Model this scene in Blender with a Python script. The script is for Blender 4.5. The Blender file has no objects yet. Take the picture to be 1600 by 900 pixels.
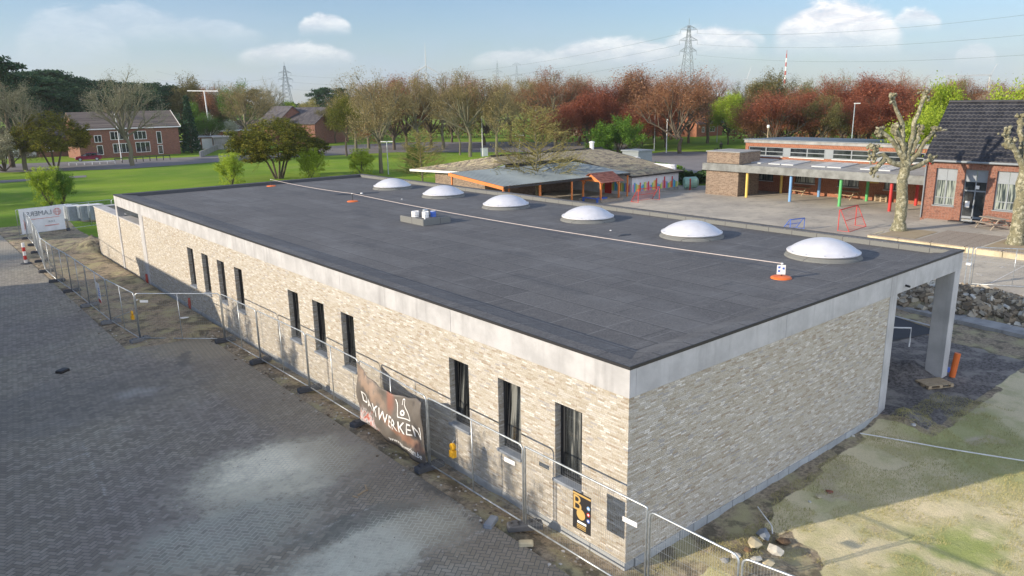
import bpy, bmesh, math, random
import numpy as np
from mathutils import Vector, Matrix
random.seed(7); RNG = np.random.default_rng(7)
scene = bpy.context.scene
COL = scene.collection
rad = math.radians

# ------------------------------------------------------------------ camera
CF, CYAW, CPITCH, CROLL = 1171.0, rad(50.12), rad(14.08), rad(-0.955)
CPOS = Vector((-10.44, -9.0, 9.5))
fw = Vector((math.cos(CYAW)*math.cos(CPITCH), math.sin(CYAW)*math.cos(CPITCH), -math.sin(CPITCH)))
rt = Vector((math.sin(CYAW), -math.cos(CYAW), 0)); up = rt.cross(fw)
_c, _s = math.cos(CROLL), math.sin(CROLL)
rt, up = (_c*rt + _s*up), (-_s*rt + _c*up)
cam = bpy.data.cameras.new("camera"); camo = bpy.data.objects.new("camera", cam); COL.objects.link(camo)
cam.sensor_width = 36; cam.lens = CF/1600*36; cam.clip_start = 0.1; cam.clip_end = 20000
mw = Matrix((rt, up, -fw)).transposed().to_4x4(); mw.translation = CPOS
camo.matrix_world = mw; scene.camera = camo

# ------------------------------------------------------------------ sun and sky
SUN_AZ_TRAVEL, SUN_EL = rad(-20.0), rad(18.0)
sd = Vector((-math.cos(SUN_AZ_TRAVEL)*math.cos(SUN_EL), -math.sin(SUN_AZ_TRAVEL)*math.cos(SUN_EL), math.sin(SUN_EL)))  # towards the sun
sl = bpy.data.lights.new("sun", 'SUN'); sl.energy = 3.8; sl.angle = rad(0.6); sl.color = (1.0, 0.86, 0.68)
so = bpy.data.objects.new("sun", sl); COL.objects.link(so)
so.rotation_euler = sd.to_track_quat('Z', 'Y').to_euler()
world = bpy.data.worlds.new("World"); scene.world = world; world.use_nodes = True
scene.view_settings.view_transform = 'Standard'; scene.view_settings.look = 'None'
scene.view_settings.gamma = 1; scene.view_settings.use_curve_mapping = False
scene.view_settings.exposure = 0.84
scene.render.engine = 'CYCLES'

ORD = ['first','second','third','fourth','fifth','sixth','seventh','eighth','ninth','tenth','eleventh','twelfth','thirteenth','fourteenth','fifteenth','sixteenth','seventeenth','eighteenth','nineteenth','twentieth']+['%dth' % i for i in range(21, 60)]
HAZE = .00014
# node helper -------------------------------------------------------
class NT:
    def __init__(s, nt): s.nt = nt; s.L = nt.links
    def new(s, t, **k):
        n = s.nt.nodes.new(t)
        for a, b in k.items(): setattr(n, a, b)
        return n
    def put(s, sock, v):
        if v is None: return
        if isinstance(v, bpy.types.NodeSocket): s.L.new(v, sock)
        else:
            if sock.type == 'RGBA' and len(v) == 3: v = (*v, 1)
            sock.default_value = v
    def m(s, op, a, b=None, c=None):
        n = s.new('ShaderNodeMath', operation=op)
        s.put(n.inputs[0], a); s.put(n.inputs[1], b); s.put(n.inputs[2], c)
        return n.outputs[0]
    def clamp(s, a):
        n = s.new('ShaderNodeClamp'); s.put(n.inputs[0], a); return n.outputs[0]
    def mr(s, v, a, b, c=0., d=1., smooth=True):
        n = s.new('ShaderNodeMapRange', interpolation_type='SMOOTHSTEP' if smooth else 'LINEAR')
        for i, q in enumerate((v, a, b, c, d)): s.put(n.inputs[i], q)
        return n.outputs[0]
    def mix(s, f, a, b, mode='MIX'):
        n = s.new('ShaderNodeMix', data_type='RGBA', blend_type=mode)
        s.put(n.inputs[0], f); s.put(n.inputs[6], a); s.put(n.inputs[7], b); return n.outputs[2]
    def noise(s, vec, scale, detail=3, rough=.55, dist=0., color=False):
        n = s.new('ShaderNodeTexNoise'); s.put(n.inputs['Vector'], vec); s.put(n.inputs['Scale'], scale)
        s.put(n.inputs['Detail'], detail); s.put(n.inputs['Roughness'], rough); s.put(n.inputs['Distortion'], dist)
        return n.outputs[1 if color else 0]
    def wn(s, vec, color=False):
        n = s.new('ShaderNodeTexWhiteNoise', noise_dimensions='3D'); s.put(n.inputs[0], vec)
        return n.outputs[1 if color else 0]
    def ramp(s, f, stops, interp='LINEAR'):
        n = s.new('ShaderNodeValToRGB'); cr = n.color_ramp; cr.interpolation = interp
        while len(cr.elements) < len(stops): cr.elements.new(.5)
        for e, (p, c) in zip(cr.elements, stops): e.position = p; e.color = (*c, 1)
        s.put(n.inputs[0], f); return n.outputs[0]
    def xyz(s, v):
        n = s.new('ShaderNodeSeparateXYZ'); s.put(n.inputs[0], v); return n.outputs
    def comb(s, x=0., y=0., z=0.):
        n = s.new('ShaderNodeCombineXYZ'); s.put(n.inputs[0], x); s.put(n.inputs[1], y); s.put(n.inputs[2], z); return n.outputs[0]
    def vm(s, op, a, b=None, sc=None):
        n = s.new('ShaderNodeVectorMath', operation=op); s.put(n.inputs[0], a)
        if b is not None: s.put(n.inputs[1], b)
        if sc is not None: s.put(n.inputs[3], sc)
        return n.outputs[0]
    def obj(s): return s.new('ShaderNodeTexCoord').outputs['Object']
    def world(s): return s.new('ShaderNodeNewGeometry').outputs['Position']
    def island(s): return s.new('ShaderNodeNewGeometry').outputs['Random Per Island']
    def ellipse(s, x, y, cx, cy, rx, ry, ang=0., soft=.5):
        dx = s.m('SUBTRACT', x, cx); dy = s.m('SUBTRACT', y, cy); c, k = math.cos(ang), math.sin(ang)
        u = s.m('DIVIDE', s.m('ADD', s.m('MULTIPLY', dx, c), s.m('MULTIPLY', dy, k)), rx)
        v = s.m('DIVIDE', s.m('SUBTRACT', s.m('MULTIPLY', dy, c), s.m('MULTIPLY', dx, k)), ry)
        d = s.m('SQRT', s.m('ADD', s.m('MULTIPLY', u, u), s.m('MULTIPLY', v, v)))
        return s.mr(d, 1+soft, 1-soft)

def material(name, color=(.5, .5, .5), rough=.8, metal=0., fn=None, bump=None, spec=.5):
    """fn(N) -> colour socket, or (colour, height, strength, distance)"""
    mt = bpy.data.materials.new(name); mt.use_nodes = True
    N = NT(mt.node_tree); b = mt.node_tree.nodes['Principled BSDF']
    b.inputs['Roughness'].default_value = rough; b.inputs['Metallic'].default_value = metal
    b.inputs['Specular IOR Level'].default_value = spec
    h = None
    if fn:
        r = fn(N)
        if isinstance(r, tuple) and not isinstance(r[0], float):
            N.put(b.inputs['Base Color'], r[0])
            if len(r) > 1 and r[1] is not None: h = (r[1], r[2], r[3])
            if len(r) > 4: N.put(b.inputs['Roughness'], r[4])
        else: N.put(b.inputs['Base Color'], r)
    else:
        v = N.noise(N.obj(), 3., 4)
        N.put(b.inputs['Base Color'], N.mix(v, tuple(c*.82 for c in color), tuple(min(1, c*1.15) for c in color)))
    if h:
        bn = N.new('ShaderNodeBump'); N.put(bn.inputs['Height'], h[0]); bn.inputs['Strength'].default_value = h[1]
        bn.inputs['Distance'].default_value = h[2]; N.L.new(bn.outputs[0], b.inputs['Normal'])
    return mt

# sky with clouds ----------------------------------------------------
W = NT(world.node_tree)
bg = world.node_tree.nodes['Background']
sky = W.new('ShaderNodeTexSky', sky_type='NISHITA')
sky.sun_disc = False; sky.sun_elevation = SUN_EL
sky.sun_rotation = math.atan2(sd.x, sd.y)          # rotation is measured from +Y, clockwise towards +X
sky.air_density = 1.1; sky.dust_density = .25; sky.ozone_density = 2.2; sky.altitude = 50
dirv = W.new('ShaderNodeTexCoord').outputs['Generated']
dx, dy, dz = W.xyz(dirv)
# azimuth/elevation of the direction, in degrees, relative to the view yaw (positive = right)
cy, sy = math.cos(CYAW), math.sin(CYAW)
fcomp = W.m('ADD', W.m('MULTIPLY', dx, cy), W.m('MULTIPLY', dy, sy))
rcomp = W.m('SUBTRACT', W.m('MULTIPLY', dx, sy), W.m('MULTIPLY', dy, cy))
az = W.m('MULTIPLY', W.m('ARCTAN2', rcomp, fcomp), 57.2958)
el = W.m('MULTIPLY', W.m('ARCSINE', dz), 57.2958)
cv = W.comb(W.m('MULTIPLY', az, .1), W.m('MULTIPLY', el, .26), 0.)
def azel(px, py):
    d = (fw + rt*((px-800)/CF) + up*((450-py)/CF)).normalized()
    return (math.degrees(math.atan2(d.x*sy-d.y*cy, d.x*cy+d.y*sy)), math.degrees(math.asin(d.z)))
puff = W.noise(cv, 4.5, 9, .68, .5); fine = W.noise(cv, 14., 5, .6)
wob = W.m('SUBTRACT', W.noise(cv, 2.2, 3), .5)
top = None
def cloud(px0, px1, py, h, dens, flat=1.0):
    """cumulus bank between two pixels of the horizon sky: rounded puffy top, flat hazy base"""
    a0, e0 = azel(px0, py); a1, e1 = azel(px1, py); ca, ce = (a0+a1)/2, (e0+e1)/2; ra = abs(a1-a0)/2; re = h/20.4
    u = W.m('DIVIDE', W.m('SUBTRACT', az, ca), ra)
    sl_ = (e1-e0)/(a1-a0)
    v = W.m('SUBTRACT', W.m('SUBTRACT', el, ce), W.m('MULTIPLY', W.m('SUBTRACT', az, ca), sl_))
    env = W.m('SUBTRACT', 1., W.m('MULTIPLY', u, u))               # dome envelope
    topl = W.m('MULTIPLY', W.m('MULTIPLY', env, re), W.m('ADD', .35, W.m('MULTIPLY', puff, 1.5)))
    inside = W.mr(W.m('SUBTRACT', topl, v), -.02*re, .5*re)
    base = W.mr(v, -1.2*re*flat, .35*re)
    edge = W.mr(env, 0., .35)
    return W.m('MULTIPLY', W.m('MULTIPLY', W.m('MULTIPLY', inside, base), edge), dens)
cl = [cloud(1205, 1420, 42, 40, .95), cloud(1390, 1475, 30, 16, .7), cloud(1030, 1190, 66, 26, .7), cloud(850, 1090, 82, 24, .6),
      cloud(730, 900, 92, 16, .4), cloud(15, 205, 56, 42, .2), cloud(75, 300, 34, 26, .22), cloud(150, 420, 50, 20, .2), cloud(462, 552, 38, 16, .6), cloud(365, 560, 84, 18, .5),
      cloud(1490, 1560, 84, 18, .35), cloud(1100, 1200, 58, 12, .5)]
c = cl[0]
for q in cl[1:]: c = W.m('MAXIMUM', c, q)
c = W.m('MULTIPLY', c, W.mr(fine, .3, .62, .8, 1.))
haze = W.m('MULTIPLY', W.mr(el, 11., -1.), W.mr(W.noise(cv, 1.1, 4, .5), .3, .75, .25, .75))
skyc = W.mix(1., sky.outputs[0], (.78, .9, 1.12), 'MULTIPLY')
col1 = W.mix(haze, skyc, (3.6, 4.6, 6.0))
colc = W.mix(W.mr(puff, .3, .7), (6.0, 6.1, 6.6), (10., 9.6, 9.2))
upv = W.noise(dirv, 2.6, 5, .6)                      # unseen broken cloud added overhead and behind the viewer to fill the shade
upm = W.m('MULTIPLY', W.mr(el, 15., 34.), W.mr(upv, .28, .6, .45, 1.))
col2 = W.mix(W.m('MULTIPLY', upm, .3), col1, (6.0, 6.6, 7.8))
bank = W.m('MULTIPLY', W.m('MULTIPLY', W.mr(dy, -.15, -.6), W.mr(el, 36., 20.)), W.mr(W.noise(dirv, 3.2, 5, .6), .25, .55, .6, 1.))   # unseen bright cloud bank added behind the viewer to light shaded walls
col2 = W.mix(bank, col2, (14.5, 15.6, 17.8))
W.L.new(W.mix(c, col2, colc), bg.inputs[0]); bg.inputs[1].default_value = .08

# ------------------------------------------------------------------ object helpers
def ray(px, py): return fw + rt*((px-800)/CF) + up*((450-py)/CF)
def G(px, py, z=0.):
    d = ray(px, py); t = (z-CPOS.z)/d.z; return CPOS + t*d
def far(px, dist):
    """ground point in the direction of image column px at the given horizontal distance"""
    d = ray(px, 160); h = Vector((d.x, d.y, 0)).normalized()*dist; return Vector((CPOS.x+h.x, CPOS.y+h.y, 0))
def height_at(P, py):
    """height over the ground at P of something whose top shows at image row py"""
    lo, hi = -5., 400.
    for _ in range(50):
        mid = (lo+hi)/2; d = Vector((P.x, P.y, mid)) - CPOS; z = d.dot(fw)
        if 450 - CF*d.dot(up)/z < py: hi = mid
        else: lo = mid
    return lo

class MB:
    def __init__(s): s.v = []; s.f = []; s.mi = []; s.M = Matrix.Identity(4)
    def add(s, vs, fs, mi=0):
        o = len(s.v)
        s.v += [tuple(s.M @ Vector(q)) for q in vs]
        s.f += [tuple(i+o for i in f) for f in fs]; s.mi += [mi]*len(fs); return s
    def box(s, x0, y0, z0, x1, y1, z1, mi=0):
        x0, x1 = min(x0, x1), max(x0, x1); y0, y1 = min(y0, y1), max(y0, y1); z0, z1 = min(z0, z1), max(z0, z1)
        return s.add([(x0,y0,z0),(x1,y0,z0),(x1,y1,z0),(x0,y1,z0),(x0,y0,z1),(x1,y0,z1),(x1,y1,z1),(x0,y1,z1)],
                     [(0,3,2,1),(4,5,6,7),(0,1,5,4),(1,2,6,5),(2,3,7,6),(3,0,4,7)], mi)
    def bbox(s, x0, y0, z0, x1, y1, z1, b=.02, mi=0):
        """box with chamfered vertical edges and top"""
        x0, x1 = min(x0, x1), max(x0, x1); y0, y1 = min(y0, y1), max(y0, y1)
        def ring(i, z): return [(x0+i+b,y0+i,z),(x1-i-b,y0+i,z),(x1-i,y0+i+b,z),(x1-i,y1-i-b,z),(x1-i-b,y1-i,z),(x0+i+b,y1-i,z),(x0+i,y1-i-b,z),(x0+i,y0+i+b,z)]
        vs = ring(0, z0)+ring(0, z1-b)+ring(b, z1)
        fs = [tuple(range(7, -1, -1)), tuple(range(16, 24))]
        for k in (0, 8):
            for i in range(8): j = (i+1) % 8; fs.append((k+i, k+j, k+8+j, k+8+i))
        return s.add(vs, fs, mi)
    def tube(s, pts, r, n=6, cap=True, mi=0, r1=None):
        pts = [Vector(q) for q in pts]; vs = []; fs = []; m = len(pts)
        rs = r if isinstance(r, (list, tuple)) else [r + ((r1-r)*i/(m-1) if r1 is not None else 0) for i in range(m)]
        pv = None
        for i, q in enumerate(pts):
            d = (pts[min(i+1, m-1)] - pts[max(i-1, 0)]).normalized()
            if pv is None:
                a = Vector((0, 0, 1)) if abs(d.z) < .9 else Vector((1, 0, 0)); pv = d.cross(a).normalized()
            else: pv = (pv - d*pv.dot(d)).normalized()
            w = d.cross(pv)
            for k in range(n):
                t = 2*math.pi*k/n; vs.append(tuple(q + (pv*math.cos(t) + w*math.sin(t))*rs[i]))
        for i in range(m-1):
            for k in range(n): j = (k+1) % n; fs.append((i*n+k, i*n+j, (i+1)*n+j, (i+1)*n+k))
        if cap: fs += [tuple(range(n-1, -1, -1)), tuple(range((m-1)*n, m*n))]
        return s.add(vs, fs, mi)
    def bar(s, a, b, w, h=None, mi=0):
        """rectangular bar from a to b"""
        a, b = Vector(a), Vector(b); h = h or w; d = (b-a).normalized()
        u = d.cross(Vector((0,0,1)) if abs(d.z) < .95 else Vector((1,0,0))).normalized(); v = u.cross(d)
        vs = []
        for q in (a, b):
            for sx, sz in ((-1,-1),(1,-1),(1,1),(-1,1)): vs.append(tuple(q + u*sx*w/2 + v*sz*h/2))
        return s.add(vs, [(0,3,2,1),(4,5,6,7),(0,1,5,4),(1,2,6,5),(2,3,7,6),(3,0,4,7)], mi)
    def lathe(s, prof, n=24, c=(0,0,0), mi=0):
        vs = []; fs = []; m = len(prof)
        for r, z in prof:
            for k in range(n): t = 2*math.pi*k/n; vs.append((c[0]+r*math.cos(t), c[1]+r*math.sin(t), c[2]+z))
        for i in range(m-1):
            for k in range(n): j = (k+1) % n; fs.append((i*n+k, i*n+j, (i+1)*n+j, (i+1)*n+k))
        fs += [tuple(range(n-1, -1, -1)), tuple(range((m-1)*n, m*n))]
        return s.add(vs, fs, mi)
    def prism(s, poly, z0, z1, mi=0):
        n = len(poly); vs = [(x, y, z0) for x, y in poly]+[(x, y, z1) for x, y in poly]
        fs = [tuple(range(n-1, -1, -1)), tuple(range(n, 2*n))]+[(i, (i+1) % n, n+(i+1) % n, n+i) for i in range(n)]
        return s.add(vs, fs, mi)
    def slab(s, quad, th, mi=0):
        """quad of 4 points (top surface), extruded downwards by th"""
        vs = [tuple(q) for q in quad]+[(q[0], q[1], q[2]-th) for q in quad]
        return s.add(vs, [(0,1,2,3),(7,6,5,4)]+[(i, i+4, (i+1) % 4+4, (i+1) % 4) for i in range(4)], mi)
    def rock(s, c, r, seed=0, flat=.6, mi=0, stretch=(1,1)):
        rn = random.Random(seed); bm = bmesh.new(); bmesh.ops.create_icosphere(bm, subdivisions=1, radius=1)
        a = rn.random()*6.3; ca, sa = math.cos(a), math.sin(a); vs = []
        for v in bm.verts:
            k = r*(.72+.5*rn.random()); x, y, z = v.co.x*k*stretch[0], v.co.y*k*stretch[1], v.co.z*k*flat
            vs.append((c[0]+x*ca-y*sa, c[1]+x*sa+y*ca, c[2]+z))
        fs = [tuple(v.index for v in f.verts) for f in bm.faces]; bm.free(); return s.add(vs, fs, mi)
    def build(s, name, mats, parent=None, smooth=False, loc=None):
        me = bpy.data.meshes.new(name); me.from_pydata(s.v, [], s.f)
        for q in (mats if isinstance(mats, (list, tuple)) else [mats]): me.materials.append(q)
        if any(s.mi): me.polygons.foreach_set('material_index', s.mi)
        if smooth: me.polygons.foreach_set('use_smooth', [True]*len(s.f))
        me.update(); o = bpy.data.objects.new(name, me); COL.objects.link(o)
        if parent: o.parent = parent
        if loc: o.location = loc
        return o

def tag(o, label=None, cat=None, group=None, kind=None):
    if label: o['label'] = label
    if cat: o['category'] = cat
    if group: o['group'] = group
    if kind: o['kind'] = kind
    return o
def thing(name, label, cat, loc=(0,0,0), rz=0., group=None):
    o = bpy.data.objects.new(name, None); COL.objects.link(o); o.location = loc; o.rotation_euler = (0, 0, rz)
    o.empty_display_size = .2
    return tag(o, label, cat, group)
def dup(root, loc=None, rz=None, label=None, group=None, scale=None):
    r = root.copy(); COL.objects.link(r)
    if loc is not None: r.location = loc
    if rz is not None: r.rotation_euler = (0, 0, rz)
    if scale is not None: r.scale = scale
    if label: r['label'] = label
    if group: r['group'] = group
    for ch in list(root.children):
        c_ = ch.copy(); COL.objects.link(c_); c_.parent = r
        for g in list(ch.children):
            d = g.copy(); COL.objects.link(d); d.parent = c_
    return r
def text_mesh(txt, size, name='lettering', mat=None, parent=None, fn=None, extrude=.002, align='CENTER', spacing=1., sub=0):
    """lettering as a thin mesh in the local XY plane, each vertex moved by fn"""
    cu = bpy.data.curves.new('t', 'FONT'); cu.body = txt; cu.size = size; cu.extrude = extrude; cu.align_x = align; cu.align_y = 'CENTER'
    cu.space_character = spacing; cu.resolution_u = 3
    to = bpy.data.objects.new('t', cu); COL.objects.link(to); dg = bpy.context.evaluated_depsgraph_get()
    me = bpy.data.meshes.new_from_object(to.evaluated_get(dg)); bpy.data.objects.remove(to)
    if sub:
        bm = bmesh.new(); bm.from_mesh(me); bmesh.ops.triangulate(bm, faces=bm.faces)
        bmesh.ops.subdivide_edges(bm, edges=[e for e in bm.edges if e.calc_length() > size*.15], cuts=sub); bm.to_mesh(me); bm.free()
    if fn:
        for v in me.vertices: v.co = Vector(fn(*v.co))
    me.name = name; me.materials.clear(); me.materials.append(mat)
    o = bpy.data.objects.new(name, me); COL.objects.link(o)
    if parent: o.parent = parent
    return o

# ------------------------------------------------------------------ materials
def brick_fn(cols, w=.24, h=.062, mortar=(.42, .38, .33), bias_scale=.35, strength=.5, wide=.07, lime=.0, jit=.85):
    def f(N):
        p = N.obj(); x, y, z = N.xyz(p); u = N.m('ADD', x, y)
        zr = N.m('DIVIDE', z, h); row = N.m('FLOOR', zr)
        off = N.wn(N.comb(row, 3.1, 7.7)); uu = N.m('ADD', N.m('DIVIDE', u, w), off)
        colm = N.m('FLOOR', uu); fu = N.m('FRACT', uu); fz = N.m('FRACT', zr)
        r = N.wn(N.comb(colm, row, 1.3))
        big = N.noise(p, bias_scale, 3, .6); mid = N.noise(N.vm('MULTIPLY', p, (1., 1., 2.)), 1.7, 3, .6)
        t = N.clamp(N.m('ADD', N.m('ADD', N.m('MULTIPLY', r, jit), (.85-jit)/2), N.m('ADD', N.m('MULTIPLY', N.m('SUBTRACT', big, .45), .25), N.m('MULTIPLY', N.m('SUBTRACT', mid, .45), .1))))
        n = len(cols); cc = N.ramp(t, [(i/(n-1), c_) for i, c_ in enumerate(cols)])
        if lime:                                     # odd bricks: white-washed, smoky grey and brown ones
            r2 = N.wn(N.comb(colm, row, 9.1)); cc = N.mix(N.mr(r2, .82, .95), cc, (.66,.64,.59)); cc = N.mix(N.mr(r2, .16, .08), cc, (.36,.3,.225)); cc = N.mix(N.mr(r2, .05, .04), cc, (.38,.37,.36))
        tex = N.noise(p, 26., 4, .7)
        cc = N.mix(N.mr(tex, .35, .75), cc, N.mix(1., cc, (.62, .58, .54), 'MULTIPLY'))
        if lime: cc = N.mix(N.m('MULTIPLY', N.mr(N.noise(p, 9., 5, .7), .5, .72), lime), cc, (.62, .6, .56))
        e1 = N.m('MINIMUM', fz, N.m('SUBTRACT', 1., fz)); e2 = N.m('MULTIPLY', N.m('MINIMUM', fu, N.m('SUBTRACT', 1., fu)), w/h)
        e = N.m('MINIMUM', e1, e2); mk = N.mr(e, wide*.6, wide*1.9)
        return (N.mix(mk, mortar, cc), N.m('ADD', mk, N.m('MULTIPLY', tex, .7)), strength, .012)
    return f
M = {}
M['brick'] = material('cream_brick', rough=.9, fn=brick_fn([(.37,.325,.25),(.44,.4,.32),(.48,.445,.37),(.51,.48,.41),(.52,.5,.455),(.57,.555,.51)], .18, .045, (.38,.355,.31), lime=.3, jit=.8))
M['red_brick'] = material('red_brick', rough=.9, fn=brick_fn([(.15,.05,.03),(.24,.085,.05),(.29,.115,.07),(.21,.075,.045)], .22, .075, (.26,.22,.19), strength=.3))
M['orange_brick'] = material('orange_brick', rough=.9, fn=brick_fn([(.24,.07,.03),(.34,.105,.045),(.38,.13,.06)], .22, .075, (.36,.27,.2), strength=.3))
M['brown_brick'] = material('brown_brick', rough=.9, fn=brick_fn([(.13,.09,.06),(.24,.17,.12),(.32,.25,.18)], .22, .075, (.3,.26,.22), strength=.3))

def concrete_fn(base, var=.12, scale=1.2, streak=.25):
    def f(N):
        p = N.obj(); x, y, z = N.xyz(p)
        a = N.noise(p, scale, 5, .6); b_ = N.noise(p, scale*18, 4, .7)
        st = N.noise(N.vm('MULTIPLY', p, (2.5, 2.5, .25)), 1.5, 4, .6)
        c1 = N.mix(N.mr(a, .3, .7), tuple(q*(1-var) for q in base), tuple(min(.9, q*(1+var)) for q in base))
        c1 = N.mix(N.m('MULTIPLY', N.mr(st, .5, .75), streak), c1, tuple(q*.55 for q in base))
        pits = N.mr(N.noise(p, 60., 2, .5), .66, .74)
        return (N.mix(N.m('MULTIPLY', pits, .35), c1, tuple(q*.4 for q in base)), b_, .25, .01)
    return f
M['concrete'] = material('pale_concrete', rough=.85, fn=concrete_fn((.42,.42,.42), .14, 1.2, .45))
M['concrete_dark'] = material('grey_concrete', rough=.9, fn=concrete_fn((.3,.3,.29), .2))
M['plinth'] = material('plinth_block', rough=.95, fn=concrete_fn((.34,.36,.37), .15))
M['stone'] = material('blue_stone', rough=.6, fn=concrete_fn((.24,.27,.31), .15))
M['frame_dark'] = material('anthracite_frame', (.025,.027,.03), .4)
M['frame_grey'] = material('grey_frame', (.22,.25,.28), .45)
M['black'] = material('black_metal', (.02,.02,.022), .5)
M['galv'] = material('galvanised_steel', (.46,.5,.52), .42, .75, fn=lambda N: N.ramp(N.noise(N.obj(), 7., 4), [(.3,(.36,.4,.42)),(.7,(.62,.66,.68))]))
M['wire'] = material('galvanised_wire', (.4,.43,.44), .5, .6)
M['white'] = material('white_paint', (.78,.78,.76), .5)
M['dome'] = material('opal_acrylic', (.6,.61,.65), .3)
M['rooflight'] = material('rooflight_sheet', (.45,.48,.5), .4)
M['red'] = material('red_paint', (.5,.035,.03), .5)
M['maroon'] = material('red_post_paint', (.42,.07,.05), .6)
M['orange'] = material('orange_plastic', (.72,.16,.03), .5)
M['orange_wood'] = material('orange_wood', (.62,.2,.05), .7)
M['wood'] = material('bare_timber', rough=.85, fn=lambda N: N.ramp(N.noise(N.vm('MULTIPLY', N.obj(), (2,14,14)), 2., 4), [(.3,(.3,.22,.13)),(.7,(.5,.4,.27))]))
M['wood_grey'] = material('weathered_timber', rough=.9, fn=lambda N: N.ramp(N.noise(N.vm('MULTIPLY', N.obj(), (2,14,14)), 2., 4), [(.3,(.22,.18,.14)),(.7,(.38,.33,.27))]))
M['blue'] = material('blue_paint', (.06,.14,.5), .5)
M['lightblue'] = material('light_blue_paint', (.18,.36,.62), .5)
M['green'] = material('green_paint', (.1,.42,.14), .5)
M['yellow'] = material('yellow_paint', (.7,.5,.12), .5)
M['rubber'] = material('recycled_rubber', (.07,.075,.085), .85)
M['blockgrey'] = material('concrete_block_foot', (.2,.21,.22), .95)
M['leadgrey'] = material('zinc', (.22,.25,.27), .5); M['canopygrey'] = material('weathered_zinc', rough=.6, fn=concrete_fn((.17,.18,.175), .3, 1.5, .3))
def glass_fn(N):
    p = N.obj(); a = N.noise(p, 1.3, 3, .5)
    return N.ramp(a, [(.35,(.01,.014,.018)),(.7,(.05,.06,.065))])
M['glass'] = material('window_glass', rough=.06, fn=glass_fn, spec=.9)
M['glass_dim'] = material('window_glass_room', rough=.05, fn=lambda N: N.ramp(N.noise(N.vm('MULTIPLY', N.obj(), (1.5, 5., .35)), 1.6, 3, .5), [(.42,(.008,.01,.012)),(.56,(.05,.055,.055)),(.64,(.2,.205,.19))]), spec=.9)
M['glass_light'] = material('curtained_glass', rough=.12, fn=lambda N: N.ramp(N.noise(N.vm('MULTIPLY', N.obj(), (9, 9, .7)), 1., 2), [(.42,(.03,.045,.05)),(.6,(.3,.34,.3))]), spec=.8)

def roof_fn(N):
    p = N.obj(); x, y, z = N.xyz(p)
    # rolls run along y, 1 m wide, about 5 m long, each with its own tone and a dark lap seam
    c0 = N.m('FLOOR', x); fx = N.m('FRACT', x)
    yy = N.m('ADD', N.m('DIVIDE', y, 4.9), N.m('MULTIPLY', N.wn(N.comb(c0, 1., 2.)), 1.)); r0 = N.m('FLOOR', yy); fy = N.m('FRACT', yy)
    tone = N.wn(N.comb(c0, r0, 4.))
    base = N.ramp(tone, [(0.,(.098,.098,.1)),(1.,(.12,.12,.121))])
    gran = N.m('ADD', N.m('MULTIPLY', N.noise(p, 95., 3, .7), .4), N.m('MULTIPLY', N.noise(p, 17., 4, .8), .6)); cloudy = N.noise(N.vm('MULTIPLY', p, (1.,.5,1.)), .55, 5, .65)
    base = N.mix(N.mr(gran, .3, .75), N.mix(1., base, (.45,.45,.47), 'MULTIPLY'), N.mix(1., base, (1.6,1.6,1.56), 'MULTIPLY'))
    base = N.mix(N.m('MULTIPLY', N.mr(cloudy, .48, .68), .5), base, (.16,.165,.17))
    # squares walked in / half-sheets, faint light edges
    qx = N.m('FRACT', N.m('DIVIDE', x, 1.)); qy = N.m('FRACT', N.m('ADD', N.m('DIVIDE', y, 1.25), N.m('MULTIPLY', N.wn(N.comb(c0, 5., 2.)), .2)))
    ln = N.m('MINIMUM', qx, N.m('MULTIPLY', qy, 1.25)); seam = N.mr(ln, .045, .0)
    wear = N.mr(N.noise(p, .4, 2), .4, .6)
    base = N.mix(N.m('MULTIPLY', seam, N.m('ADD', .35, N.m('MULTIPLY', wear, .5))), base, (.24,.245,.25))
    dark = N.mr(fx, .9, .97); base = N.mix(N.m('MULTIPLY', dark, .6), base, (.035,.037,.042))
    d2 = N.mr(fy, .988, .998); base = N.mix(N.m('MULTIPLY', d2, .7), base, (.03,.03,.035))
    patch = N.mr(N.noise(N.vm('MULTIPLY', p, (1., .25, 1.)), .9, 3, .5), .62, .7)
    base = N.mix(N.m('MULTIPLY', patch, .35), base, (.04,.045,.055)); base = N.mix(N.m('MULTIPLY', N.mr(N.noise(p, 3., 6, .75), .5, .75), .45), base, (.2,.2,.195)); base = N.mix(N.m('MULTIPLY', N.mr(N.noise(N.vm('ADD', p, (7.,3.,0.)), 1.1, 6, .7), .55, .7), .4), base, (.05,.05,.055))
    return (base, N.m('ADD', gran, N.m('MULTIPLY', dark, 1.5)), .4, .01)
M['roofing'] = material('bitumen_roofing', rough=.75, fn=roof_fn)
def kerbing(N):
    p = N.obj(); x, y, z = N.xyz(p)
    g = N.noise(p, 60., 3, .7); q = N.m('FRACT', N.m('DIVIDE', N.m('ADD', x, y), 1.0))
    b_ = N.mix(g, (.1,.105,.105), (.22,.225,.21)); return N.mix(N.mr(q, .03, .01), b_, (.04,.04,.045))
M['upstand'] = material('granulated_upstand', rough=.9, fn=kerbing)
M['upstand_shade'] = material('shaded_upstand', rough=.6, fn=lambda N: N.mix(N.noise(N.obj(), 50., 3), (.03,.032,.038), (.07,.075,.085)))

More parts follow.
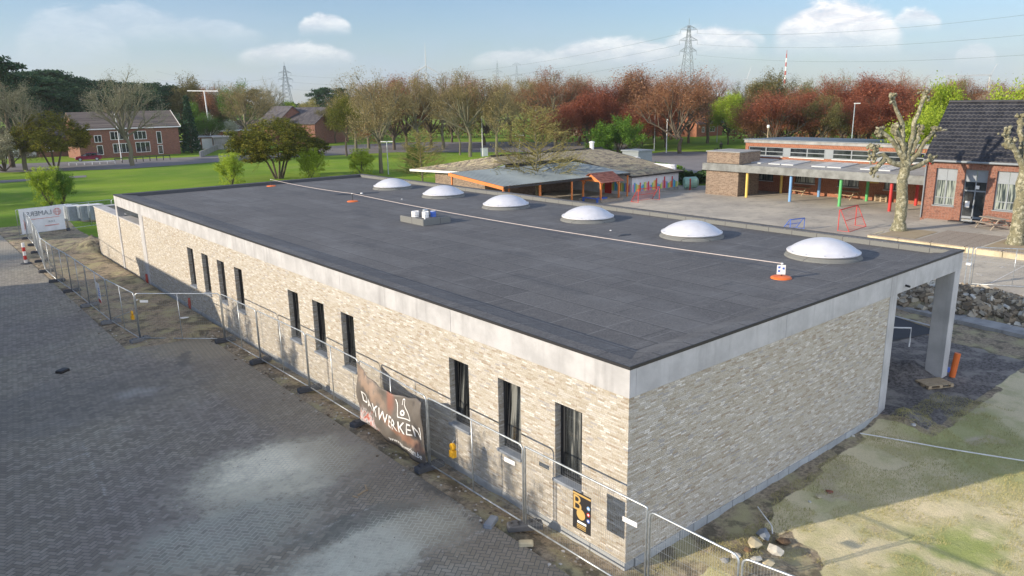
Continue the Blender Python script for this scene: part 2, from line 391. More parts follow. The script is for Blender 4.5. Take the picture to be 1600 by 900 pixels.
def pave_fn(N):
    p = N.world(); x0, y0, z0 = N.xyz(p)
    a = rad(38); s_ = 1/.108
    x = N.m('MULTIPLY', N.m('ADD', N.m('MULTIPLY', x0, math.cos(a)), N.m('MULTIPLY', y0, math.sin(a))), s_)
    y = N.m('MULTIPLY', N.m('SUBTRACT', N.m('MULTIPLY', y0, math.cos(a)), N.m('MULTIPLY', x0, math.sin(a))), s_)
    i = N.m('FLOOR', x); j = N.m('FLOOR', y); fx = N.m('FRACT', x); fy = N.m('FRACT', y)
    k = N.m('FLOORED_MODULO', N.m('SUBTRACT', i, j), 4.) if False else N.m('SUBTRACT', N.m('SUBTRACT', i, j), N.m('MULTIPLY', N.m('FLOOR', N.m('DIVIDE', N.m('SUBTRACT', i, j), 4.)), 4.))
    def eq(v): return N.m('COMPARE', k, v, .1)
    k0, k1, k2, k3 = eq(0.), eq(1.), eq(2.), eq(3.)
    el_ = N.m('ADD', fx, k1); er = N.m('ADD', N.m('SUBTRACT', 1., fx), k0)
    eb = N.m('ADD', fy, k2); et = N.m('ADD', N.m('SUBTRACT', 1., fy), k3)
    e = N.m('MINIMUM', N.m('MINIMUM', el_, er), N.m('MINIMUM', eb, et)); blk = N.mr(e, .03, .11)
    bid = N.wn(N.comb(N.m('SUBTRACT', i, k1), N.m('SUBTRACT', j, k2), 2.))
    big = N.noise(p, .16, 5, .6); med = N.noise(p, .9, 5, .65); fine_ = N.noise(p, 22., 3, .7)
    base = N.ramp(bid, [(0.,(.23,.215,.175)),(.5,(.31,.29,.24)),(1.,(.39,.365,.305))])
    base = N.mix(N.mr(big, .35, .65), N.mix(1., base, (.9,.86,.9), 'MULTIPLY'), N.mix(1., base, (1.15,1.12,1.05), 'MULTIPLY'))
    base = N.mix(N.m('MULTIPLY', N.mr(med, .5, .72), .4), base, (.42,.41,.36))
    base = N.mix(N.m('MULTIPLY', fine_, .3), base, (.12,.12,.115))
    joint = (.13,.135,.12)
    # pale sand swept over the blocks: lies in patches, thicker in the joints
    def patch(px, py, rx, ry, ang, soft=.5, nz=.9):
        P = G(px, py, .2); q = N.vm('ADD', p, N.vm('SCALE', N.vm('SUBTRACT', N.noise(p, 1.1, 9, .68, color=True), (.5,.5,.5)), sc=nz*2))
        a1, a2, _z = N.xyz(q); return N.ellipse(a1, a2, P.x, P.y, rx, ry, ang, soft)
    S = patch(430, 735, 2.3, 1.7, 0., .5)
    S2 = patch(430, 722, 1.5, .95, .1, .6); S3 = patch(600, 850, 2.2, 1.0, .0, .5); S4 = patch(560, 700, 2.6, 1.0, 0.6, .7)
    S5 = patch(210, 615, .9, .5, 0., .6); S6 = patch(350, 540, 3.5, 1.6, -.6, .6); S7 = patch(180, 360, 30, 9, 0, .4, 1.); S8 = patch(360, 830, 2.2, 1.3, 0., .5)
    grit = N.noise(p, 6., 5, .75); grit2 = N.noise(p, 2.6, 10, .78)
    def lay(base, mask, col, amt, thr=.5):
        e_ = N.mr(N.m('ADD', mask, N.m('MULTIPLY', N.m('SUBTRACT', grit2, .5), 2.2)), thr-.25, thr+.85)
        return N.mix(N.m('MULTIPLY', N.m('MULTIPLY', e_, N.mr(mask, .02, .3)), amt), base, col)
    sandf = N.m('MAXIMUM', N.m('MULTIPLY', S, .8), N.m('MAXIMUM', N.m('MULTIPLY', S3, .8), N.m('MAXIMUM', N.m('MULTIPLY', S4, .35), N.m('MULTIPLY', S8, .6))))
    jcol = N.mix(sandf, joint, (.72,.72,.6)); base = lay(base, S, (.7,.68,.52), .85, .4)
    base = lay(base, S2, (.88,.84,.66), .85, .4); base = lay(base, S3, (.68,.7,.58), .75, .4); base = lay(base, S4, (.42,.39,.32), .4)
    base = lay(base, S5, (.68,.68,.64), .7); base = lay(base, S6, (.44,.39,.28), .7, .4); base = lay(base, S7, (.46,.41,.31), .75, .4); base = lay(base, S8, (.38,.42,.36), .5)
    fz = N.mr(N.m('ADD', N.m('SUBTRACT', N.m('ABSOLUTE', N.m('ADD', x0, 1.6)), 1.2), N.m('MULTIPLY', N.m('SUBTRACT', med, .5), 2.)), .9, -.4)
    base = lay(base, fz, (.3,.25,.175), .55, .4); D1 = patch(720, 778, 1.5, .4, -1.5, .5); D3 = patch(560, 820, 1.6, .5, -.2, .5); base = lay(base, D3, (.13,.15,.135), .6, .4); D4 = patch(286, 560, 1.2, .25, 1.2, .6); base = lay(base, D4, (.1,.1,.1), .6, .4); base = lay(base, D1, (.07,.07,.068), .7, .4); D2 = patch(60, 640, 6, 2.5, 0., .5, 1.5); base = lay(base, D2, (.12,.12,.125), .45, .4)
    specks = N.mr(N.noise(p, 14., 2, .5), .735, .77)
    base = N.mix(N.m('MULTIPLY', specks, .6), base, (.75,.75,.7))
    # worn parking-bay line
    for (ax, ay, bx, by, w_) in ((128, 690, 178, 800, .035), (60, 735, 135, 708, .05), (654, 760, 428, 859, .03), (269, 780, 345, 890, .03), (775, 818, 615, 900, .055)):
        A = G(ax, ay, .2); B = G(bx, by, .2); d = (B-A); Ln = d.length; d /= Ln
        rx_ = N.m('SUBTRACT', x0, A.x); ry_ = N.m('SUBTRACT', y0, A.y)
        t = N.m('ADD', N.m('MULTIPLY', rx_, d.x), N.m('MULTIPLY', ry_, d.y)); q = N.m('ABSOLUTE', N.m('SUBTRACT', N.m('MULTIPLY', rx_, d.y), N.m('MULTIPLY', ry_, d.x)))
        mk = N.m('MULTIPLY', N.mr(q, w_*2.2, w_*.4), N.m('MULTIPLY', N.mr(t, -.1, .1), N.mr(t, Ln+.1, Ln-.1)))
        base = N.mix(N.m('MULTIPLY', mk, N.mr(grit, .45, .65, .0, .5)), base, (.55,.55,.52))
    c1 = N.mix(blk, jcol, base)
    return (c1, N.m('ADD', blk, N.m('MULTIPLY', fine_, .6)), .5, .012)
M['paving'] = material('herringbone_paving', rough=.85, fn=pave_fn)

def ground_fn(N):
    p = N.world(); at = N.new('ShaderNodeAttribute', attribute_name='zone').outputs['Color']
    n1 = N.new('ShaderNodeSeparateColor'); N.put(n1.inputs[0], at); soil, dry, dark = n1.outputs[0], n1.outputs[1], n1.outputs[2]
    big = N.noise(p, .12, 4, .6); med = N.noise(p, .9, 5, .6); fi = N.noise(p, 9., 5, .7); ff = N.noise(p, 45., 3, .7)
    def th(v, n_, a=.9): return N.mr(N.m('ADD', v, N.m('MULTIPLY', N.m('SUBTRACT', n_, .5), a)), .4, .6)
    lawn = N.mix(N.mr(N.noise(p, .06, 4, .6), .35, .65), (.14,.27,.015), (.24,.37,.02)); lawn = N.mix(N.m('MULTIPLY', N.mr(fi, .35, .7), .55), lawn, (.07,.12,.02)); lawn = N.mix(N.m('MULTIPLY', N.mr(N.noise(p, .5, 5, .65), .52, .7), .3), lawn, (.33,.3,.09))
    st = N.mr(N.noise(N.vm('MULTIPLY', p, (.25, 1., 1.)), .35, 4, .6), .45, .7); lawn = N.mix(N.m('MULTIPLY', st, .22), lawn, (.3,.3,.1))
    dcol = N.mix(N.mr(med, .42, .68), (.78,.68,.45), (.56,.52,.28)); dcol = N.mix(N.m('MULTIPLY', N.mr(big, .52, .66), .6), dcol, (.3,.36,.1))
    dcol = N.mix(N.mr(N.noise(p, .45, 4, .6), .56, .68), dcol, (.6,.52,.38)); dcol = N.mix(N.m('MULTIPLY', N.mr(ff, .4, .75), .4), dcol, (.2,.19,.08)); dcol = N.mix(N.m('MULTIPLY', N.mr(N.noise(p, 24., 4, .75), .5, .7), .45), dcol, (.62,.57,.38))
    gx, gy, gz_ = N.xyz(p); Pg = G(1490, 860); dcol = N.mix(N.m('MULTIPLY', N.m('MULTIPLY', N.ellipse(gx, gy, Pg.x, Pg.y, 1.6, .8, -.3, .6), N.mr(med, .35, .6)), .7), dcol, (.24,.33,.07))
    scol = N.mix(N.mr(fi, .35, .65), (.22,.18,.13), (.45,.37,.26)); scol = N.mix(N.mr(med, .45, .65), scol, (.42,.38,.22)); scol = N.mix(N.m('MULTIPLY', N.mr(N.noise(p, 1.3, 5, .65), .5, .62), .75), scol, (.11,.1,.075))
    scol = N.mix(N.m('MULTIPLY', N.mr(ff, .55, .75), .5), scol, (.4,.36,.3))
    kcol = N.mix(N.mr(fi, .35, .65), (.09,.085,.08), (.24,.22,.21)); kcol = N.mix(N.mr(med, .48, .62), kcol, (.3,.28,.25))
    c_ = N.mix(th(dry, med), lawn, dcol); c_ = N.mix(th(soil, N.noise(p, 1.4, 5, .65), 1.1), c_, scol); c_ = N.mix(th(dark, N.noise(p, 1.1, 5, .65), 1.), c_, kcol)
    return (c_, N.m('ADD', fi, N.m('MULTIPLY', ff, .5)), .8, .05)
M['ground'] = material('ground', rough=.95, fn=ground_fn, spec=.2)
M['asphalt'] = material('asphalt', rough=.9, fn=lambda N: (N.mix(N.noise(N.world(), .3, 5, .6), (.13,.125,.13), (.24,.225,.22)), N.noise(N.world(), 40., 2), .3, .01))
M['tarmac'] = material('dark_tarmac', rough=.85, fn=lambda N: N.mix(N.noise(N.world(), 3., 5, .6), (.03,.033,.038), (.06,.062,.068)))
def court_fn(N):
    p = N.world(); a = N.noise(p, .25, 5, .6); b_ = N.noise(p, 1.3, 5, .65); x, y, z = N.xyz(p)
    c_ = N.mix(N.mr(a, .35, .65), (.36,.33,.28), (.5,.455,.37)); c_ = N.mix(N.m('MULTIPLY', N.mr(b_, .5, .7), .5), c_, (.2,.185,.16))
    q = N.m('MINIMUM', N.m('FRACT', N.m('DIVIDE', x, .3)), N.m('FRACT', N.m('DIVIDE', y, .3)))
    return N.mix(N.m('MULTIPLY', N.mr(q, .12, .04), .3), c_, (.15,.14,.12))
M['court'] = material('playground_paving', rough=.9, fn=court_fn)
M['line'] = material('worn_white_line', rough=.8, fn=lambda N: N.mix(N.noise(N.world(), 6., 5, .7), (.38,.36,.32), (.75,.74,.7)))
M['kerbyellow'] = material('pale_kerb_block', rough=.9, fn=concrete_fn((.5,.44,.3), .2))
M['soil'] = material('dug_earth', rough=1., fn=lambda N: (N.ramp(N.noise(N.world(), 3.5, 6, .7), [(.3,(.07,.05,.035)),(.55,(.19,.12,.07)),(.75,(.3,.2,.12))]), N.noise(N.world(), 9., 5, .7), 1., .08))
M['rubble'] = material('broken_block', rough=.95, fn=lambda N: N.ramp(N.island(), [(0,(.1,.085,.06)),(.3,(.2,.16,.11)),(.6,(.33,.27,.19)),(.85,(.4,.36,.28)),(1.,(.6,.57,.48))]))
M['pale_rubble'] = material('pale_broken_stone', rough=.9, fn=concrete_fn((.52,.5,.44), .2, 4.))

# ------------------------------------------------------------------ ground
def sstep(a, b, x): t = np.clip((x-a)/(b-a), 0, 1); return t*t*(3-2*t)
_g = RNG.random((64, 64))
def vnoise(x, y, s):
    x = x*s; y = y*s; i = np.floor(x).astype(int); j = np.floor(y).astype(int); fx = x-i; fy = y-j
    fx = fx*fx*(3-2*fx); fy = fy*fy*(3-2*fy); g = lambda a, b: _g[a % 64, b % 64]
    return (g(i,j)*(1-fx)+g(i+1,j)*fx)*(1-fy)+(g(i,j+1)*(1-fx)+g(i+1,j+1)*fx)*fy
PE = lambda y: np.where(y < 22.2, -1.15, -4.1)       # edge of the paving
HEAPS = [(G(146,388,.2), 1.5, .75), (G(590/2+0,528,.2), 1.3, .28), (G(1408,580), 1.2, .5), (G(1395,655), .9, .25), (G(1430,668), .8, .15), (G(110,352,.2), 1.6, .35),
         (G(1165,884), .9, .25)]
RUB0, RUB1 = G(1400,468), G(1640,502)
def gz(x, y):
    x = np.asarray(x, float); y = np.asarray(y, float)
    wall = .2*sstep(6, 24, y); inpave = (x < PE(y)) & (y < 62.5)
    z = np.where(x < 0, .19 + (wall-.19)*sstep(-1.0, -.25, x), 0)
    z = np.where((y > 46) & (y < 66), .19*(1-sstep(0, 4, x)), z)*(1-sstep(60, 70, y))
    z = z*(1-sstep(0, -8, y)*0) ; z = np.where(inpave, .08, z)
    near = ((x > -4.5) & (x < 30) & (y > -12) & (y < 64)).astype(float)
    z = z + near*np.where(inpave, 0, (vnoise(x, y, 1.3)-.5)*.05+(vnoise(x, y, 4.)-.5)*.03)
    for P, r, h in HEAPS:
        d = np.hypot(x-P.x, y-P.y)/r; z = z + h*np.clip(1-d*d*.5, 0, 1)**2*(.7+.6*vnoise(x, y, 3.))*~inpave
    d = (RUB1-RUB0); L = d.length; ux, uy = d.x/L, d.y/L; t = (x-RUB0.x)*ux+(y-RUB0.y)*uy; q = np.abs((x-RUB0.x)*uy-(y-RUB0.y)*ux)
    z = z + .75*np.clip(1-(q/1.9)**2, 0, 1)*sstep(-1.2, .5, t)*(1-.5*sstep(3, 9, t))*(.7+.6*vnoise(x, y, 1.7))
    return z
def build_ground():
    xs = np.concatenate([[-6000,-2500,-1000,-400,-150,-60,-20,-9], np.arange(-7, 30.1, .25), [32,36,42,50,70,110,180,300,600,1200,2500,6000]])
    ys = np.concatenate([[-3000,-900,-300,-100,-40,-20], np.arange(-14, 66.1, .25), [68,72,80,95,120,160,220,300,500,900,2000,6000]])
    X, Y = np.meshgrid(xs, ys, indexing='ij'); Z = gz(X, Y); nx, ny = X.shape
    V = np.stack([X, Y, Z], -1).reshape(-1, 3); idx = np.arange(nx*ny).reshape(nx, ny)
    F = np.stack([idx[:-1,:-1], idx[1:,:-1], idx[1:,1:], idx[:-1,1:]], -1).reshape(-1, 4)
    me = bpy.data.meshes.new('ground'); me.from_pydata(V.tolist(), [], F.tolist()); me.materials.append(M['ground'])
    x, y = V[:,0], V[:,1]
    A_ = G(1380, 474); B_ = G(1640, 533); dd = (B_-A_).normalized(); qk = (x-A_.x)*dd.y-(y-A_.y)*dd.x      # >0 on the building side of the kerb strip
    qk = -qk if ((13-A_.x)*dd.y-(0-A_.y)*dd.x) < 0 else qk
    soil = ((x > -4.6) & (x < 1) & (y > 21.5) & (y < 64)) | ((x > -1.5) & (x < .6) & (y > -3.2) & (y <= 22)) | ((y > -1.15+.09*x) & (y < .3) & (x > 0) & (x < 12))
    soil = soil | ((x > 16) & (qk < 4.5) & (x < 28.5) & (y > -40) & (y < 45)) | ((x > 11) & (x < 17) & (y > -1.7) & (y < 0))
    soil = soil | (np.hypot(x-G(1190,870).x, y-G(1190,870).y) < 1.2)
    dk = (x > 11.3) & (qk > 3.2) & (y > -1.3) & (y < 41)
    dry = (x > -3) & (x < 30) & (y > -60) & (y < 2)
    ca = me.color_attributes.new('zone', 'FLOAT_COLOR', 'POINT')
    c_ = np.ones((len(x), 4)); c_[:,0] = soil; c_[:,1] = dry; c_[:,2] = dk
    ca.data.foreach_set('color', c_.ravel()); me.polygons.foreach_set('use_smooth', [True]*len(F))
    o = bpy.data.objects.new('ground', me); COL.objects.link(o); tag(o, 'lawn and bare construction soil all around the new building', None, None, 'structure')
build_ground()
def sheet(name, pts, z, mat, label, th=.0):
    b_ = MB()
    if th: b_.prism([(q[0], q[1]) for q in pts], z-th, z)
    else: b_.add([(q[0], q[1], z) for q in pts], [tuple(range(len(pts)))])
    o = b_.build(name, mat)
    # keep the sheet facing up
    return tag(o, label, None, None, 'structure')
sheet('parking_pavement', [(-60,-60),(-1.15,-60),(-1.15,22.2),(-4.1,22.4),(-4.1,62.5),(-60,62.5)], .2, M['paving'], 'dark herringbone block paving stained with pale sand', .35)
def P2(px, py): q = G(px, py); return (q.x, q.y)
sheet('street', [P2(-60,277),P2(0,270),P2(200,264),P2(390,249.5),P2(560,241),P2(700,234),P2(700,229),P2(390,240),P2(290,246),P2(0,257),P2(-60,262)], .03, M['asphalt'], 'grey street running in front of the brick houses')
sheet('park_road', [P2(480,238),P2(740,238),P2(900,238),P2(1000,232),P2(1000,222),P2(640,222),P2(480,230)], .02, M['asphalt'], 'grey pink paved road behind the row of bare trees')
sheet('school_road', [P2(985,272),P2(1110,285),P2(1170,262),P2(1165,238),P2(1040,237),P2(985,245)], .03, M['asphalt'], 'paved road behind the kindergarten beside the lawn')
sheet('lawn_path', [P2(-60,291),P2(0,286),P2(135,277),P2(135,274),P2(0,282),P2(-60,286)], .02, M['asphalt'], 'narrow pale path across the park lawn')
sheet('playground', [(29.,-30),(49.6,-30),(64,-30),(64,33),(55,47),(28,56),(28,8)], .02, M['court'], 'beige paved school playground beyond the flat roof', .15)
sheet('portico_tarmac', [(17.2,3.6),(21.6,2.2),(23.6,7.2),(24,39),(17.2,39)], .06, M['tarmac'], 'fresh black tarmac strip seen through the portico', .1)
def strip(name, a, b, w, z, mat, label):
    a = Vector((a[0], a[1])); b = Vector((b[0], b[1])); d = (b-a).normalized(); n = Vector((-d.y, d.x))*w/2
    return sheet(name, [a+n, a-n, b-n, b+n], z, mat, label)
strip('playground_line', P2(1500,405), P2(1660,424), .09, .028, M['line'], 'long white court line near the yellow kerb')
strip('playground_line', P2(1462,424), P2(1520,405), .08, .028, M['line'], 'short white court line leading off from the steel fence poles')
strip('playground_line', P2(1548,443), P2(1600,416), .08, .030, M['line'], 'slanting white line between the painted court numbers')
strip('playground_line', P2(1576,431), P2(1640,437), .08, .032, M['line'], 'white court line crossing the slanting one near the picture edge')
strip('playground_line', P2(1275,337), P2(1362,346), .08, .028, M['line'], 'faint white goal line behind the red goal')
strip('playground_line', P2(1345,350), P2(1362,345), .08, .032, M['line'], 'short white line end right of the red goal')
strip('tarmac_edging', P2(1378,491), P2(1475,517), .14, .075, M['concrete'], 'pale edging line along the fresh black tarmac')
def ground_number(txt, px, py, rot, lab):
    P = G(px, py); c_, s_ = math.cos(rot), math.sin(rot)
    o = text_mesh(txt, .75, 'court_number', M['line'], None, lambda x, y, z: (P.x+x*c_-y*s_, P.y+x*s_+y*c_, .032+z))
    tag(o, lab, None, None, 'structure')
ground_number('2', 1565, 418, rad(-60), 'worn white number painted on the court near the kerb')
ground_number('5', 1530, 430, rad(-60), 'worn white number painted on the court nearer the rubble')

# ------------------------------------------------------------------ the new flat-roofed building
L, Wd, H, RZ = 39.9, 16.4, 4.49, 4.30
bld = thing('flat_roof_building', 'long new cream brick building with black flat roof, pale concrete fascia and six white domes', 'building')
WIN = [(1.27,2.10),(3.25,4.08),(5.24,6.08),(11.12,11.95),(13.13,13.98),(15.09,15.93),(20.27,21.12),(22.25,23.10),(24.23,25.07),(26.22,27.05)]
Z0, Z1, ZB, ZF = 1.3, 3.12, .19, 3.85
b = MB(); T = .3
b.box(0, 0, ZB, T, 34.2, Z0); b.box(0, 0, Z1, T, 34.2, ZF)
prev = 0.
for a0, a1 in WIN: b.box(0, prev, Z0, T, a0, Z1); prev = a1
b.box(0, prev, Z0, T, 34.2, Z1)
b.box(T, 0, ZB, 11.25, T, ZF)                      # front wall
b.box(11.25-T, T, ZB, 11.25, 34.2, ZF)             # wall under the portico
b.box(T, 34.2-T, ZB, 11.25-T, 34.2, ZF)
b.build('wall', M['brick'], bld)
b = MB()                                           # plinth of grey blocks, butted, slightly uneven
rn = random.Random(3)
y = 0
while y < 34.2: y1 = min(34.2, y+.99); b.box(-.012-rn.random()*.012, y+.004, -.35, .28, y1-.004, ZB+.0); y += 1.0
x = .29
while x < 11.25: x1 = min(11.25, x+.49); b.box(x+.004, -.012-rn.random()*.012, -.35, x1-.004, .28, ZB); x += .5
b.build('plinth', M['plinth'], bld)
# loggia wall at the far end, lower than the roof and running on past it
b = MB(); b.box(.02, 34.9, -.1, .42, 39.6, 3.17); b.box(.02, 39.95, -.1, .42, 46., 3.17); b.box(.42, 45.6, -.1, 6., 46., 3.17); b.box(.42, 35.3, -.1, 6, 35.6, 3.84)
b.build('garden_wall', M['brick'], bld)
b = MB(); b.box(-.02, 34.9, 3.17, .62, 39.6, 3.23); b.box(-.02, 39.95, 3.17, .62, 46.04, 3.23); b.box(.62, 45.5, 3.17, 6., 46.04, 3.23); b.build('wall_coping', M['concrete'], bld)
# concrete fascia panels with open joints
b = MB(); FT = .16
y = -.0; js = [0, 5.9, 11.8, 17.7, 23.6, 29.5, 34.55, L]
for a0, a1 in zip(js, js[1:]): b.box(-.03, a0+.006 if a0 else -.03, ZF, FT, a1-.006, H-.03)
xs_ = [FT, 5.6, 11.2, Wd]
for a0, a1 in zip(xs_, xs_[1:]): b.box(a0+.006, -.03, ZF, a1-.006 if a1 < Wd else Wd, FT, H-.031)
b.box(Wd-FT, FT+.006, ZF, Wd, L, H-.032); b.box(FT+.006, L-FT, ZF, Wd-FT-.006, L, H-.033)
b.build('fascia', M['concrete'], bld)
def column(x0, y0, x1, y1, z1, z0=-.3):
    q = MB(); q.bbox(x0, y0, z0, x1, y1, z1-.002, .015); q.build('column', M['concrete'], bld)
column(-.03, 34.2, .34, 34.9, ZF); column(-.03, 39.55, .34, 39.9, ZF)
column(11.26, -.02, 11.7, .5, ZF); column(15.95, -.02, Wd-.01, .55, ZF, .12)
column(15.95, 6.2, Wd-.01, 6.7, ZF); column(15.95, 17.7, Wd-.01, 18.2, ZF); column(15.95, 29.2, Wd-.01, 29.7, ZF)
# roof slab and membrane, upstands with capping
b = MB(); b.box(T, T, ZF+.02, Wd-FT-.01, L-FT-.01, RZ-.01); b.build('roof_slab', M['concrete_dark'], bld)
b = MB(); b.add([(.3,.2,RZ),(Wd-.3,.2,RZ),(Wd-.3,L-.3,RZ),(.3,L-.3,RZ)], [(0,1,2,3)])
b.build('roof_membrane', M['roofing'], bld)
b = MB(); xo, xi, yi = .34, 1.12, .78; zi = RZ+.06        # wedge of insulation along the edges: slopes from the capping to a low step
b.add([(xo,.26,H-.012),(xi,yi,zi),(xi,L-.31,zi),(xo,L-.31,H-.012)], [(0,1,2,3)]); b.add([(xi,yi,zi),(xi,yi,RZ-.01),(xi,L-.31,RZ-.01),(xi,L-.31,zi)], [(0,1,2,3)])
b.add([(xo,.26,H-.012),(Wd-.3,.26,H-.10),(Wd-.3,yi,RZ+.03),(xi,yi,zi)], [(0,1,2,3)]); b.add([(xi,yi,zi),(Wd-.3,yi,RZ+.03),(Wd-.3,yi,RZ-.01),(xi,yi,RZ-.01)], [(0,1,2,3)])
b.build('edge_wedge', M['roofing'], bld)
b = MB(); b.box(xi+.002, yi+.002, RZ, xi+.11, L-.32, RZ+.012); b.build('step_shade_strip', M['black'], bld)  # black strip painted in as the shadow line at the foot of the step
b = MB()
b.box(-.02, -.02, H-.03, .34, L+.0, H); b.box(.34, -.02, H-.03, Wd+.01, .26, H-.001)
b.box(Wd-.3, .26, H-.03, Wd+.01, L, H-.002); b.box(.34, L-.3, H-.03, Wd-.3, L, H-.0015)
b.build('roof_capping', M['roofing'], bld)
b = MB()
b.box(Wd-.3, .26, RZ-.02, Wd-.28, L-.3, H-.031); b.box(.36, .24, RZ-.02, Wd-.3, .26, H-.032)
b.build('parapet_upstand', M['upstand'], bld)
b = MB(); b.box(.36, L-.32, RZ-.02, Wd-.31, L-.3, H-.002); b.build('far_upstand', M['upstand_shade'], bld)  # far face coloured darker than the other upstands, its shade painted in
q = MB(); q.box(-.045,-.045,H-.055,-.02,L+.02,H+.012); q.box(-.02,-.045,H-.055,Wd+.03,-.02,H+.012); q.box(Wd+.01,-.02,H-.055,Wd+.03,L+.02,H+.011); q.box(-.02,L,H-.055,Wd+.01,L+.02,H+.01); q.build('edge_trim', M['black'], bld)
# windows
def window(a0, a1, tilt):
    f = MB(); fx = .17; w = .055
    f.box(fx, a0, Z0+.02, fx+.07, a0+w, Z1); f.box(fx, a1-w, Z0+.02, fx+.07, a1, Z1); f.box(fx, a0+w, Z1-w, fx+.07, a1-w, Z1); f.box(fx, a0+w, Z0+.02, fx+.07, a1-w, Z0+.02+w)
    fo = f.build('window', M['frame_dark'], bld)
    # sash: hinged at the small-y side, tipped inwards at the top when open
    s_ = MB(); g = MB(); y0, y1, z0, z1 = a0+w+.01, a1-w-.01, Z0+.09, Z1-w-.015
    for q, o_ in ((s_, 0),):
        q.box(0, y0, z0, .05, y0+.06, z1); q.box(0, y1-.06, z0, .05, y1, z1); q.box(0, y0+.06, z0, .05, y1-.06, z0+.06); q.box(0, y0+.06, z1-.06, .05, y1-.06, z1)
    g.box(.02, y0+.06, z0+.06, .03, y1-.06, z1-.06)
    for q in (s_, g):
        Mx = Matrix.Translation((fx+.02, 0, z0)) @ Matrix.Rotation(tilt, 4, 'Y') @ Matrix.Translation((0, 0, -z0))
        q.v = [tuple(Mx @ Vector(v)) for v in q.v]
    s_.build('sash', M['frame_dark'], fo); g.build('pane', M['glass_dim'], fo)
    si = MB(); si.bbox(-.07, a0-.03, Z0-.045, .19, a1+.03, Z0+.018, .01); si.build('sill', M['stone'], fo)
    if not tilt:
        cu = MB(); cu.box(.3, a0+.12, Z0+.3, .31, a0+.34, Z1-.05); cu.build('curtain', M['white'], fo)
for k, (a0, a1) in enumerate(WIN): window(a0, a1, .07 if k in (1, 2, 3, 4, 5, 6) else 0.)
b = MB(); b.box(.5, .4, .1, .55, 34, 3.8); b.box(.5, 8, .2, 4, 8.1, 3.8); b.build('interior_partition', M['concrete_dark'], bld)
# skylights
for (cx, cyy) in ((13.9,31.55),(13.75,25.85),(13.4,19.9),(13.3,14.1),(13.15,8.4),(13.13,3.07)):
    k = MB(); k.lathe([(1.22,0),(1.2,.05),(1.1,.13),(1.06,.14)], 48, (cx, cyy, RZ)); k.lathe([(1.1,.14),(1.1,.2),(1.08,.2)], 48, (cx, cyy, RZ))
    sk = k.build('skylight', M['upstand'], bld)
    R_ = 1.08; prof = [(1.15,.15),(1.16,.19),(1.15,.205),(1.09,.215)]
    for i in range(1, 14): r_ = R_*(1-i/13.); prof.append((max(r_, .001), .215+.40*(1-(r_/R_)**2)**.85))
    d = MB(); d.lathe(prof, 64, (cx, cyy, RZ)); d.build('dome', M['dome'], sk, True)
    s_ = MB()
    for i in range(12): t = i/12*2*math.pi; s_.lathe([(.018,0),(.018,.02),(.001,.022)], 6, (cx+1.118*math.cos(t), cyy+1.118*math.sin(t), RZ+.208))
    s_.build('fixing_screw', M['galv'], sk)
# vent kerb on the roof
vk = MB(); vk.bbox(7.16, 17.95, RZ, 8.62, 19.82, RZ+.27, .02); vk.build('roof_kerb_box', M['upstand'], bld)
b = MB(); b.box(7.2, 17.99, RZ+.27, 8.58, 19.78, RZ+.275); b.build('kerb_box_cover', M['roofing'], bld)
# spout of the gutter overflow
b = MB(); b.tube([(12.15,-.03,4.02),(12.15,-.16,4.0)], .035, 8); b.build('overflow_spout', M['black'], bld)
# red drain stubs at the foot of the wall
for px, py in ((232, 440), (299, 479)):
    P = G(px, py, .12); b = MB(); b.tube([(P.x-.05, P.y, -.1), (P.x-.05, P.y, .55)], .075, 12); b.lathe([(.1,0),(.1,.06),(.08,.06)], 12, (P.x-.05, P.y, .2))
    tag(b.build('drain_pipe', M['maroon']), 'red brown drain pipe stub ' + ('beside the second concrete column' if px == 232 else 'between the second column and the farthest window'), 'pipe', 'red brown pipe stubs along the brick wall')

# ------------------------------------------------------------------ things on the roof
def can(loc, r, h, body, label, lid=None):
    t = thing('paint_can', label, 'can', loc, 0, 'cans on the roof box')
    q = MB(); q.lathe([(r,0),(r,.01),(r*.98,.015),(r*.98,h-.02),(r,h-.015),(r,h),(r*.9,h),(r*.88,h-.012)], 20); q.build('can_body', body, t)
    hn = MB(); hn.tube([(r*math.cos(a), .0, h*.6 - .5*r*math.sin(a)) for a in np.linspace(0, math.pi, 9)], .004, 4); hn.v = [(x_, -r*1.03, z_) for x_, y_, z_ in hn.v]; hn.build('handle', M['wire'], t)
    if lid: q = MB(); q.lathe([(r*.9,h+.001),(r*.9,h+.008),(.001,h+.008)], 20); q.build('lid', lid, t)
zt = RZ+.275
can((7.42,18.95,zt), .17, .24, M['white'], 'open white paint can, leftmost on the roof box')
can((7.62,18.45,zt), .15, .25, M['white'], 'open white paint can nearest the corner of the roof box')
can((7.95,18.95,zt), .13, .26, M['galv'], 'silver can at the back of the group on the roof box', M['galv'])
can((8.0,18.4,zt), .13, .24, M['blue'], 'blue can on the right of the group on the roof box', M['white'])
b = MB(); b.lathe([(.035,0),(.035,.14),(.02,.15),(.02,.18),(.001,.18)], 12); o = b.build('sealant_bottle', M['white'], None, loc=(7.3,18.02,zt)); tag(o, 'small white bottle at the front corner of the roof box', 'bottle')
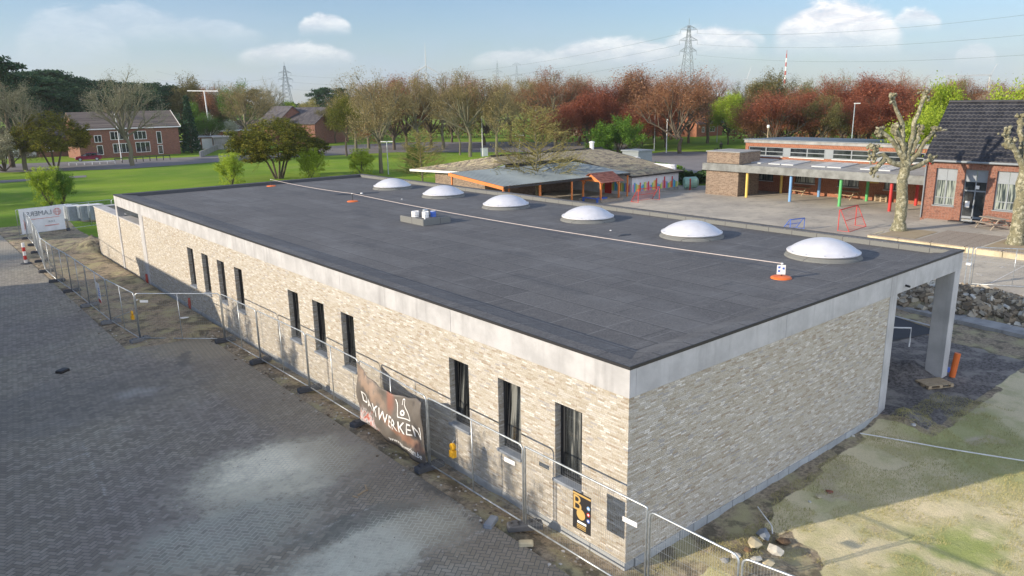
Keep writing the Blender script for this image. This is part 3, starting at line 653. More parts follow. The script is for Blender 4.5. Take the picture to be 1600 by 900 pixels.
# safety line
ST = [G(1220.5,434.5,RZ), G(551,315,RZ), G(424,291,RZ)]
for i, P in enumerate(ST):
    t = thing('rope_stand', ('orange footed rope stand nearest the front edge of the roof', 'orange footed rope stand in the middle between two others', 'orange footed rope stand at the far end of the roof')[i], 'stand', P, 0, 'stands carrying the white rope')
    q = MB(); q.lathe([(.3,0),(.3,.02),(.26,.05),(.08,.07),(.04,.07)], 24); q.build('base_disc', M['orange'], t)
    q = MB(); q.tube([(0,0,.06),(0,0,.42)], .018, 8); q.build('post', M['black'], t)
    q = MB(); q.lathe([(.035,0),(.035,.04),(.001,.045)], 10, (0,0,.415)); q.build('rope_clip', M['white'], t)
q = MB(); q.box(-.02, -.12, .12, .0, .12, .4); o = q.build('warning_card', M['white'], None, loc=(ST[0].x-.03, ST[0].y, RZ)); o.rotation_euler = (0,0,rad(40)); tag(o, 'small white card with blue symbols hung on the nearest rope stand', 'card')
q = MB()
for zc in (.33, .25, .18): q.lathe([(.028,-.0),(.028,.004),(.001,.004)], 12)
q = MB()
for yc, zc in ((.06,.33),(.06,.22),(-.06,.3)): q.box(-.0235, yc-.03, zc-.03, -.0205, yc+.03, zc+.03)
q.build('symbol', M['blue'], o)
def cord(pts, r, name, mat, label, cat='rope', n=6):
    q = MB(); q.tube(pts, r, n); return tag(q.build(name, mat), label, cat)
rp = []
for i in range(2):
    A, B = ST[i], ST[i+1]; n = 14
    for k in range(n+(i == 1)):
        s_ = k/n; q = A.lerp(B, s_); sag = .16*(B-A).length/25*4*s_*(1-s_); rp.append((q.x, q.y, RZ+.44-sag))
cord(rp, .013, 'safety_rope', material('rope', (.5,.44,.42), .8), 'pale rope strung along the flat roof between the orange stands')
for px, py, sx, nm, lb in ((565,303,.5,'roofing_scrap','white scrap on the dark strip near the farthest dome'),(628,312,.3,'roofing_scrap','tiny white scrap alone on the roof left of the second dome'),(954,361,.3,'roofing_scrap','tiny white scrap between the rope and the domes')):
    P = G(px, py, RZ); q = MB(); q.rock((0,0,.03), .11*sx*1.6, px, .5); tag(q.build(nm, M['white'], None, loc=P), lb, 'scrap')
for pts, lb in (([(523,305),(590,301.5),(592,299.8),(530,303)], 'dark offcut strip of roofing near the farthest dome'), ([(966,369),(984,367),(986,365.5),(972,366)], 'small dark offcut of roofing right of the rope')):
    q = MB(); q.slab([(*G(a_, b_, RZ+.012)[:2], RZ+.012) for a_, b_ in pts], .01); tag(q.build('roofing_offcut', M['black']), lb, 'offcut')

# ------------------------------------------------------------------ site fence
def fence_panel(A, B, label, z=.2, h=2.0, corner=.12, mid=True, brace=False, wires=True, name='site_fence', hs=.055, top=None):
    A = Vector((A[0], A[1])); B = Vector((B[0], B[1])); d = B-A; ln = d.length-.07; u = d.normalized()
    t = thing(name, label, 'fence panel', (A.x+u.x*.035, A.y+u.y*.035, z), math.atan2(d.y, d.x), 'mobile steel fence panels around the site')
    f = MB(); r = .021; zb = .12; pts = [(0,0,0),(0,0,h-corner)]
    for k in range(1, 5): a = k/4*math.pi/2; pts.append((corner*(1-math.cos(a)), 0, h-corner+corner*math.sin(a)))
    for k in range(0, 5): a = math.pi/2*(1-k/4); pts.append((ln-corner*(1-math.cos(a)), 0, h-corner+corner*math.sin(a)))
    pts.append((ln,0,0)); f.tube(pts, r, 8); f.tube([(0,0,zb),(ln,0,zb)], r*.9, 8)
    if mid: f.tube([(ln/2,0,zb),(ln/2,0,h)], r*.8, 6)
    f.build('frame', M['galv'], t, True)
    if wires:
        m_ = MB(); w = .0021
        n = int(ln/hs)
        for k in range(1, n): x_ = ln*k/n; m_.tube([(x_,0,zb),(x_,0,h)], w, 3, False)
        for k in range(1, 8): z_ = zb+(h-zb)*k/8; m_.tube([(0,.003,z_),(ln,.003,z_)], w*1.1, 3, False)
        m_.build('wire_mesh', M['wire'], t)
    if brace: q = MB(); q.tube([(ln*.1,.03,h*.6),(ln*.9,.03,.3)], .016, 6); q.build('brace', M['galv'], t)
    return t
def foot(P, rz, label, mat='rubber', z=.2):
    t = thing('rubber_block', label, 'fence foot', (P[0], P[1], z), rz, 'heavy feet holding up the mobile fence')
    q = MB(); q.bbox(-.4, -.13, 0, .4, .13, .14, .03)
    for sx in (-1, 1): q.box(sx*.22-.07, -.11, .14, sx*.22+.07, .11, .155)
    q.build('block', M[mat], t)
    for k in (-.3, -.15, .15, .3): q = MB(); q.lathe([(.025,0),(.025,.012),(.012,.013)], 8, (k, 0, .155)); q.build('socket', M['black'], t)
    return t
zc = lambda q, z=2.2: (G(q[0], q[1], z).x, G(q[0], q[1], z).y)
P0 = zc((1013.5,794)); P0b = zc((1158,866)); P0c = zc((1250,900.5)); P0d = (P0b[0]+(P0c[0]-P0b[0])*1.9, P0b[1]+(P0c[1]-P0b[1])*1.9)
FA = [P0, (-.69,2.36), (-.70,6.13), (-.60,9.85), (-.60,13.4), (-.70,17.3), (-.79,20.7)]
lab = ['nearest sharp cornered fence panel by the building corner with the black sign', 'fence panel between the banner and the rubber foot with the yellow lamp', 'fence panel behind the roofing banner', 'bare fence panel just left of the banner', 'second bare fence panel left of the banner', 'third bare fence panel left of the banner']
for i in range(6): fence_panel(FA[i], FA[i+1], lab[i], corner=.03 if i == 0 else .12, mid=i != 0, hs=.05 if i < 3 else .07)
fence_panel(P0, P0b, 'fence panel turning off to the right over the pale rubble', z=.15, mid=False, hs=.05)
fence_panel(P0b, P0d, 'fence panel leaving the picture at the bottom edge', z=.15, mid=False, hs=.05)
FB = [(-.79,20.7), (-3.37,23.2), (-3.62,26.9), (-3.68,30.8), (-3.72,34.7), (-3.86,37.9), (-3.86,41.3), (-3.5,44.9), (-3.2,48.5), (-2.9,52.0), (-2.8,55.4)]
labs = ['fence panel standing across, turned square to the long wall', 'fence panel with the yellow lamp on its end post', 'fence panel carrying the small white and red notice', 'fourth panel back from the turn of the fence, opposite the open loggia', 'fifth panel back from the turn of the fence', 'sixth panel back from the turn of the fence', 'fence panel level with the striped marker post', 'fence panel just behind the striped marker post', 'next to last panel before the white company banner', 'last panel of the long row before the white company banner']
for i in range(10): fence_panel(FB[i], FB[i+1], labs[i], brace=i in (1, 2), hs=.08)
FC = [(-3.1,57.1), (.25,57.75), (3.7,58.5), (7.1,59.3)]
for i in range(3): fence_panel(FC[i], FC[i+1], ('fence panel behind the white company banner', 'fence panel in front of the block pallets', 'far fence panel half hidden by the brick wall end')[i], hs=.09)
fl = ['rubber fence foot under the sharp cornered panel beside the near window', 'rubber fence foot at the right end of the banner', 'rubber fence foot at the left end of the banner', 'fence foot two panels along from the banner', 'fence foot three panels along from the banner', 'fence foot where the fence turns away from the wall']
for i, q in enumerate(FA[1:]): foot(q, rad((-32,-5,10,-8,4,-10)[i]), fl[i], 'rubber')
fl2 = ['pale grey fence foot at the yellow lamp', 'grey fence foot below the small notice', 'light grey fence foot one panel behind the notice', 'dark fence foot two panels behind the notice', 'dark fence foot three panels behind the notice', 'dark fence foot four panels behind the notice', 'dark fence foot nearest the striped post', 'dark fence foot just beyond the striped post', 'dark fence foot near the company banner', 'dark fence foot at the corner by the company banner']
for i, q in enumerate(FB[1:]): foot(q, rad((12,-6,5,0,-4,6,3,-3,0,4)[i]), fl2[i], 'blockgrey' if i < 3 else 'rubber')
for i, q in enumerate(FC[1:3]): foot(q, rad(80), ('fence foot at the right end of the company banner', 'fence foot between the pallets and the brick wall')[i])
foot(P0, rad(75), 'fence foot below the building corner at the bottom edge', z=.12)

# banner with lettering, hung sagging on its panel
A, B = Vector((FA[3][0]-.05, FA[3][1])), Vector((FA[2][0]-.05, FA[2][1]))      # left end in the picture first
def banner_pt(u, v):
    """u 0..1 from the left end, v 0 bottom .. 1 top; the top edge sags and pulls away from the right corner"""
    topz = 2.18 - .30*math.sin(math.pi*min(1, u*1.1))**.8*(1 if u < .9 else 1) - .12*u; botz = .42 - .22*u + .04*math.sin(u*9)
    z = botz + (topz-botz)*v; q = A.lerp(B, .01+.97*u)
    bul = .10*math.sin(math.pi*u)*math.sin(math.pi*v)+.035*math.sin(u*17+v*5)*(1-v*.4)+.02*math.sin(u*31-v*11)+.03*math.sin((u-v)*8)
    return Vector((q.x-.05-bul, q.y, z))
bn = thing('roofing_banner', 'sagging dark roofers banner with white lettering tied to the fence', 'banner', (0,0,0))
q = MB(); nu, nv = 60, 24
vs = [tuple(banner_pt(i/nu, j/nv)) for i in range(nu+1) for j in range(nv+1)]
fs = [(i*(nv+1)+j, (i+1)*(nv+1)+j, (i+1)*(nv+1)+j+1, i*(nv+1)+j+1) for i in range(nu) for j in range(nv)]
q.add(vs, fs)
def banner_fn(N):
    p = N.obj(); x, y, z = N.xyz(p)
    u = N.mr(y, A.y, B.y, 0., 1., False); v = N.mr(z, .3, 2.1, 0., 1., False)
    base = N.mix(N.noise(p, 2.5, 4), (.08,.07,.062), (.155,.14,.122))
    nz = N.noise(p, 3.2, 4, .6)
    k = N.ellipse(u, N.m('ADD', v, N.m('MULTIPLY', N.m('SUBTRACT', nz, .5), .5)), .22, .75, .3, .1, -.7, .7)
    base = N.mix(N.m('MULTIPLY', k, .45), base, (.5,.34,.24))
    k2 = N.ellipse(u, N.m('ADD', v, N.m('MULTIPLY', N.m('SUBTRACT', nz, .5), .4)), .55, .8, .05, .25, 0., .6); base = N.mix(N.m('MULTIPLY', k2, .4), base, (.45,.14,.08))
    k3 = N.ellipse(u, N.m('ADD', v, N.m('MULTIPLY', N.m('SUBTRACT', nz, .5), .5)), .18, .12, .17, .14, -.2, .5); base = N.mix(N.m('MULTIPLY', k3, .8), base, N.ramp(N.noise(p, 9., 3), [(.35,(.1,.08,.07)),(.5,(.6,.6,.62)),(.65,(.45,.08,.04))]))
    k4 = N.ellipse(u, N.m('ADD', v, N.m('MULTIPLY', N.m('SUBTRACT', nz, .5), .3)), .7, .28, .28, .07, -.35, .6); return N.mix(N.m('MULTIPLY', k4, .35), base, (.5,.22,.12))
cloth = q.build('cloth', material('banner_cloth', rough=.6, fn=banner_fn), bn, True)
sm = cloth.modifiers.new('thickness', 'SOLIDIFY'); sm.thickness = .004
bl = 3.6
def on_banner(u0, v0, slant=0.):
    def f(x, y, z):
        u = u0 + x/bl; v = v0 + y/1.75 + slant*x/bl
        q_ = banner_pt(min(max(u, 0), 1), min(max(v, 0), 1)); return (q_.x-.012-z, q_.y, q_.z)
    return f
text_mesh('DAKWERKEN', .50, 'lettering', M['white'], bn, on_banner(.52, .47, .0), spacing=1.08, sub=1)
text_mesh('www.dakwerken.be', .2, 'web_address', M['white'], bn, on_banner(.74, .12, .0), sub=1)
q = MB()                                            # outline of a sloping roof with a small chimney, above the word
def stroke(pts, w=.03):
    f = on_banner(0, 0)
    for a_, b_ in zip(pts, pts[1:]):
        a_, b_ = Vector(a_), Vector(b_); n_ = 5; d_ = (b_-a_).normalized(); m_ = Vector((-d_.y, d_.x))*w/2
        vs = []
        for k in range(n_+1):
            c_ = a_.lerp(b_, k/n_)
            for sg in (-1, 1): e_ = c_+m_*sg; vs.append(f(e_.x, e_.y, 0.))
        q.add(vs, [(2*k, 2*k+1, 2*k+3, 2*k+2) for k in range(n_)])
stroke([(2.28,1.62),(2.52,1.15),(3.08,1.12),(2.72,1.52),(2.7,1.68),(2.58,1.66),(2.6,1.5)]); stroke([(2.6,1.3),(2.66,1.22),(2.74,1.24),(2.74,1.33),(2.66,1.36),(2.6,1.3)], .05)
q.build('logo', M['white'], bn)

# black sign with a gold B
sg = thing('fence_sign', 'black site sign with gold letter and round badge on the nearest panel', 'sign', (-.74, .0, 0))
uF = (Vector(FA[1])-Vector(FA[0])).normalized()
SX = lambda y: FA[0][0]+(y-FA[0][1])*uF.x/uF.y-.05
y0s, y1s, z0s, z1s = onp = (.20, .90, .98, 1.83)
sg.location = (SX(.55), .55, 1.4); sg.rotation_euler = (0, 0, math.atan2(uF.y, uF.x)+math.pi)
# local: x to the viewer's right, z up, -y towards the viewer
ym = material('sign_gold', (.5,.33,.11), .5)
q = MB(); q.box(-.25, -.004, -.42, .25, .004, .42); q.build('panel', M['black'], sg)
onS = lambda cx, cz: (lambda x, y, z: (cx+x, -.006-z, cz+y))
text_mesh('B', .48, 'gold_letter', ym, sg, onS(-.13, .16))
q = MB()
def disc(q, cx, cz, r, y_=-.0065, mi=0): q.add([(cx, y_, cz)]+[(cx+r*math.cos(k*math.pi/12), y_, cz+r*math.sin(k*math.pi/12)) for k in range(24)], [(0, 1+k, 1+(k+1) % 24) for k in range(24)], mi)
disc(q, -.02, -.05, .12, -.0085); q.build('round_badge', ym, sg)
for s4_ in ((-.25,.355,.25,.395),(-.13,-.31,.12,-.29),(-.13,-.345,.12,-.325),(-.13,-.38,.12,-.365)): q = MB(); q.box(s4_[0], -.007, s4_[1], s4_[2], -.005, s4_[3]); q.build('gold_stripe', ym, sg)
q = MB(); q.box(-.12, -.007, -.26, .13, -.005, -.21); q.build('white_text_bar', M['white'], sg)
for k, (mt_) in enumerate((M['lightblue'], M['red'], M['blue'])):
    q = MB(); disc(q, .185, .17-.14*k, .045); disc(q, .185, .17-.14*k, .022, -.008, 1); q.build('symbol', [mt_, M['white']], sg)
# white company banner seen from behind: the writing reads reversed
cb = thing('company_banner', 'white company banner seen from behind with mirrored writing and red globe', 'banner', (FC[0][0], FC[0][1], .2), math.atan2(FC[1][1]-FC[0][1], FC[1][0]-FC[0][0]))
wm = material('banner_white', (.72,.73,.74), .6); gm = material('banner_grey_ink', (.2,.22,.24), .6); rm = material('banner_red_ink', (.62,.2,.16), .6)
bx = .2
q = MB(); nu, nv = 20, 8
q.add([(bx+3.05*i/nu, -.04-.03*math.sin(i*.9)*math.sin(j*.8), .15+1.85*j/nv) for i in range(nu+1) for j in range(nv+1)], [(i*(nv+1)+j, (i+1)*(nv+1)+j, (i+1)*(nv+1)+j+1, i*(nv+1)+j+1) for i in range(nu) for j in range(nv)])
q.build('cloth', wm, cb)
mir = lambda cx, cz: (lambda x, y, z: (cx-x, -.085-z, cz+y))
text_mesh('LAMERS', .5, 'lettering', gm, cb, mir(bx+1.35, 1.55)); text_mesh('T.O.P.', .2, 'small_lettering', gm, cb, mir(bx+2.1, .85))
q = MB(); q.box(bx+1.6, -.09, .55, bx+2.6, -.086, .6); q.box(bx+.7, -.09, 1.15, bx+2.7, -.086, 1.18); q.build('underline', rm, cb)
q = MB()
for rr in (.26, .17, .09):
    pts = [(bx+2.6+rr*math.cos(k*math.pi/10)*(1 if rr > .2 else 1), -.088, 1.55+.26*math.sin(k*math.pi/10)) for k in range(21)]; q.tube(pts, .012, 4)
q.tube([(bx+2.34,-.088,1.55),(bx+2.86,-.088,1.55)], .012, 4); q.build('globe_emblem', rm, cb)
sb = thing('narrow_banner', 'narrow white and red banner on the end of the fence row', 'banner', (FB[10][0]-.08, FB[10][1]-.2, .2), rad(82))
q = MB(); q.box(-1.0, -.02, .35, .5, -.01, 1.95); q.build('cloth', wm, sb)
q = MB(); q.box(-.9, .0, .75, .4, .012, 1.25); q.box(-.8, .0, 1.35, .3, .012, 1.5); q.box(-.7,-.034,.8,.2,-.022,1.3); q.build('red_block', rm, sb)
ns = thing('fence_notice', 'small white notice with red bottom edge on the long fence row', 'sign', (-3.66, 28.2, 1.35), rad(88))
q = MB(); q.box(-.32, .02, -.45, .32, .028, .45); q.build('panel', M['white'], ns)
q = MB(); q.box(-.32, .029, -.45, .32, .033, -.3); q.build('red_edge', M['red'], ns)
q = MB()
for k in range(4): q.box(-.24, .029, -.15+.11*k, .2-.05*k, .033, -.1+.11*k)
q.build('print_line', M['blue'], ns)
ym2 = material('lamp_yellow', (.8,.42,.02), .35)
for (x_, y_, z_, lb) in ((-.70, 4.95, 1.0, 'yellow warning lamp hanging on the fence below the third window'), (-3.38, 23.6, 1.05, 'yellow warning lamp hanging near the turn of the fence')):
    t = thing('warning_lamp', lb, 'lamp', (x_-.07, y_, z_), 0, 'yellow site warning lamps')
    q = MB(); q.bbox(-.06, -.09, 0, .06, .09, .18, .015); q.build('battery_case', ym2, t)
    q = MB(); q.M = Matrix.Translation((0,0,.27)) @ Matrix.Rotation(math.pi/2, 4, 'Y'); q.lathe([(.09,-.035),(.095,0),(.09,.035),(.05,.045)], 20); q.build('lens', ym2, t)
    q = MB(); q.tube([(.0,0,.34),(.03,0,.42),(.07,0,.42)], .008, 6); q.build('hook', M['galv'], t)
for (x_, y_, z_, rz, lb) in ((SX(3.)-.01, 2.75, 1.72, -87, 'white label near the top of the panel left of the rubber foot'), (SX(-.75)-.0, -.72, 1.78, -87, 'white label near the top of the sharp cornered panel'), (-3.1, 22.85, 1.9, -44, 'white label on the crosswise panel')):
    q = MB(); q.box(-.17, -.03, -.05, .17, -.02, .05); o = q.build('fence_label', M['white'], None, loc=(x_, y_, z_)); o.rotation_euler = (0,0,rad(rz)); tag(o, lb, 'label', 'white labels on the fence panels')

# ------------------------------------------------------------------ site odds and ends
def pallet(loc, rz, label, mat='wood', group=None, name='wooden_pallet', tilt=None):
    t = thing(name, label, 'pallet', loc, rz, group); 
    if tilt: t.rotation_euler = (*tilt, rz)
    q = MB()
    for k in range(5): q.box(-.6, -.4+.165*k, .12, .6, -.4+.165*k+.13, .142)
    for sx in (-.6, -.07, .46): q.box(sx, -.4, .1, sx+.14, .4, .12)
    q.build('deck', M[mat], t)
    q = MB()
    for sy in (-.4, -.07, .26):
        for sx in (-.6, -.07, .46): q.box(sx, sy, .02, sx+.14, sy+.14, .1)
        q.box(-.6, sy, 0, .6, sy+.12, .02)
    q.build('block_row', M[mat], t); return t
P = G(1459, 603); pallet((P.x, P.y, float(gz(P.x, P.y))+.03), rad(-28), 'pale wooden pallet lying on dark soil at the foot of the big concrete column').scale = (.8, .8, .8)
q = MB(); q.tube([(0,0,0),(0,0,.85)], .1, 16); P = G(1487, 578, .05); o = q.build('orange_pipe', M['orange'], None, loc=(16.58, -.12, .05)); o.rotation_euler = (rad(4), rad(5), 0); tag(o, 'upright orange plastic pipe leaning against the big concrete column', 'pipe')
q = MB(); q.v = []; q.rock((0,0,.05), .28, 5, .25); o = q.build('blue_sheet', M['blue'], None, loc=(17.15, .25, 0)); tag(o, 'crumpled blue plastic beside the orange pipe', 'plastic')
t = thing('low_barrier', 'small white tube barrier standing on the tarmac seen through the portico', 'barrier', (*G(1396, 545)[:2], .1), rad(-48))
q = MB(); q.tube([(-1.2,0,0),(-1.2,0,.75),(.55,0,.75),(.55,0,0)], .03, 6); q.build('tube', M['white'], t)
cordp = [G(px, py, .06) for px, py in ((1344,677),(1380,683),(1430,692),(1480,701),(1530,709),(1600,720),(1680,733))]
cord(cordp, .018, 'ground_cord', M['white'], 'white cord stretched over the grass from the brick wall', 'cord')
cp = [G(px, py, z_) for px, py, z_ in ((1184,792,.02),(1192,803,.15),(1202,816,.12),(1206,822,.1),(1207,834,.02))]
cord(cp, .014, 'loose_cable', M['white'], 'short loose pale cable sticking out of the soil beside the broken slab', 'cable')
# broken stones near the bottom edge
for (px, py, r, f, st, nm, mt, lb) in ((1194,835,.2,.35,(1.5,.8),'stone_slab','stone','flat grey slab lying tilted beside the loose cable'),(1178,858,.19,.35,(1.6,.9),'stone_slab','kerbyellow','broken pale slab just left of the largest white rock'),(1212,868,.17,.8,(1.2,.9),'rock','pale_rubble','largest white broken rock at the edge of the sun'),(1225,845,.16,.5,(1.2,1),'rock','soil','rounded lump of sandy earth above the white rock'),(1150,880,.12,.6,(1,1),'rock','pale_rubble','small pale rock left of the fence posts at the bottom'),(1132,884,.1,.6,(1,1),'rock','concrete_dark','small grey rock farthest left among the rubble'),(1200,888,.13,.5,(1.3,1),'rock','kerbyellow','yellow brick piece behind the bottom fence rail'),(1180,889,.1,.5,(1.3,1),'rock','pale_rubble','white chip behind the bottom fence posts'),(1168,872,.1,.6,(1,1),'rock','soil','brown clod in front of the broken pale slab'),(1296,766,.1,.4,(1,1),'rock','red_brick','reddish brick piece lying in the shaded grass'),(1279,775,.09,.5,(1,1),'rock','kerbyellow','sandy stone next to the reddish brick piece'),(1265,783,.05,.5,(1,1),'rock','pale_rubble','tiny white stone below the sandy one in the shaded grass'),(1332,679,.08,.5,(1,1),'rock','pale_rubble','pale stone at the foot of the wall where the white cord starts'),(1425,672,.09,.6,(1,1),'rock','concrete','round pale stone in the dark rubble patch')):
    P = G(px, py, .05); q = MB(); q.rock((0,0,r*f*.6), r, px, f, 0, st); tag(q.build(nm, M[mt], None, loc=(P.x, P.y, float(gz(P.x, P.y)))), lb, 'stone')
for k, (a_, b_, ln, rz) in enumerate(((566,770,.32,20),(572,764,.3,70),(555,777,.16,110))):
    P = G(a_, b_, .2); q = MB(); q.box(-ln/2, -.02, 0, ln/2, .02, .02); o = q.build('wood_offcut', M['wood'], None, loc=(P.x, P.y, .204+.021*(k == 1))); o.rotation_euler = (0,0,rad(rz)); tag(o, ('long wood splinter under the crossing one on the paving', 'wood splinter lying across the other on the paving', 'short wood splinter lying apart on the paving')[k], 'offcut')
P = G(98, 581, .2); q = MB(); q.bbox(-.2, -.15, 0, .2, .15, .1, .03); o = q.build('drain_block', M['black'], None, loc=(P.x, P.y, .2)); o.rotation_euler = (0,0,.6); tag(o, 'small black block lying alone on the dark paving', 'block')
P = G(285, 835-310, .25)
P = G(790, 828, .2); q = MB(); q.bbox(-.22,-.1,0,.22,.1,.1,.02); o = q.build('grey_brick', M['stone'], None, loc=(-1.15, 3.0, .2)); o.rotation_euler = (0,0,.5); tag(o, 'grey concrete brick leaning by the near rubber foot', 'brick')
q = MB(); q.bbox(-.16,-.08,0,.16,.08,.09,.02); o = q.build('grey_brick', M['kerbyellow'], None, loc=(-1.1, 1.85, .2)); o.rotation_euler = (0,0,-.7); tag(o, 'tan paving brick lying in front of the near rubber foot', 'brick')
# litter of chips along the foot of the fence
q = MB(); rn = random.Random(11)
for k in range(420):
    y = rn.uniform(-1, 22) if k < 300 else rn.uniform(22, 44); x = (-.85 if k < 300 else -3.9)+rn.gauss(0, .28)
    zz = .2 if x < (-1.15 if y < 22.2 else -4.1) else float(gz(x, y)); q.rock((x, y, zz+.01), rn.uniform(.015, .055), k, .5)
for k in range(260):
    P = G(rn.uniform(350, 940), rn.uniform(640, 899), .2)
    if P.x < -1.2: q.rock((P.x, P.y, .206), rn.uniform(.006, .018), k, .5)
tag(q.build('paving_chips', material('chips', rough=.9, fn=lambda N: N.ramp(N.island(), [(0,(.12,.09,.06)),(.5,(.3,.25,.19)),(1.,(.6,.58,.53))]))), 'scattered stone chips along the foot of the fence', kind='stuff')
# striped marker post
P = G(41, 412, .2); t = thing('marker_post', 'red and white striped marker post standing on the paving', 'post', (P.x, P.y, .2))
q = MB()
for k in range(5): q.lathe([(.09,k*.26),(.09,(k+1)*.26-.002)], 12, mi=k % 2)
q.build('post', [M['white'], M['red']], t); q = MB(); q.lathe([(.3,0),(.3,.04),(.2,.07),(.001,.07)], 16); q.build('foot_plate', M['rubber'], t)
# pallets of wrapped concrete blocks
for k, (px, py) in enumerate(((103,345),(117,346),(136,345),(150,344))):
    P = G(px, py, .1); t = thing('block_stack', ('grey block stack behind the right edge of the company banner', 'second block stack from the company banner', 'third block stack from the company banner', 'block stack nearest the brick wall end')[k], 'block stack', (P.x, P.y, .1), rad(12), 'wrapped stacks of grey concrete blocks')
    q = MB()
    for a_ in range(4):
        for c_ in range(5): q.box(-.58+.3*a_, -.5, .13+.24*c_, -.58+.3*a_+.28, .5, .13+.24*c_+.225)
    q.build('blocks', M['stone'], t)
    q = MB(); q.slab([(-.63,-.55,1.36),(.6,-.55,1.34),(.6,.55,1.36),(-.63,.55,1.37)], .02); q.box(-.64, -.3, .3, -.6, .55, 1.34); q.build('wrapping', M['white'], t)
    q = MB()
    for sy in (-.5, 0, .4): q.box(-.6, sy, 0, .6, sy+.1, .12)
    q.build('pallet', M['wood_grey'], t)
for (px, py, w_, h_, mt, nm, ct, lb) in ((86,343,.9,.05,'black','plastic_sheet','sheet','dark crumpled sheet on the soil near the company banner'),(288,498,.3,.06,'white','white_bag','bag','small white bag on the soil by the red brown pipe stub'),(213,470,.25,.05,'white','white_bag','bag','white scrap lying inside the fence near the yellow lamp')):
    P = G(px, py, .2); q = MB(); q.rock((0,0,h_), w_*.5, px, .25, 0, (1.6,.8)); tag(q.build(nm, M[mt], None, loc=(P.x, P.y, float(gz(P.x, P.y)) if P.x > -1.1 or P.y > 22 else .2)), lb, ct)
# concrete strip and rubble heap right of the portico
A = G(1380, 474); B = G(1640, 533); d = (B-A).normalized(); n = Vector((-d.y, d.x, 0))
q = MB(); k = 0; rn = random.Random(5); Ls = (B-A).length
while k < Ls:
    e = min(Ls, k+1.8); a_, b_ = A+d*(k+.01), A+d*(e-.01); w0 = .5; q.slab([a_-n*w0+Vector((0,0,.16)), b_-n*w0+Vector((0,0,.15)), b_+n*w0+Vector((0,0,.17)), a_+n*w0+Vector((0,0,.16))], .4); k += 1.8
tag(q.build('concrete_kerb', M['concrete_dark']), 'long concrete kerb strip in front of the rubble heap', 'kerb')
q = MB(); rn = random.Random(8); dR = (RUB1-RUB0); LR = dR.length; dR /= LR; nR = Vector((-dR.y, dR.x, 0)); slabs = []
for k in range(2300):
    t_ = rn.uniform(-.6, LR); s_ = rn.gauss(0, .8); 
    if abs(s_) > 1.85: continue
    P = RUB0+dR*t_+nR*s_; z_ = float(gz(P.x, P.y)); r = rn.uniform(.06, .15)*(1.2 if t_ < 4 else 1)
    w_, h_, dpt = r*rn.uniform(.9,1.6), r*rn.uniform(.35,.7), r
    q.M = Matrix.Translation((P.x, P.y, z_+.05)) @ Matrix.Rotation(rn.uniform(0,6), 4, 'Z') @ Matrix.Rotation(rn.gauss(0,.6), 4, 'X') @ Matrix.Rotation(rn.gauss(0,.5), 4, 'Y')
    if k % 11 == 3 and len(slabs) < 60: slabs.append((q.M.copy(), w_, dpt, h_)); continue
    q.box(-w_, -dpt, -h_, w_, dpt, h_)
q.M = Matrix.Identity(4); tag(q.build('rubble_heap', M['rubble']), 'heap of broken brown and grey paving blocks behind the kerb strip', kind='stuff')
q = MB(); q.bbox(-.16, -.12, -.06, .16, .12, .06, .02); base_ = q.build('broken_block', M['pale_rubble']); first = True
for Mx, w_, dp, h_ in slabs[:40]:
    o = base_ if first else base_.copy()
    if not first: COL.objects.link(o)
    first = False; o.matrix_world = Matrix.Translation((0,0,.06)) @ Mx; tag(o, 'pale broken block lying on top of the brown rubble heap', 'block', 'pale blocks scattered over the rubble heap')
# two fence poles behind the column
P = G(1506, 447)
t = thing('fence_pole_pair', 'pair of bare steel fence poles standing by the rubble heap', 'fence pole', (P.x, P.y, 0)); q = MB(); q.tube([(0,0,0),(0,0,2.0)], .03, 8); q.tube([(.18,-.14,0),(.18,-.14,2.0)], .03, 8); q.build('pole', M['galv'], t); q = MB(); q.box(-.04,-.18,1.1,.22,.03,1.2); q.build('clamp', M['white'], t)
q = MB(); q.box(0,0,1.95,4.2,.03,2.0); 
fence_panel((P.x+.25, P.y-.2), (P.x+2.1, P.y-3.3), 'fence panel beside the rubble heap at the right edge', z=0, hs=.1)

# ------------------------------------------------------------------ plaza with kerb, plane trees, picnic table
q = MB(); q.prism([(39.9,-30),(39.9,13.4),(49.6,13.9),(49.6,-30)], -.05, .345); o = q.build('plaza', M['court']); tag(o, 'raised paved terrace in front of the brick school building', None, None, 'structure')
q = MB(); y = 13.6; k = 0
while y > -6: q.box(39.45, y-1.98, 0, 39.9, y-.02, .36); q.box(39.40, y-2.05+.12, .36, 39.95, y, .41, 1); y -= 2.0
q.box(39.9, 13.42, 0, 41.5, 13.6, .38)
tag(q.build('terrace_kerb', [M['kerbyellow'], M['wood_grey']]), 'yellowish kerb wall with grey coping along the terrace', 'kerb')
for (x0, x1, y0, y1, lb) in ((40.1,43.9,10.9,13.2,'tree pit of bare earth round the nearer plane tree'),(40.1,43.9,2.0,6.9,'tree pit of bare earth at the right edge')):
    q = MB(); q.box(x0,y0,.345,x1,y1,.365); tag(q.build('tree_pit', M['kerbyellow']), lb, None, None, 'structure')
for o in [o for o in COL.objects if o.name.startswith('tree_pit')]:
    o.data.materials[0] = material('pit_earth', rough=1., fn=lambda N: N.mix(N.noise(N.world(), 1.5, 5, .7), (.26,.2,.12), (.4,.33,.22)))
q = MB()
for k in range(5): q.box(40.1, 7.1+.72*k, .345, 45.0, 7.1+.72*k+.70, .36)
tag(q.build('timber_deck', M['wood_grey']), 'grey plank deck between the two tree pits', None, None, 'structure')
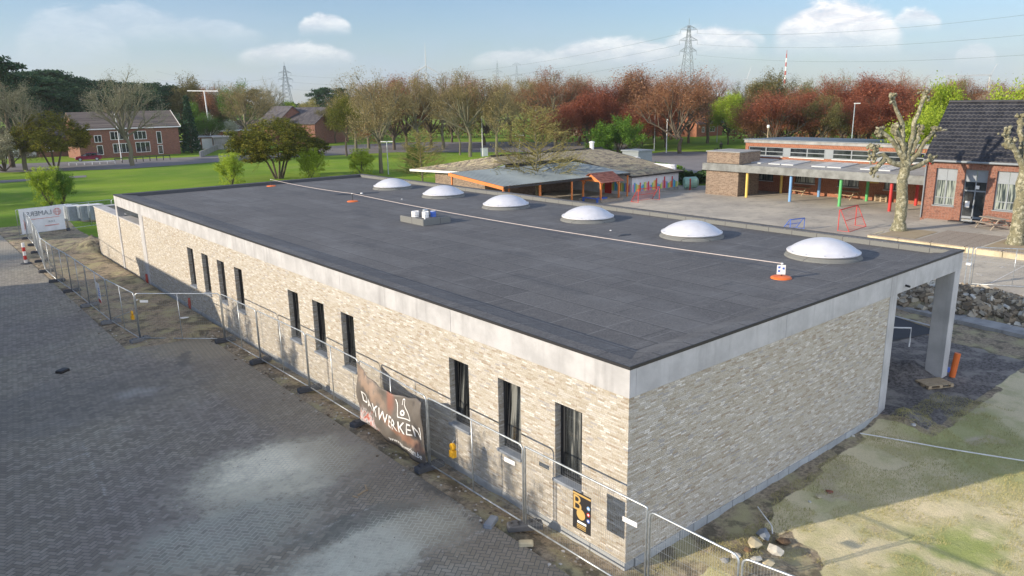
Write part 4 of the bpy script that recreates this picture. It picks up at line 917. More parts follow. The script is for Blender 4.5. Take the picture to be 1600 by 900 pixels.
def picnic(loc, rz, label, mat='wood', z=0.):
    t = thing('picnic_table', label, 'picnic table', (loc[0], loc[1], z), rz, 'wooden picnic tables at the school')
    q = MB()
    for k in range(5): q.box(-.9, -.37+.15*k, .71, .9, -.37+.15*k+.135, .75)
    q.build('tabletop', M[mat], t)
    for s_ in (-1, 1):
        q = MB(); q.box(-.9, s_*.62-.07, .42, .9, s_*.62+.07, .46); q.box(-.9, s_*.78-.07, .42, .9, s_*.78+.07, .459); q.build('bench', M[mat], t)
        for e in (-1, 1): q = MB(); q.bar((e*.65, s_*.78, 0), (e*.65, s_*.2, .72), .09, .045); q.build('leg', M[mat], t)
    for e in (-1, 1): q = MB(); q.box(e*.6-.02, -.82, .33, e*.6+.02, .82, .42); q.build('crossbeam', M[mat], t)
    return t
picnic((47.9, 8.9), rad(62), 'grey picnic table on the terrace beside the glass door', 'wood_grey', .345)
P = G(1252, 304); picnic((P.x, P.y), rad(80), 'picnic table under the canopy between the blue and green posts'); P = G(1326, 311); picnic((P.x, P.y), rad(80), 'picnic table under the canopy between the green and red posts')
# stack of pallets under the canopy
P = G(1379, 315)
for k in range(4): pallet((P.x, P.y, .02+.15*k), rad(84), ('lowest pallet of the stack under the canopy','second pallet from the ground under the canopy','third pallet from the ground under the canopy','topmost pallet of the stack under the canopy')[k], 'wood', 'pallets stacked under the canopy')
def plane_tree(P, hgt, seed, label, limbs):
    t = thing('plane_tree', label, 'tree', (P[0], P[1], .35), 0, 'pollarded plane trees on the terrace')
    q = MB(); rn = random.Random(seed)
    def limb(pts, r0, r1, knob=True):
        pts = [Vector(p_) for p_ in pts]; m_ = []
        for a_, b_ in zip(pts, pts[1:]):
            for k in range(4): m_.append(a_.lerp(b_, k/4)+Vector((rn.gauss(0,.03),rn.gauss(0,.03),0)))
        m_.append(pts[-1]); n_ = len(m_); q.tube(m_, [(r0+(r1-r0)*i/(n_-1))*(1+.1*rn.uniform(-1,1)) for i in range(n_)], 10)
        if knob:
            for k in range(15): e = m_[-1]+Vector((rn.gauss(0,.13),rn.gauss(0,.13),rn.uniform(-.4,.2))); q.rock(e, r1*rn.uniform(.6,1.25), rn.random(), 1.1)
            for k in range(3): e = m_[-1]+Vector((rn.gauss(0,.2),rn.gauss(0,.2),rn.uniform(0,.3))); q.tube([m_[-1], e], .06, 5)
    th_ = hgt*.5
    limb([(0,0,-.1),(.05,0,1.4),(-.02,.05,th_*.75),(0,0,th_)], .44, .32, False)
    q.lathe([(.62,-.05),(.5,.15),(.44,.5)], 12)
    q2 = q
    q2.build('trunk', BARK, t, True); q = MB()
    for L_ in limbs: limb(L_, .2 if len(L_) > 2 else .16, .12)
    q.build('limbs', BARK, t, True); return t
BARK = material('plane_bark', rough=.95, fn=lambda N: (N.mix(N.mr(N.noise(N.obj(), 3.4, 6, .7), .47, .53), N.mix(N.noise(N.obj(), 12., 4, .7), (.13,.12,.07), (.3,.28,.17)), N.mix(N.mr(N.noise(N.obj(), 5., 5, .7), .45, .55), (.14,.14,.09), (.42,.4,.28))), N.noise(N.obj(), 6., 6, .7), 1., .12))
R2 = lambda a, z_: (a*rt.x*1.0, a*rt.y, z_)       # limbs spread mostly sideways as seen from the roof
plane_tree((42.75, 13.0), 9.4, 1, 'pollarded plane tree with knobbly limbs in front of the canopy', [
    [(0,0,4.4),R2(-.3,5.6),R2(-.55,7.2),R2(-1.4,9.0)], [(0,0,4.4),R2(.15,5.8),R2(.35,7.4),R2(.75,9.1)], [R2(-.1,4.8),R2(-.6,5.5),R2(-1.2,6.2),R2(-2.0,6.8)], [R2(-.3,5.8),R2(-.7,6.3),R2(-.9,6.9)],
    [R2(0,4.4),R2(-.9,4.6),R2(-1.6,5.2),R2(-2.3,5.0)], [R2(-1.4,4.9),R2(-1.9,4.4),R2(-2.1,4.1)], [R2(.1,4.5),R2(.7,5.2),R2(1.1,6.0),R2(1.7,6.7)], [R2(.1,4.2),R2(.9,4.4),R2(1.7,4.9)], [R2(.3,5.2),R2(.55,6.2),R2(.7,6.9)], [(.1,.2,4.6),(.6,.9,5.8),(.9,1.4,7.)], [R2(-2.0,5.4),R2(-2.3,5.7)]])
plane_tree((42.6, 5.95), 9.2, 2, 'pollarded plane tree cut by the right edge of the picture', [
    [(0,0,4.4),R2(-.6,5.4),R2(-1.2,6.3)], [R2(-.9,5.9),R2(-1.3,6.0),R2(-1.5,6.9)], [(0,0,4.4),R2(.2,6.0),R2(-.1,7.8),R2(-.3,9.0)], [R2(.1,4.6),R2(.9,5.6),R2(1.5,7.)], [(0,0,4.6),(.6,.6,6),(.9,.9,7.6)], [R2(-.05,5.),R2(-.1,6.0),R2(.1,6.9)]])

# ------------------------------------------------------------------ gabled brick school building on the right
sb_ = thing('gabled_school', 'red brick school building with steep dark tiled roof and tall windows', 'building')
x0 = 49.6; yw = [(12.15,13.6,1.4),(10.15,11.65,.4),(8.1,9.6,1.4),(5.9,7.4,1.4),(2.0,4.4,1.4)]; ytop = 14.35
q = MB(); q.box(x0, ytop, 0, x0+.35, 14.35, 4.75) if False else None
prev = ytop
for a_, b_, zb_ in yw: q.box(x0, b_, .1, x0+.35, prev, 4.75); q.box(x0, a_, 4.12, x0+.35, b_, 4.75); (q.box(x0, a_, .1, x0+.35, b_, zb_) if zb_ > 1 else None); prev = a_
q.box(x0, -8, .1, x0+.35, prev, 4.75)
q.box(x0+.35, ytop-.35, .1, x0+6.5, ytop, 4.75)
q.add([(x0,ytop,4.75),(x0+6.5,ytop,4.75),(x0+3.2,ytop,8.7),(x0,ytop-.35,4.75),(x0+6.5,ytop-.35,4.75),(x0+3.2,ytop-.35,8.7)], [(0,2,1),(3,4,5),(0,1,4,3),(1,2,5,4),(2,0,3,5)])
q.build('wall', M['red_brick'], sb_)
def tile_fn(c0, c1, sx, sy):
    def f(N):
        p = N.obj(); x, y, z = N.xyz(p); u = N.m('FRACT', N.m('DIVIDE', y, sx)); v = N.m('FRACT', N.m('DIVIDE', z, sy))
        wv = N.m('SINE', N.m('MULTIPLY', u, 6.2832)); h_ = N.m('ADD', N.m('MULTIPLY', wv, .4), N.m('MULTIPLY', v, -1.))
        r = N.wn(N.comb(N.m('FLOOR', N.m('DIVIDE', y, sx)), N.m('FLOOR', N.m('DIVIDE', z, sy)), 1.))
        return (N.mix(r, c0, c1), h_, 1., .06)
    return f
tl = material('glazed_dark_tiles', rough=.38, fn=lambda N: N.mix(N.wn(N.comb(N.m('FLOOR', N.m('DIVIDE', N.xyz(N.obj())[1], .3)), N.m('FLOOR', N.m('DIVIDE', N.xyz(N.obj())[2], .24)), 1.)), (.014,.015,.02), (.034,.035,.042)), spec=.5)
q = MB()
def roof_rows(q, x_eave, z_eave, x_ridge, z_ridge, y0_, y1_, n, th=.07, mi=0):
    """tile courses as lapped steps running along y"""
    for k in range(n):
        a_, b_ = k/n, (k+1)/n+.02; xa, za = x_eave+(x_ridge-x_eave)*a_, z_eave+(z_ridge-z_eave)*a_; xb, zb_ = x_eave+(x_ridge-x_eave)*min(b_,1), z_eave+(z_ridge-z_eave)*min(b_,1)
        m_ = int((y1_-y0_)/.06); vs = []
        for i in range(m_+1):
            y_ = y0_+(y1_-y0_)*i/m_; u_ = (y_/.3) % 1.; w_ = .045*math.sin(math.pi*min(1, u_/.62)) if u_ < .62 else -.012*math.sin(math.pi*(u_-.62)/.38)
            vs += [(xa-.0, y_, za-.02), (xa, y_, za+th+w_), (xb, y_, zb_+.015+w_)]
        q.add(vs, [f_ for i in range(m_) for f_ in ((3*i, 3*i+3, 3*i+4, 3*i+1), (3*i+1, 3*i+4, 3*i+5, 3*i+2))], mi)
roof_rows(q, x0-.3, 4.72, x0+3.2, 8.78, -8, ytop+.12, 17); roof_rows(q, x0+6.8, 4.72, x0+3.2, 8.78, -8, ytop+.12, 17)
q.tube([(x0+3.2,-8,8.82),(x0+3.2,ytop+.1,8.82)], .12, 8)
q.build('roof', tl, sb_)
q = MB(); q.tube([(x0-.36,-8,4.66),(x0-.36,ytop+.1,4.66)], .08, 8); q.tube([(x0-.3,ytop-.05,4.6),(x0-.12,ytop-.05,4.2),(x0-.12,ytop-.05,.4)], .05, 8); q.build('gutter', M['leadgrey'], sb_)
for i, (a_, b_, zb_) in enumerate(yw):
    fx = x0+.16; f = MB(); w = .07; zt_ = 4.12
    f.box(fx, a_, zb_, fx+.08, a_+w, zt_); f.box(fx, b_-w, zb_, fx+.08, b_, zt_); f.box(fx, a_+w, zt_-w, fx+.08, b_-w, zt_); f.box(fx, a_+w, zb_, fx+.08, b_-w, zb_+w)
    mid_ = (a_+b_)/2; f.box(fx, mid_-.04, zb_+w, fx+.079, mid_+.04, 3.26); f.box(fx, a_+w, 3.24, fx+.078, b_-w, 3.32)
    if i == 1: f.box(fx+.001, a_+w, 2.55, fx+.077, b_-w, 2.65); f.box(fx, a_+w, .6, fx+.076, b_-w, .75)
    else: f.box(fx+.001, a_+w, 1.95, fx+.077, b_-w, 2.0)
    wo = f.build('door' if i == 1 else 'window', M['frame_grey'], sb_)
    g = MB(); g.box(fx+.03, a_+w, zb_+w, fx+.05, b_-w, 3.25); g.build('pane', M['glass'] if i == 1 else M['glass_light'], wo)
    g = MB(); g.box(fx+.02, a_+w, 3.31, fx+.06, mid_-.01, zt_-w); g.box(fx+.02, mid_+.01, 3.31, fx+.06, b_-w, zt_-w); g.build('panel', M['frame_grey'], wo)
    g = MB(); g.box(x0-.05, a_-.03, zb_-.07, x0+.16, b_+.03, zb_); g.build('sill', M['leadgrey'], wo)
    if i == 1: g = MB(); g.box(fx-.005, b_-.5, 1.4, fx-.001, b_-.2, 1.85); g.box(fx-.005, a_+.5, 2.75, fx-.001, a_+.75, 3.0); g.build('notice', M['white'], wo)
q = MB(); q.lathe([(.08,0),(.1,.08),(.05,.16)], 10, (x0-.08, ytop-.3, 4.4)); q.build('alarm_light', M['red'], sb_)
q = MB(); q.box(49.0, 9.9, .345, 49.55, 12.2, .42); q.build('doorstep', M['black'], sb_)

# ------------------------------------------------------------------ school wing with canopy
sw = thing('school_wing', 'long orange brick school wing with grey canopy on coloured posts', 'building')
xw, ya, yb = 59.0, 14.5, 35.9
gw = [(32.5,34.3),(28.0,30.1),(23.7,25.7),(19.6,21.4)]
q = MB(); q.box(xw, ya, 0, xw+.35, yb, 1.1); prev = yb
for a_, b_ in gw: q.box(xw, b_, 1.1, xw+.35, prev, 1.95); prev = a_
q.box(xw, ya, 1.1, xw+.35, prev, 1.95); q.box(xw, ya, 1.95, xw+.35, yb, 3.55)
cw = [(31.6,35.5),(27.26,30.9),(22.86,26.5),(18.2,21.9)]; prev = yb
for a_, b_ in cw: q.box(xw, b_, 3.55, xw+.35, prev, 4.48) if False else None; prev = a_
q.box(xw, 35.55, 3.55, xw+.35, yb, 4.48); q.box(xw, ya, 3.55, xw+.35, 18.1, 4.48); q.box(xw, ya, 4.48, xw+.35, yb, 4.85)
q.box(xw+.35, yb-.35, 0, xw+9, yb, 4.85); q.build('wall', M['orange_brick'], sw)
q = MB(); q.box(xw-.1, ya, 4.85, xw+.4, yb+.1, 5.15); q.build('eaves_band', M['concrete_dark'], sw)
q = MB(); q.slab([(xw-.2,ya,5.2),(xw+9,ya,5.0),(xw+9,yb+.2,5.0),(xw-.2,yb+.2,5.2)], .05)
k = ya
while k < yb: q.tube([(xw-.22,k,5.2),(xw+9,k,5.0)], .045, 5); k += .3
q.build('roof', M['leadgrey'], sw)
prev = 35.55
for i, (a_, b_) in enumerate(cw):
    if prev-b_ > .05: g = MB(); g.box(xw+.08, b_, 3.55, xw+.2, prev, 4.48); g.build('panel', M['leadgrey'], sw)
    prev = a_
    f = MB(); fx = xw+.06; w = .06; f.box(fx,a_,3.56,fx+.1,a_+w,4.47); f.box(fx,b_-w,3.56,fx+.1,b_,4.47); f.box(fx,a_+w,4.41,fx+.1,b_-w,4.47); f.box(fx,a_+w,3.56,fx+.1,b_-w,3.66)
    mid_ = (a_+b_)/2; f.box(fx,mid_-.05,3.66,fx+.1,mid_+.05,4.41); f.box(fx+.001,a_+w,3.98,fx+.099,mid_-.05,4.05); f.box(fx+.001,mid_+.05,3.98,fx+.099,b_-w,4.05)
    wo = f.build('window', M['leadgrey'], sw); g = MB(); g.box(fx+.03,a_+w,3.62,fx+.05,b_-w,4.43); g.build('pane', M['glass'], wo)
    g = MB(); g.box(xw-.06,a_,3.5,xw+.05,b_,3.55); g.build('sill', M['white'], wo)
for a_, b_ in gw:
    f = MB(); fx = xw+.06; w = .08; f.box(fx,a_,1.1,fx+.1,a_+w,1.95); f.box(fx,b_-w,1.1,fx+.1,b_,1.95); f.box(fx,a_+w,1.87,fx+.1,b_-w,1.95); f.box(fx,a_+w,1.1,fx+.1,b_-w,1.17); f.box(fx,(a_+b_)/2-.04,1.17,fx+.1,(a_+b_)/2+.04,1.87)
    wo = f.build('window', M['frame_dark'], sw); g = MB(); g.box(fx+.03,a_+w,1.15,fx+.05,b_-w,1.9); g.build('pane', M['glass_light'], wo); g = MB(); g.box(xw-.08,a_-.05,1.02,xw+.05,b_+.05,1.1); g.build('sill', M['concrete'], wo)
q = MB(); q.slab([(53.1,14.4,3.02),(xw,14.4,3.3),(xw,36.6,3.3),(53.1,36.6,3.02)], .14); q.build('canopy_roof', M['concrete_dark'], sw)
q = MB(); q.box(52.9, 14.4, 2.42, 53.1, 36.75, 3.12); q.box(53.1, 36.6, 2.5, 55, 36.75, 3.1); q.build('canopy_fascia', M['canopygrey'], sw)
for a_, b_ in ((34.5,31.6),(31.4,29.3) if False else (30.9,28.2),(27.9,26.6) if False else (26.5,23.6),(22.0,19.3)):
    q = MB(); zz = lambda x_: 3.05+(x_-53.1)*.28/5.9
    for s_ in (0, 1):
        ya_, yb_ = (b_+(a_-b_)*(s_*.5)+.06), (b_+(a_-b_)*(s_*.5+.5)-.06)
        q.slab([(55.2,ya_,zz(55.2)+.07),(58.4,ya_,zz(58.4)+.07),(58.4,yb_,zz(58.4)+.07),(55.2,yb_,zz(55.2)+.07)], .1)
    q.build('rooflight', M['rooflight'], sw)
for (y_, mt) in ((31.85,'yellow'),(27.3,'lightblue'),(22.6,'green'),(18.3,'red')):
    q = MB(); q.tube([(53.35,y_,0),(53.35,y_,2.45)], .13, 14); q.build('post', M[mt], sw)
for (y_, mt) in ((31.1,'yellow'),(27.1,'lightblue'),(22.5,'green'),(18.2,'red')):
    q = MB(); q.tube([(58.2,y_,0),(58.2,y_,3.1)], .13, 14); q.build('post', M[mt], sw)
q = MB(); q.box(xw-.03, 21.9, 1.6, xw-.005, 22.7, 2.1); q.build('yellow_panel', M['yellow'], sw)
q = MB(); q.lathe([(.09,0),(.09,2.8),(.17,2.85),(.19,3.1)], 12, (52.9, 14.75, 0)); q.build('rain_pipe', M['concrete'], sw)
q = MB(); q.box(53.2, 32.75, 0, 56.8, 36.45, 2.5); q.build('storage_wall', M['brown_brick'], sw)
q = MB(); q.box(53.2, 32.75, 3.14, 56.8, 36.45, 4.22); q.build('roof_block', M['brown_brick'], sw)
q = MB(); q.box(53.1, 32.65, 4.22, 56.9, 36.55, 4.3); q.build('block_capping', M['concrete_dark'], sw)

# goals
def goal(A, B, h, dep, mat, label, rear=1):
    A = Vector((A.x, A.y)); B = Vector((B.x, B.y)); d = B-A; w_ = d.length
    t = thing('playground_goal', label, 'goal', (A.x, A.y, .02), math.atan2(d.y, d.x)); q = MB(); r = .035; D = dep*rear
    q.tube([(0,0,0),(0,0,h),(w_,0,h),(w_,0,0)], r, 6)
    for x_ in (0, w_): q.tube([(x_,D*.1,h),(x_,D,0)], r*.8, 6); q.tube([(x_,0,0),(x_,D,0)], r*.8, 6); q.tube([(x_,0,h),(x_,D*.1,h)], r*.8, 6)
    q.tube([(0,D,0),(w_,D,0)], r*.8, 6); q.tube([(0,D*.1,h),(w_,D*.1,h)], r*.7, 6); q.tube([(0,D*.55,h*.5),(w_,D*.55,h*.5)], r*.7, 6); q.build('frame', M[mat], t)
    m_ = MB(); n_ = int(w_/.16)
    for k in range(1, n_): m_.tube([(w_*k/n_,D*.1,h),(w_*k/n_,D,0)], .004, 3, False)
    for k in range(1, 12): f_ = k/12; m_.tube([(0,D*(1-.9*f_),h*f_),(w_,D*(1-.9*f_),h*f_)], .004, 3, False)
    m_.build('net', M[mat], t); return t
goal(G(1309,361), G(1336,352.5), 1.5, .8, 'red', 'red metal goal standing in front of the canopy', -1)
goal(G(997,317), G(1030,312.5), 1.25, .9, 'red', 'small red goal in front of the kindergarten wall')
goal(G(1234,361), G(1256,358), .8, .7, 'blue', 'low blue goal just showing over the roof edge')

# ------------------------------------------------------------------ kindergarten
kg = thing('kindergarten', 'low white kindergarten with mossy corrugated roof and rainbow fence painting', 'building')
q = MB(); q.box(35.4, 49.4, 0, 47.3, 49.7, 3.0); q.box(35.1, 49.4, 0, 35.4, 58, 2.7); q.build('sheltered_wall', M['brown_brick'], kg)
q = MB(); q.box(47, 40.8, 0, 54.4, 41.1, 2.0); q.box(47, 41.1, 0, 47.3, 47.5, 2.0); q.box(54.1, 41.1, 0, 54.4, 56, 2.6); q.box(47,47.5,0,47.3,49.4,2.8)
q.build('wall', material('white_render', rough=.9, fn=concrete_fn((.62,.63,.66), .1)), kg)
q = MB(); q.box(46.97, 40.77, 0, 54.43, 40.8, .32); q.build('plinth', M['concrete_dark'], kg)
# mural: fence boards in rainbow colours
cols_ = ['lightblue','green','yellow','orange','maroon','lightblue','lightblue','green','yellow','red','orange']
rnb = {k_: material('mural_'+k_, c_, .8) for k_, c_ in (('blue',(.08,.3,.62)),('green',(.3,.5,.14)),('yellow',(.72,.62,.2)),('orange',(.75,.3,.08)),('red',(.55,.06,.06)),('teal',(.1,.45,.55)),('pink',(.6,.25,.35)))}
mk = list(rnb); q = MB(); x_ = 47.1; k = 0; rn = random.Random(2)
seq = ['pink','blue','green','yellow','orange','red','teal','blue','green','yellow','pink','red']
while x_ < 54.3:
    c_ = seq[k % 12]; h_ = .95+.35*(c_ == 'red')+.15*rn.random()+.2*math.sin(k*.9); q.box(x_, 40.785, .33, x_+.2, 40.795, h_, mk.index(c_)); x_ += .212; k += 1
y_ = 41.0
while y_ < 45: c_ = seq[k % 12]; q.box(46.985, y_, .33, 46.995, y_+.2, .95+.3*rn.random(), mk.index(c_)); y_ += .212; k += 1
q.build('mural', [rnb[k_] for k_ in mk], kg)
def moss_fn(N):
    p = N.obj(); a = N.noise(p, 1.6, 6, .75); b_ = N.noise(p, 5., 4, .7); x, y, z = N.xyz(p)
    c_ = N.ramp(a, [(.38,(.1,.085,.075)),(.48,(.27,.23,.17)),(.56,(.42,.37,.25)),(.66,(.17,.16,.07))]); rows = N.m('FRACT', N.m('DIVIDE', y, .45))
    c_ = N.mix(N.m('MULTIPLY', N.mr(b_, .5, .68), .5), c_, (.1,.1,.05)); return (N.mix(N.m('MULTIPLY', N.mr(rows, .15, .0), .4), c_, (.08,.07,.06)), N.m('ADD', N.m('SINE', N.m('MULTIPLY', x, 35.)), b_), .6, .05)
moss = material('mossy_corrugated', rough=1., fn=moss_fn)
def rp_(x_, y_, z_): return (x_, y_, z_)
q = MB()
q.slab([(46.6,40.5,1.98),(54.8,40.5,1.98),(53.9,51.5,3.95),(46.6,51.5,3.95)], .1)                     # wing
q.slab([(36.9,48.5,3.39),(46.6,48.5,3.39),(46.6,51.5,3.95),(37.5,51.5,3.95)], .1)
q.slab([(37.5,51.5,3.95),(54.0,51.5,3.95),(55.5,62,2.3),(34.6,62,2.3)], .1)
q.add([(36.9,48.5,3.39),(37.5,51.5,3.95),(34.6,62,2.3),(34.4,49.0,2.75)], [(0,1,2,3)][:1])
q.build('roof', moss, kg)
q = MB(); q.bar((36.9,48.45,3.34),(46.6,48.45,3.34),.05,.14); q.bar((46.55,40.5,1.92),(46.55,48.5,3.34),.05,.14); q.bar((46.6,40.46,1.9),(54.8,40.46,1.9),.05,.14); q.bar((54.83,40.5,1.92),(53.95,51.5,3.9),.05,.14); q.tube([(37.5,51.5,4.0),(54,51.5,4.0)], .1, 6); q.box(36.9,48.42,2.85,46.6,48.47,3.36); q.build('roof_edge', M['black'], kg)
q = MB(); q.bar((34.36,48.9,2.6),(36.9,48.4,3.2),.05,.22); q.bar((34.36,48.9,2.6),(34.5,62,2.2),.05,.22); q.build('white_fascia', M['white'], kg)
q = MB(); k = 0
cm = material('translucent_corrugated_sheet', rough=.45, fn=lambda N: N.mix(N.mr(N.m('FRACT', N.m('DIVIDE', N.xyz(N.obj())[0], .42)), .8, .95), N.mix(N.noise(N.obj(), .8, 4), (.17,.2,.21), (.27,.32,.33)), (.05,.06,.065)))
n_ = 80; x0_, x1_ = 30.2, 46.4
vs = []; 
for i in range(n_*2+1):
    x_ = x0_+(x1_-x0_)*i/(2*n_); dz = .035*(i % 2); vs += [(x_, 40.6, 2.35+dz), (x_, 48.4, 3.05+dz)]
q.add(vs, [(2*i,2*i+2,2*i+3,2*i+1) for i in range(2*n_)]); o = q.build('lean_to_roof', cm, kg); sm = o.modifiers.new('th', 'SOLIDIFY'); sm.thickness = .02
q = MB(); q.bar((30.15,40.5,2.2),(30.15,48.5,2.9),.08,.28)
q.build('orange_beam', M['orange_wood'], kg)
q = MB(); q.bar((30.2,40.55,2.22),(46.4,40.55,2.22),.06,.16); q.build('front_beam', M['black'], kg)
for (x_, y_) in ((30.3,48.2),(30.3,40.7),(34.5,40.7),(38.5,40.7),(42.4,40.7),(46.2,40.7),(38.5,45),(34.5,45)):
    q = MB(); q.box(x_-.065, y_-.065, 0, x_+.065, y_+.065, 2.2+(y_-40.5)*.09); q.build('post', M['orange_wood'], kg)
q = MB(); q.box(46.9,43.5,.0,46.97,44.4,1.7); q.build('door', M['red'], kg)
q = MB(); q.lathe([(.25,0),(.25,.7),(.32,.72),(.32,.85),(.001,.95)], 12, (52.3,51.5,3.9)); q.build('chimney', M['white'], kg)
q = MB(); q.M = Matrix.Translation((55.6,48.5,2.5)) @ Matrix.Rotation(math.pi/2, 4, 'X'); q.lathe([(.55,-1.1),(.55,1.1)], 20); q.M = Matrix.Identity(4); q.box(55.05,47.4,1.8,56.15,49.6,2.5); q.build('roof_bubble', M['white'], kg)
q = MB(); q.lathe([(1.3,0),(1.3,.3),(1.1,.8),(.6,1.15),(.001,1.25)], 20)
tag(q.build('play_dome', M['white'], None, loc=(*G(770, 304)[:2], 0)), 'white rounded play dome just showing over the roof edge', 'play dome')
q = MB(); q.box(-1.3,-1.3,0,1.3,1.3,3.1); q.box(-1.45,-1.45,3.1,1.45,1.45,3.25); P = G(1002, 262)
tag(q.build('steel_container', M['leadgrey'], None, loc=(62.5, 53.5, 0)), 'grey blue metal container standing behind the kindergarten roof', 'container')
q = MB(); q.lathe([(.55,0),(.6,.1),(.6,1.3),(.4,1.5),(.001,1.55)], 16); o = q.build('gas_tank', material('tank_green', (.3,.5,.4), .4), None, loc=(*G(1068, 296, 0)[:2], .7)); o.rotation_euler = (0, rad(88), rad(-40)); tag(o, 'pale green tank lying beside the kindergarten hedge', 'tank')
q = MB(); q.tube([(0,0,0),(0,0,1.2)], .06, 8); tag(q.build('red_post', M['red'], None, loc=G(1078, 297)), 'short red post in front of the dark hedge', 'post')
# playhouse over the sandpit
P = G(942, 313); t = thing('sandpit_shelter', 'orange timber shelter with brown tiled gable roof over a sandpit', 'shelter', (42.6, 40.9, 0), rad(0))
t.location = (42.3, 40.6, 0)
hw, hl = 1.0, 1.25
for i, (sx, sy) in enumerate(((-1,-1),(1,-1),(1,1),(-1,1))):
    q = MB(); q.box(sx*hl-.07, sy*hw*1.15-.07, 0, sx*hl+.07, sy*hw*1.15+.07, 1.9)
    q.bar((sx*hl, sy*hw*1.15, 1.45),(sx*(hl-.35), sy*hw*1.15, 1.85), .07); q.build('post', M['orange_wood'], t)
q = MB(); q.box(-hl-.2,-1.25,1.85,hl+.2,-1.13,1.97); q.box(-hl-.2,1.13,1.85,hl+.2,1.25,1.97)
for sx in (-1.35, 1.3): q.add([(sx,-1.35,1.93),(sx,1.35,1.93),(sx,0,2.62),(sx+.05,-1.35,1.93),(sx+.05,1.35,1.93),(sx+.05,0,2.62)], [(0,2,1),(3,4,5),(0,1,4,3),(1,2,5,4),(2,0,3,5)])
q.build('gable_board', M['orange_wood'], t)
rtile = material('brown_tiles', rough=.8, fn=lambda N: N.mix(N.wn(N.comb(N.m('FLOOR', N.m('DIVIDE', N.xyz(N.obj())[0], .25)), N.m('FLOOR', N.m('DIVIDE', N.xyz(N.obj())[1], .2)), 0.)), (.2,.07,.05), (.32,.13,.09)))
q = MB()
for s_ in (-1, 1):
    for k in range(6):
        a_, b_ = k/6, (k+1)/6+.04; ya_, yb_ = s_*1.55*(1-a_), s_*1.55*(1-min(1,b_)); za, zb_ = 1.86+.82*a_, 1.86+.82*min(1,b_)
        q.slab([(-1.55,ya_,za+.06),(1.55,ya_,za+.06),(1.55,yb_,zb_+.02),(-1.55,yb_,zb_+.02)][::s_], .05)
q.build('roof', rtile, t)
q = MB(); 
for a_ in ((-1.5,-1.5,1.5,-1.35),(-1.5,1.35,1.5,1.5),(-1.5,-1.35,-1.35,1.35),(1.35,-1.35,1.5,1.35)): q.box(a_[0],a_[1],0,a_[2],a_[3],.28)
q.build('sandpit_edge', M['wood_grey'], t)
q = MB(); q.box(-1.35,-1.35,0,1.35,1.35,.16); q.build('sand', material('sand', (.62,.5,.3), 1.), t)
q = MB(); q.box(-1.7,-1.2,.35,-1.4,.9,.42); q.box(-1.65,-1.1,0,-1.5,-.95,.35); q.box(-1.65,.7,0,-1.5,.85,.35); q.build('bench', M['blue'], t); q = MB(); q.box(-.3,-.3,.16,.6,.2,.3); q.build('play_box', M['blue'], t)

# ------------------------------------------------------------------ trees
def leafmat(name, stops, trans=.3, rough=.7):
    mt = bpy.data.materials.new(name); mt.use_nodes = True; N = NT(mt.node_tree); b = mt.node_tree.nodes['Principled BSDF']; out = mt.node_tree.nodes['Material Output']
    r = N.island(); n_ = N.noise(N.obj(), .9, 3, .6); info = N.new('ShaderNodeObjectInfo').outputs['Random']
    t_ = N.clamp(N.m('ADD', N.m('MULTIPLY', r, .55), N.m('ADD', N.m('MULTIPLY', N.m('SUBTRACT', n_, .28), .85), N.m('MULTIPLY', N.m('SUBTRACT', info, .5), .25))))
    c_ = N.ramp(t_, stops); N.put(b.inputs['Base Color'], c_); b.inputs['Roughness'].default_value = rough; b.inputs['Specular IOR Level'].default_value = .2
    if trans:
        tr = N.new('ShaderNodeBsdfTranslucent'); N.put(tr.inputs[0], c_); mx = N.new('ShaderNodeMixShader'); mx.inputs[0].default_value = trans
        N.L.new(b.outputs[0], mx.inputs[1]); N.L.new(tr.outputs[0], mx.inputs[2]); N.L.new(mx.outputs[0], out.inputs[0])
    return mt
LM = {
 'pine': leafmat('pine_needles', [(0,(.012,.035,.02)),(.5,(.03,.075,.035)),(1,(.06,.12,.05))], .1),
 'copper': leafmat('copper_leaves', [(0,(.13,.04,.025)),(.45,(.31,.1,.055)),(1,(.52,.24,.14))], .35),
 'bud': leafmat('budding_twigs', [(0,(.14,.11,.05)),(.5,(.3,.24,.11)),(1,(.46,.4,.18))], .25),
 'grey': leafmat('bare_twigs', [(0,(.13,.13,.08)),(.5,(.27,.26,.17)),(1,(.42,.4,.28))], .15),
 'rust': leafmat('rusty_buds', [(0,(.17,.08,.045)),(.5,(.34,.17,.09)),(1,(.48,.31,.16))], .3),
 'maple': leafmat('young_maple_leaves', [(0,(.045,.06,.01)),(.4,(.13,.15,.02)),(.75,(.3,.25,.03)),(1,(.48,.32,.05))], .3),
 'lime': leafmat('lime_green_leaves', [(0,(.14,.21,.02)),(.5,(.33,.44,.04)),(1,(.55,.62,.1))], .4),
 'yellowgreen': leafmat('yellow_green_buds', [(0,(.17,.15,.06)),(.5,(.36,.32,.11)),(1,(.52,.47,.2))], .35),
 'green': leafmat('fresh_green_leaves', [(0,(.03,.08,.012)),(.5,(.1,.2,.025)),(1,(.22,.36,.05))], .3),
 'olive': leafmat('olive_brown_leaves', [(0,(.06,.06,.02)),(.5,(.17,.16,.06)),(1,(.32,.26,.11))], .3),
 'blossom': leafmat('white_blossom', [(0,(.2,.28,.1)),(.4,(.5,.52,.38)),(1,(.75,.74,.68))], .3),
 'pink': leafmat('pale_pink_blossom', [(0,(.25,.19,.12)),(.5,(.42,.33,.25)),(1,(.6,.52,.42))], .3),
 'hedge': leafmat('dark_hedge_leaves', [(0,(.015,.04,.012)),(.5,(.04,.08,.025)),(1,(.08,.14,.04))], .1),
}
TB = material('tree_bark', rough=.95, fn=lambda N: N.mix(N.noise(N.obj(), 5., 4), (.05,.04,.03), (.16,.13,.09)))
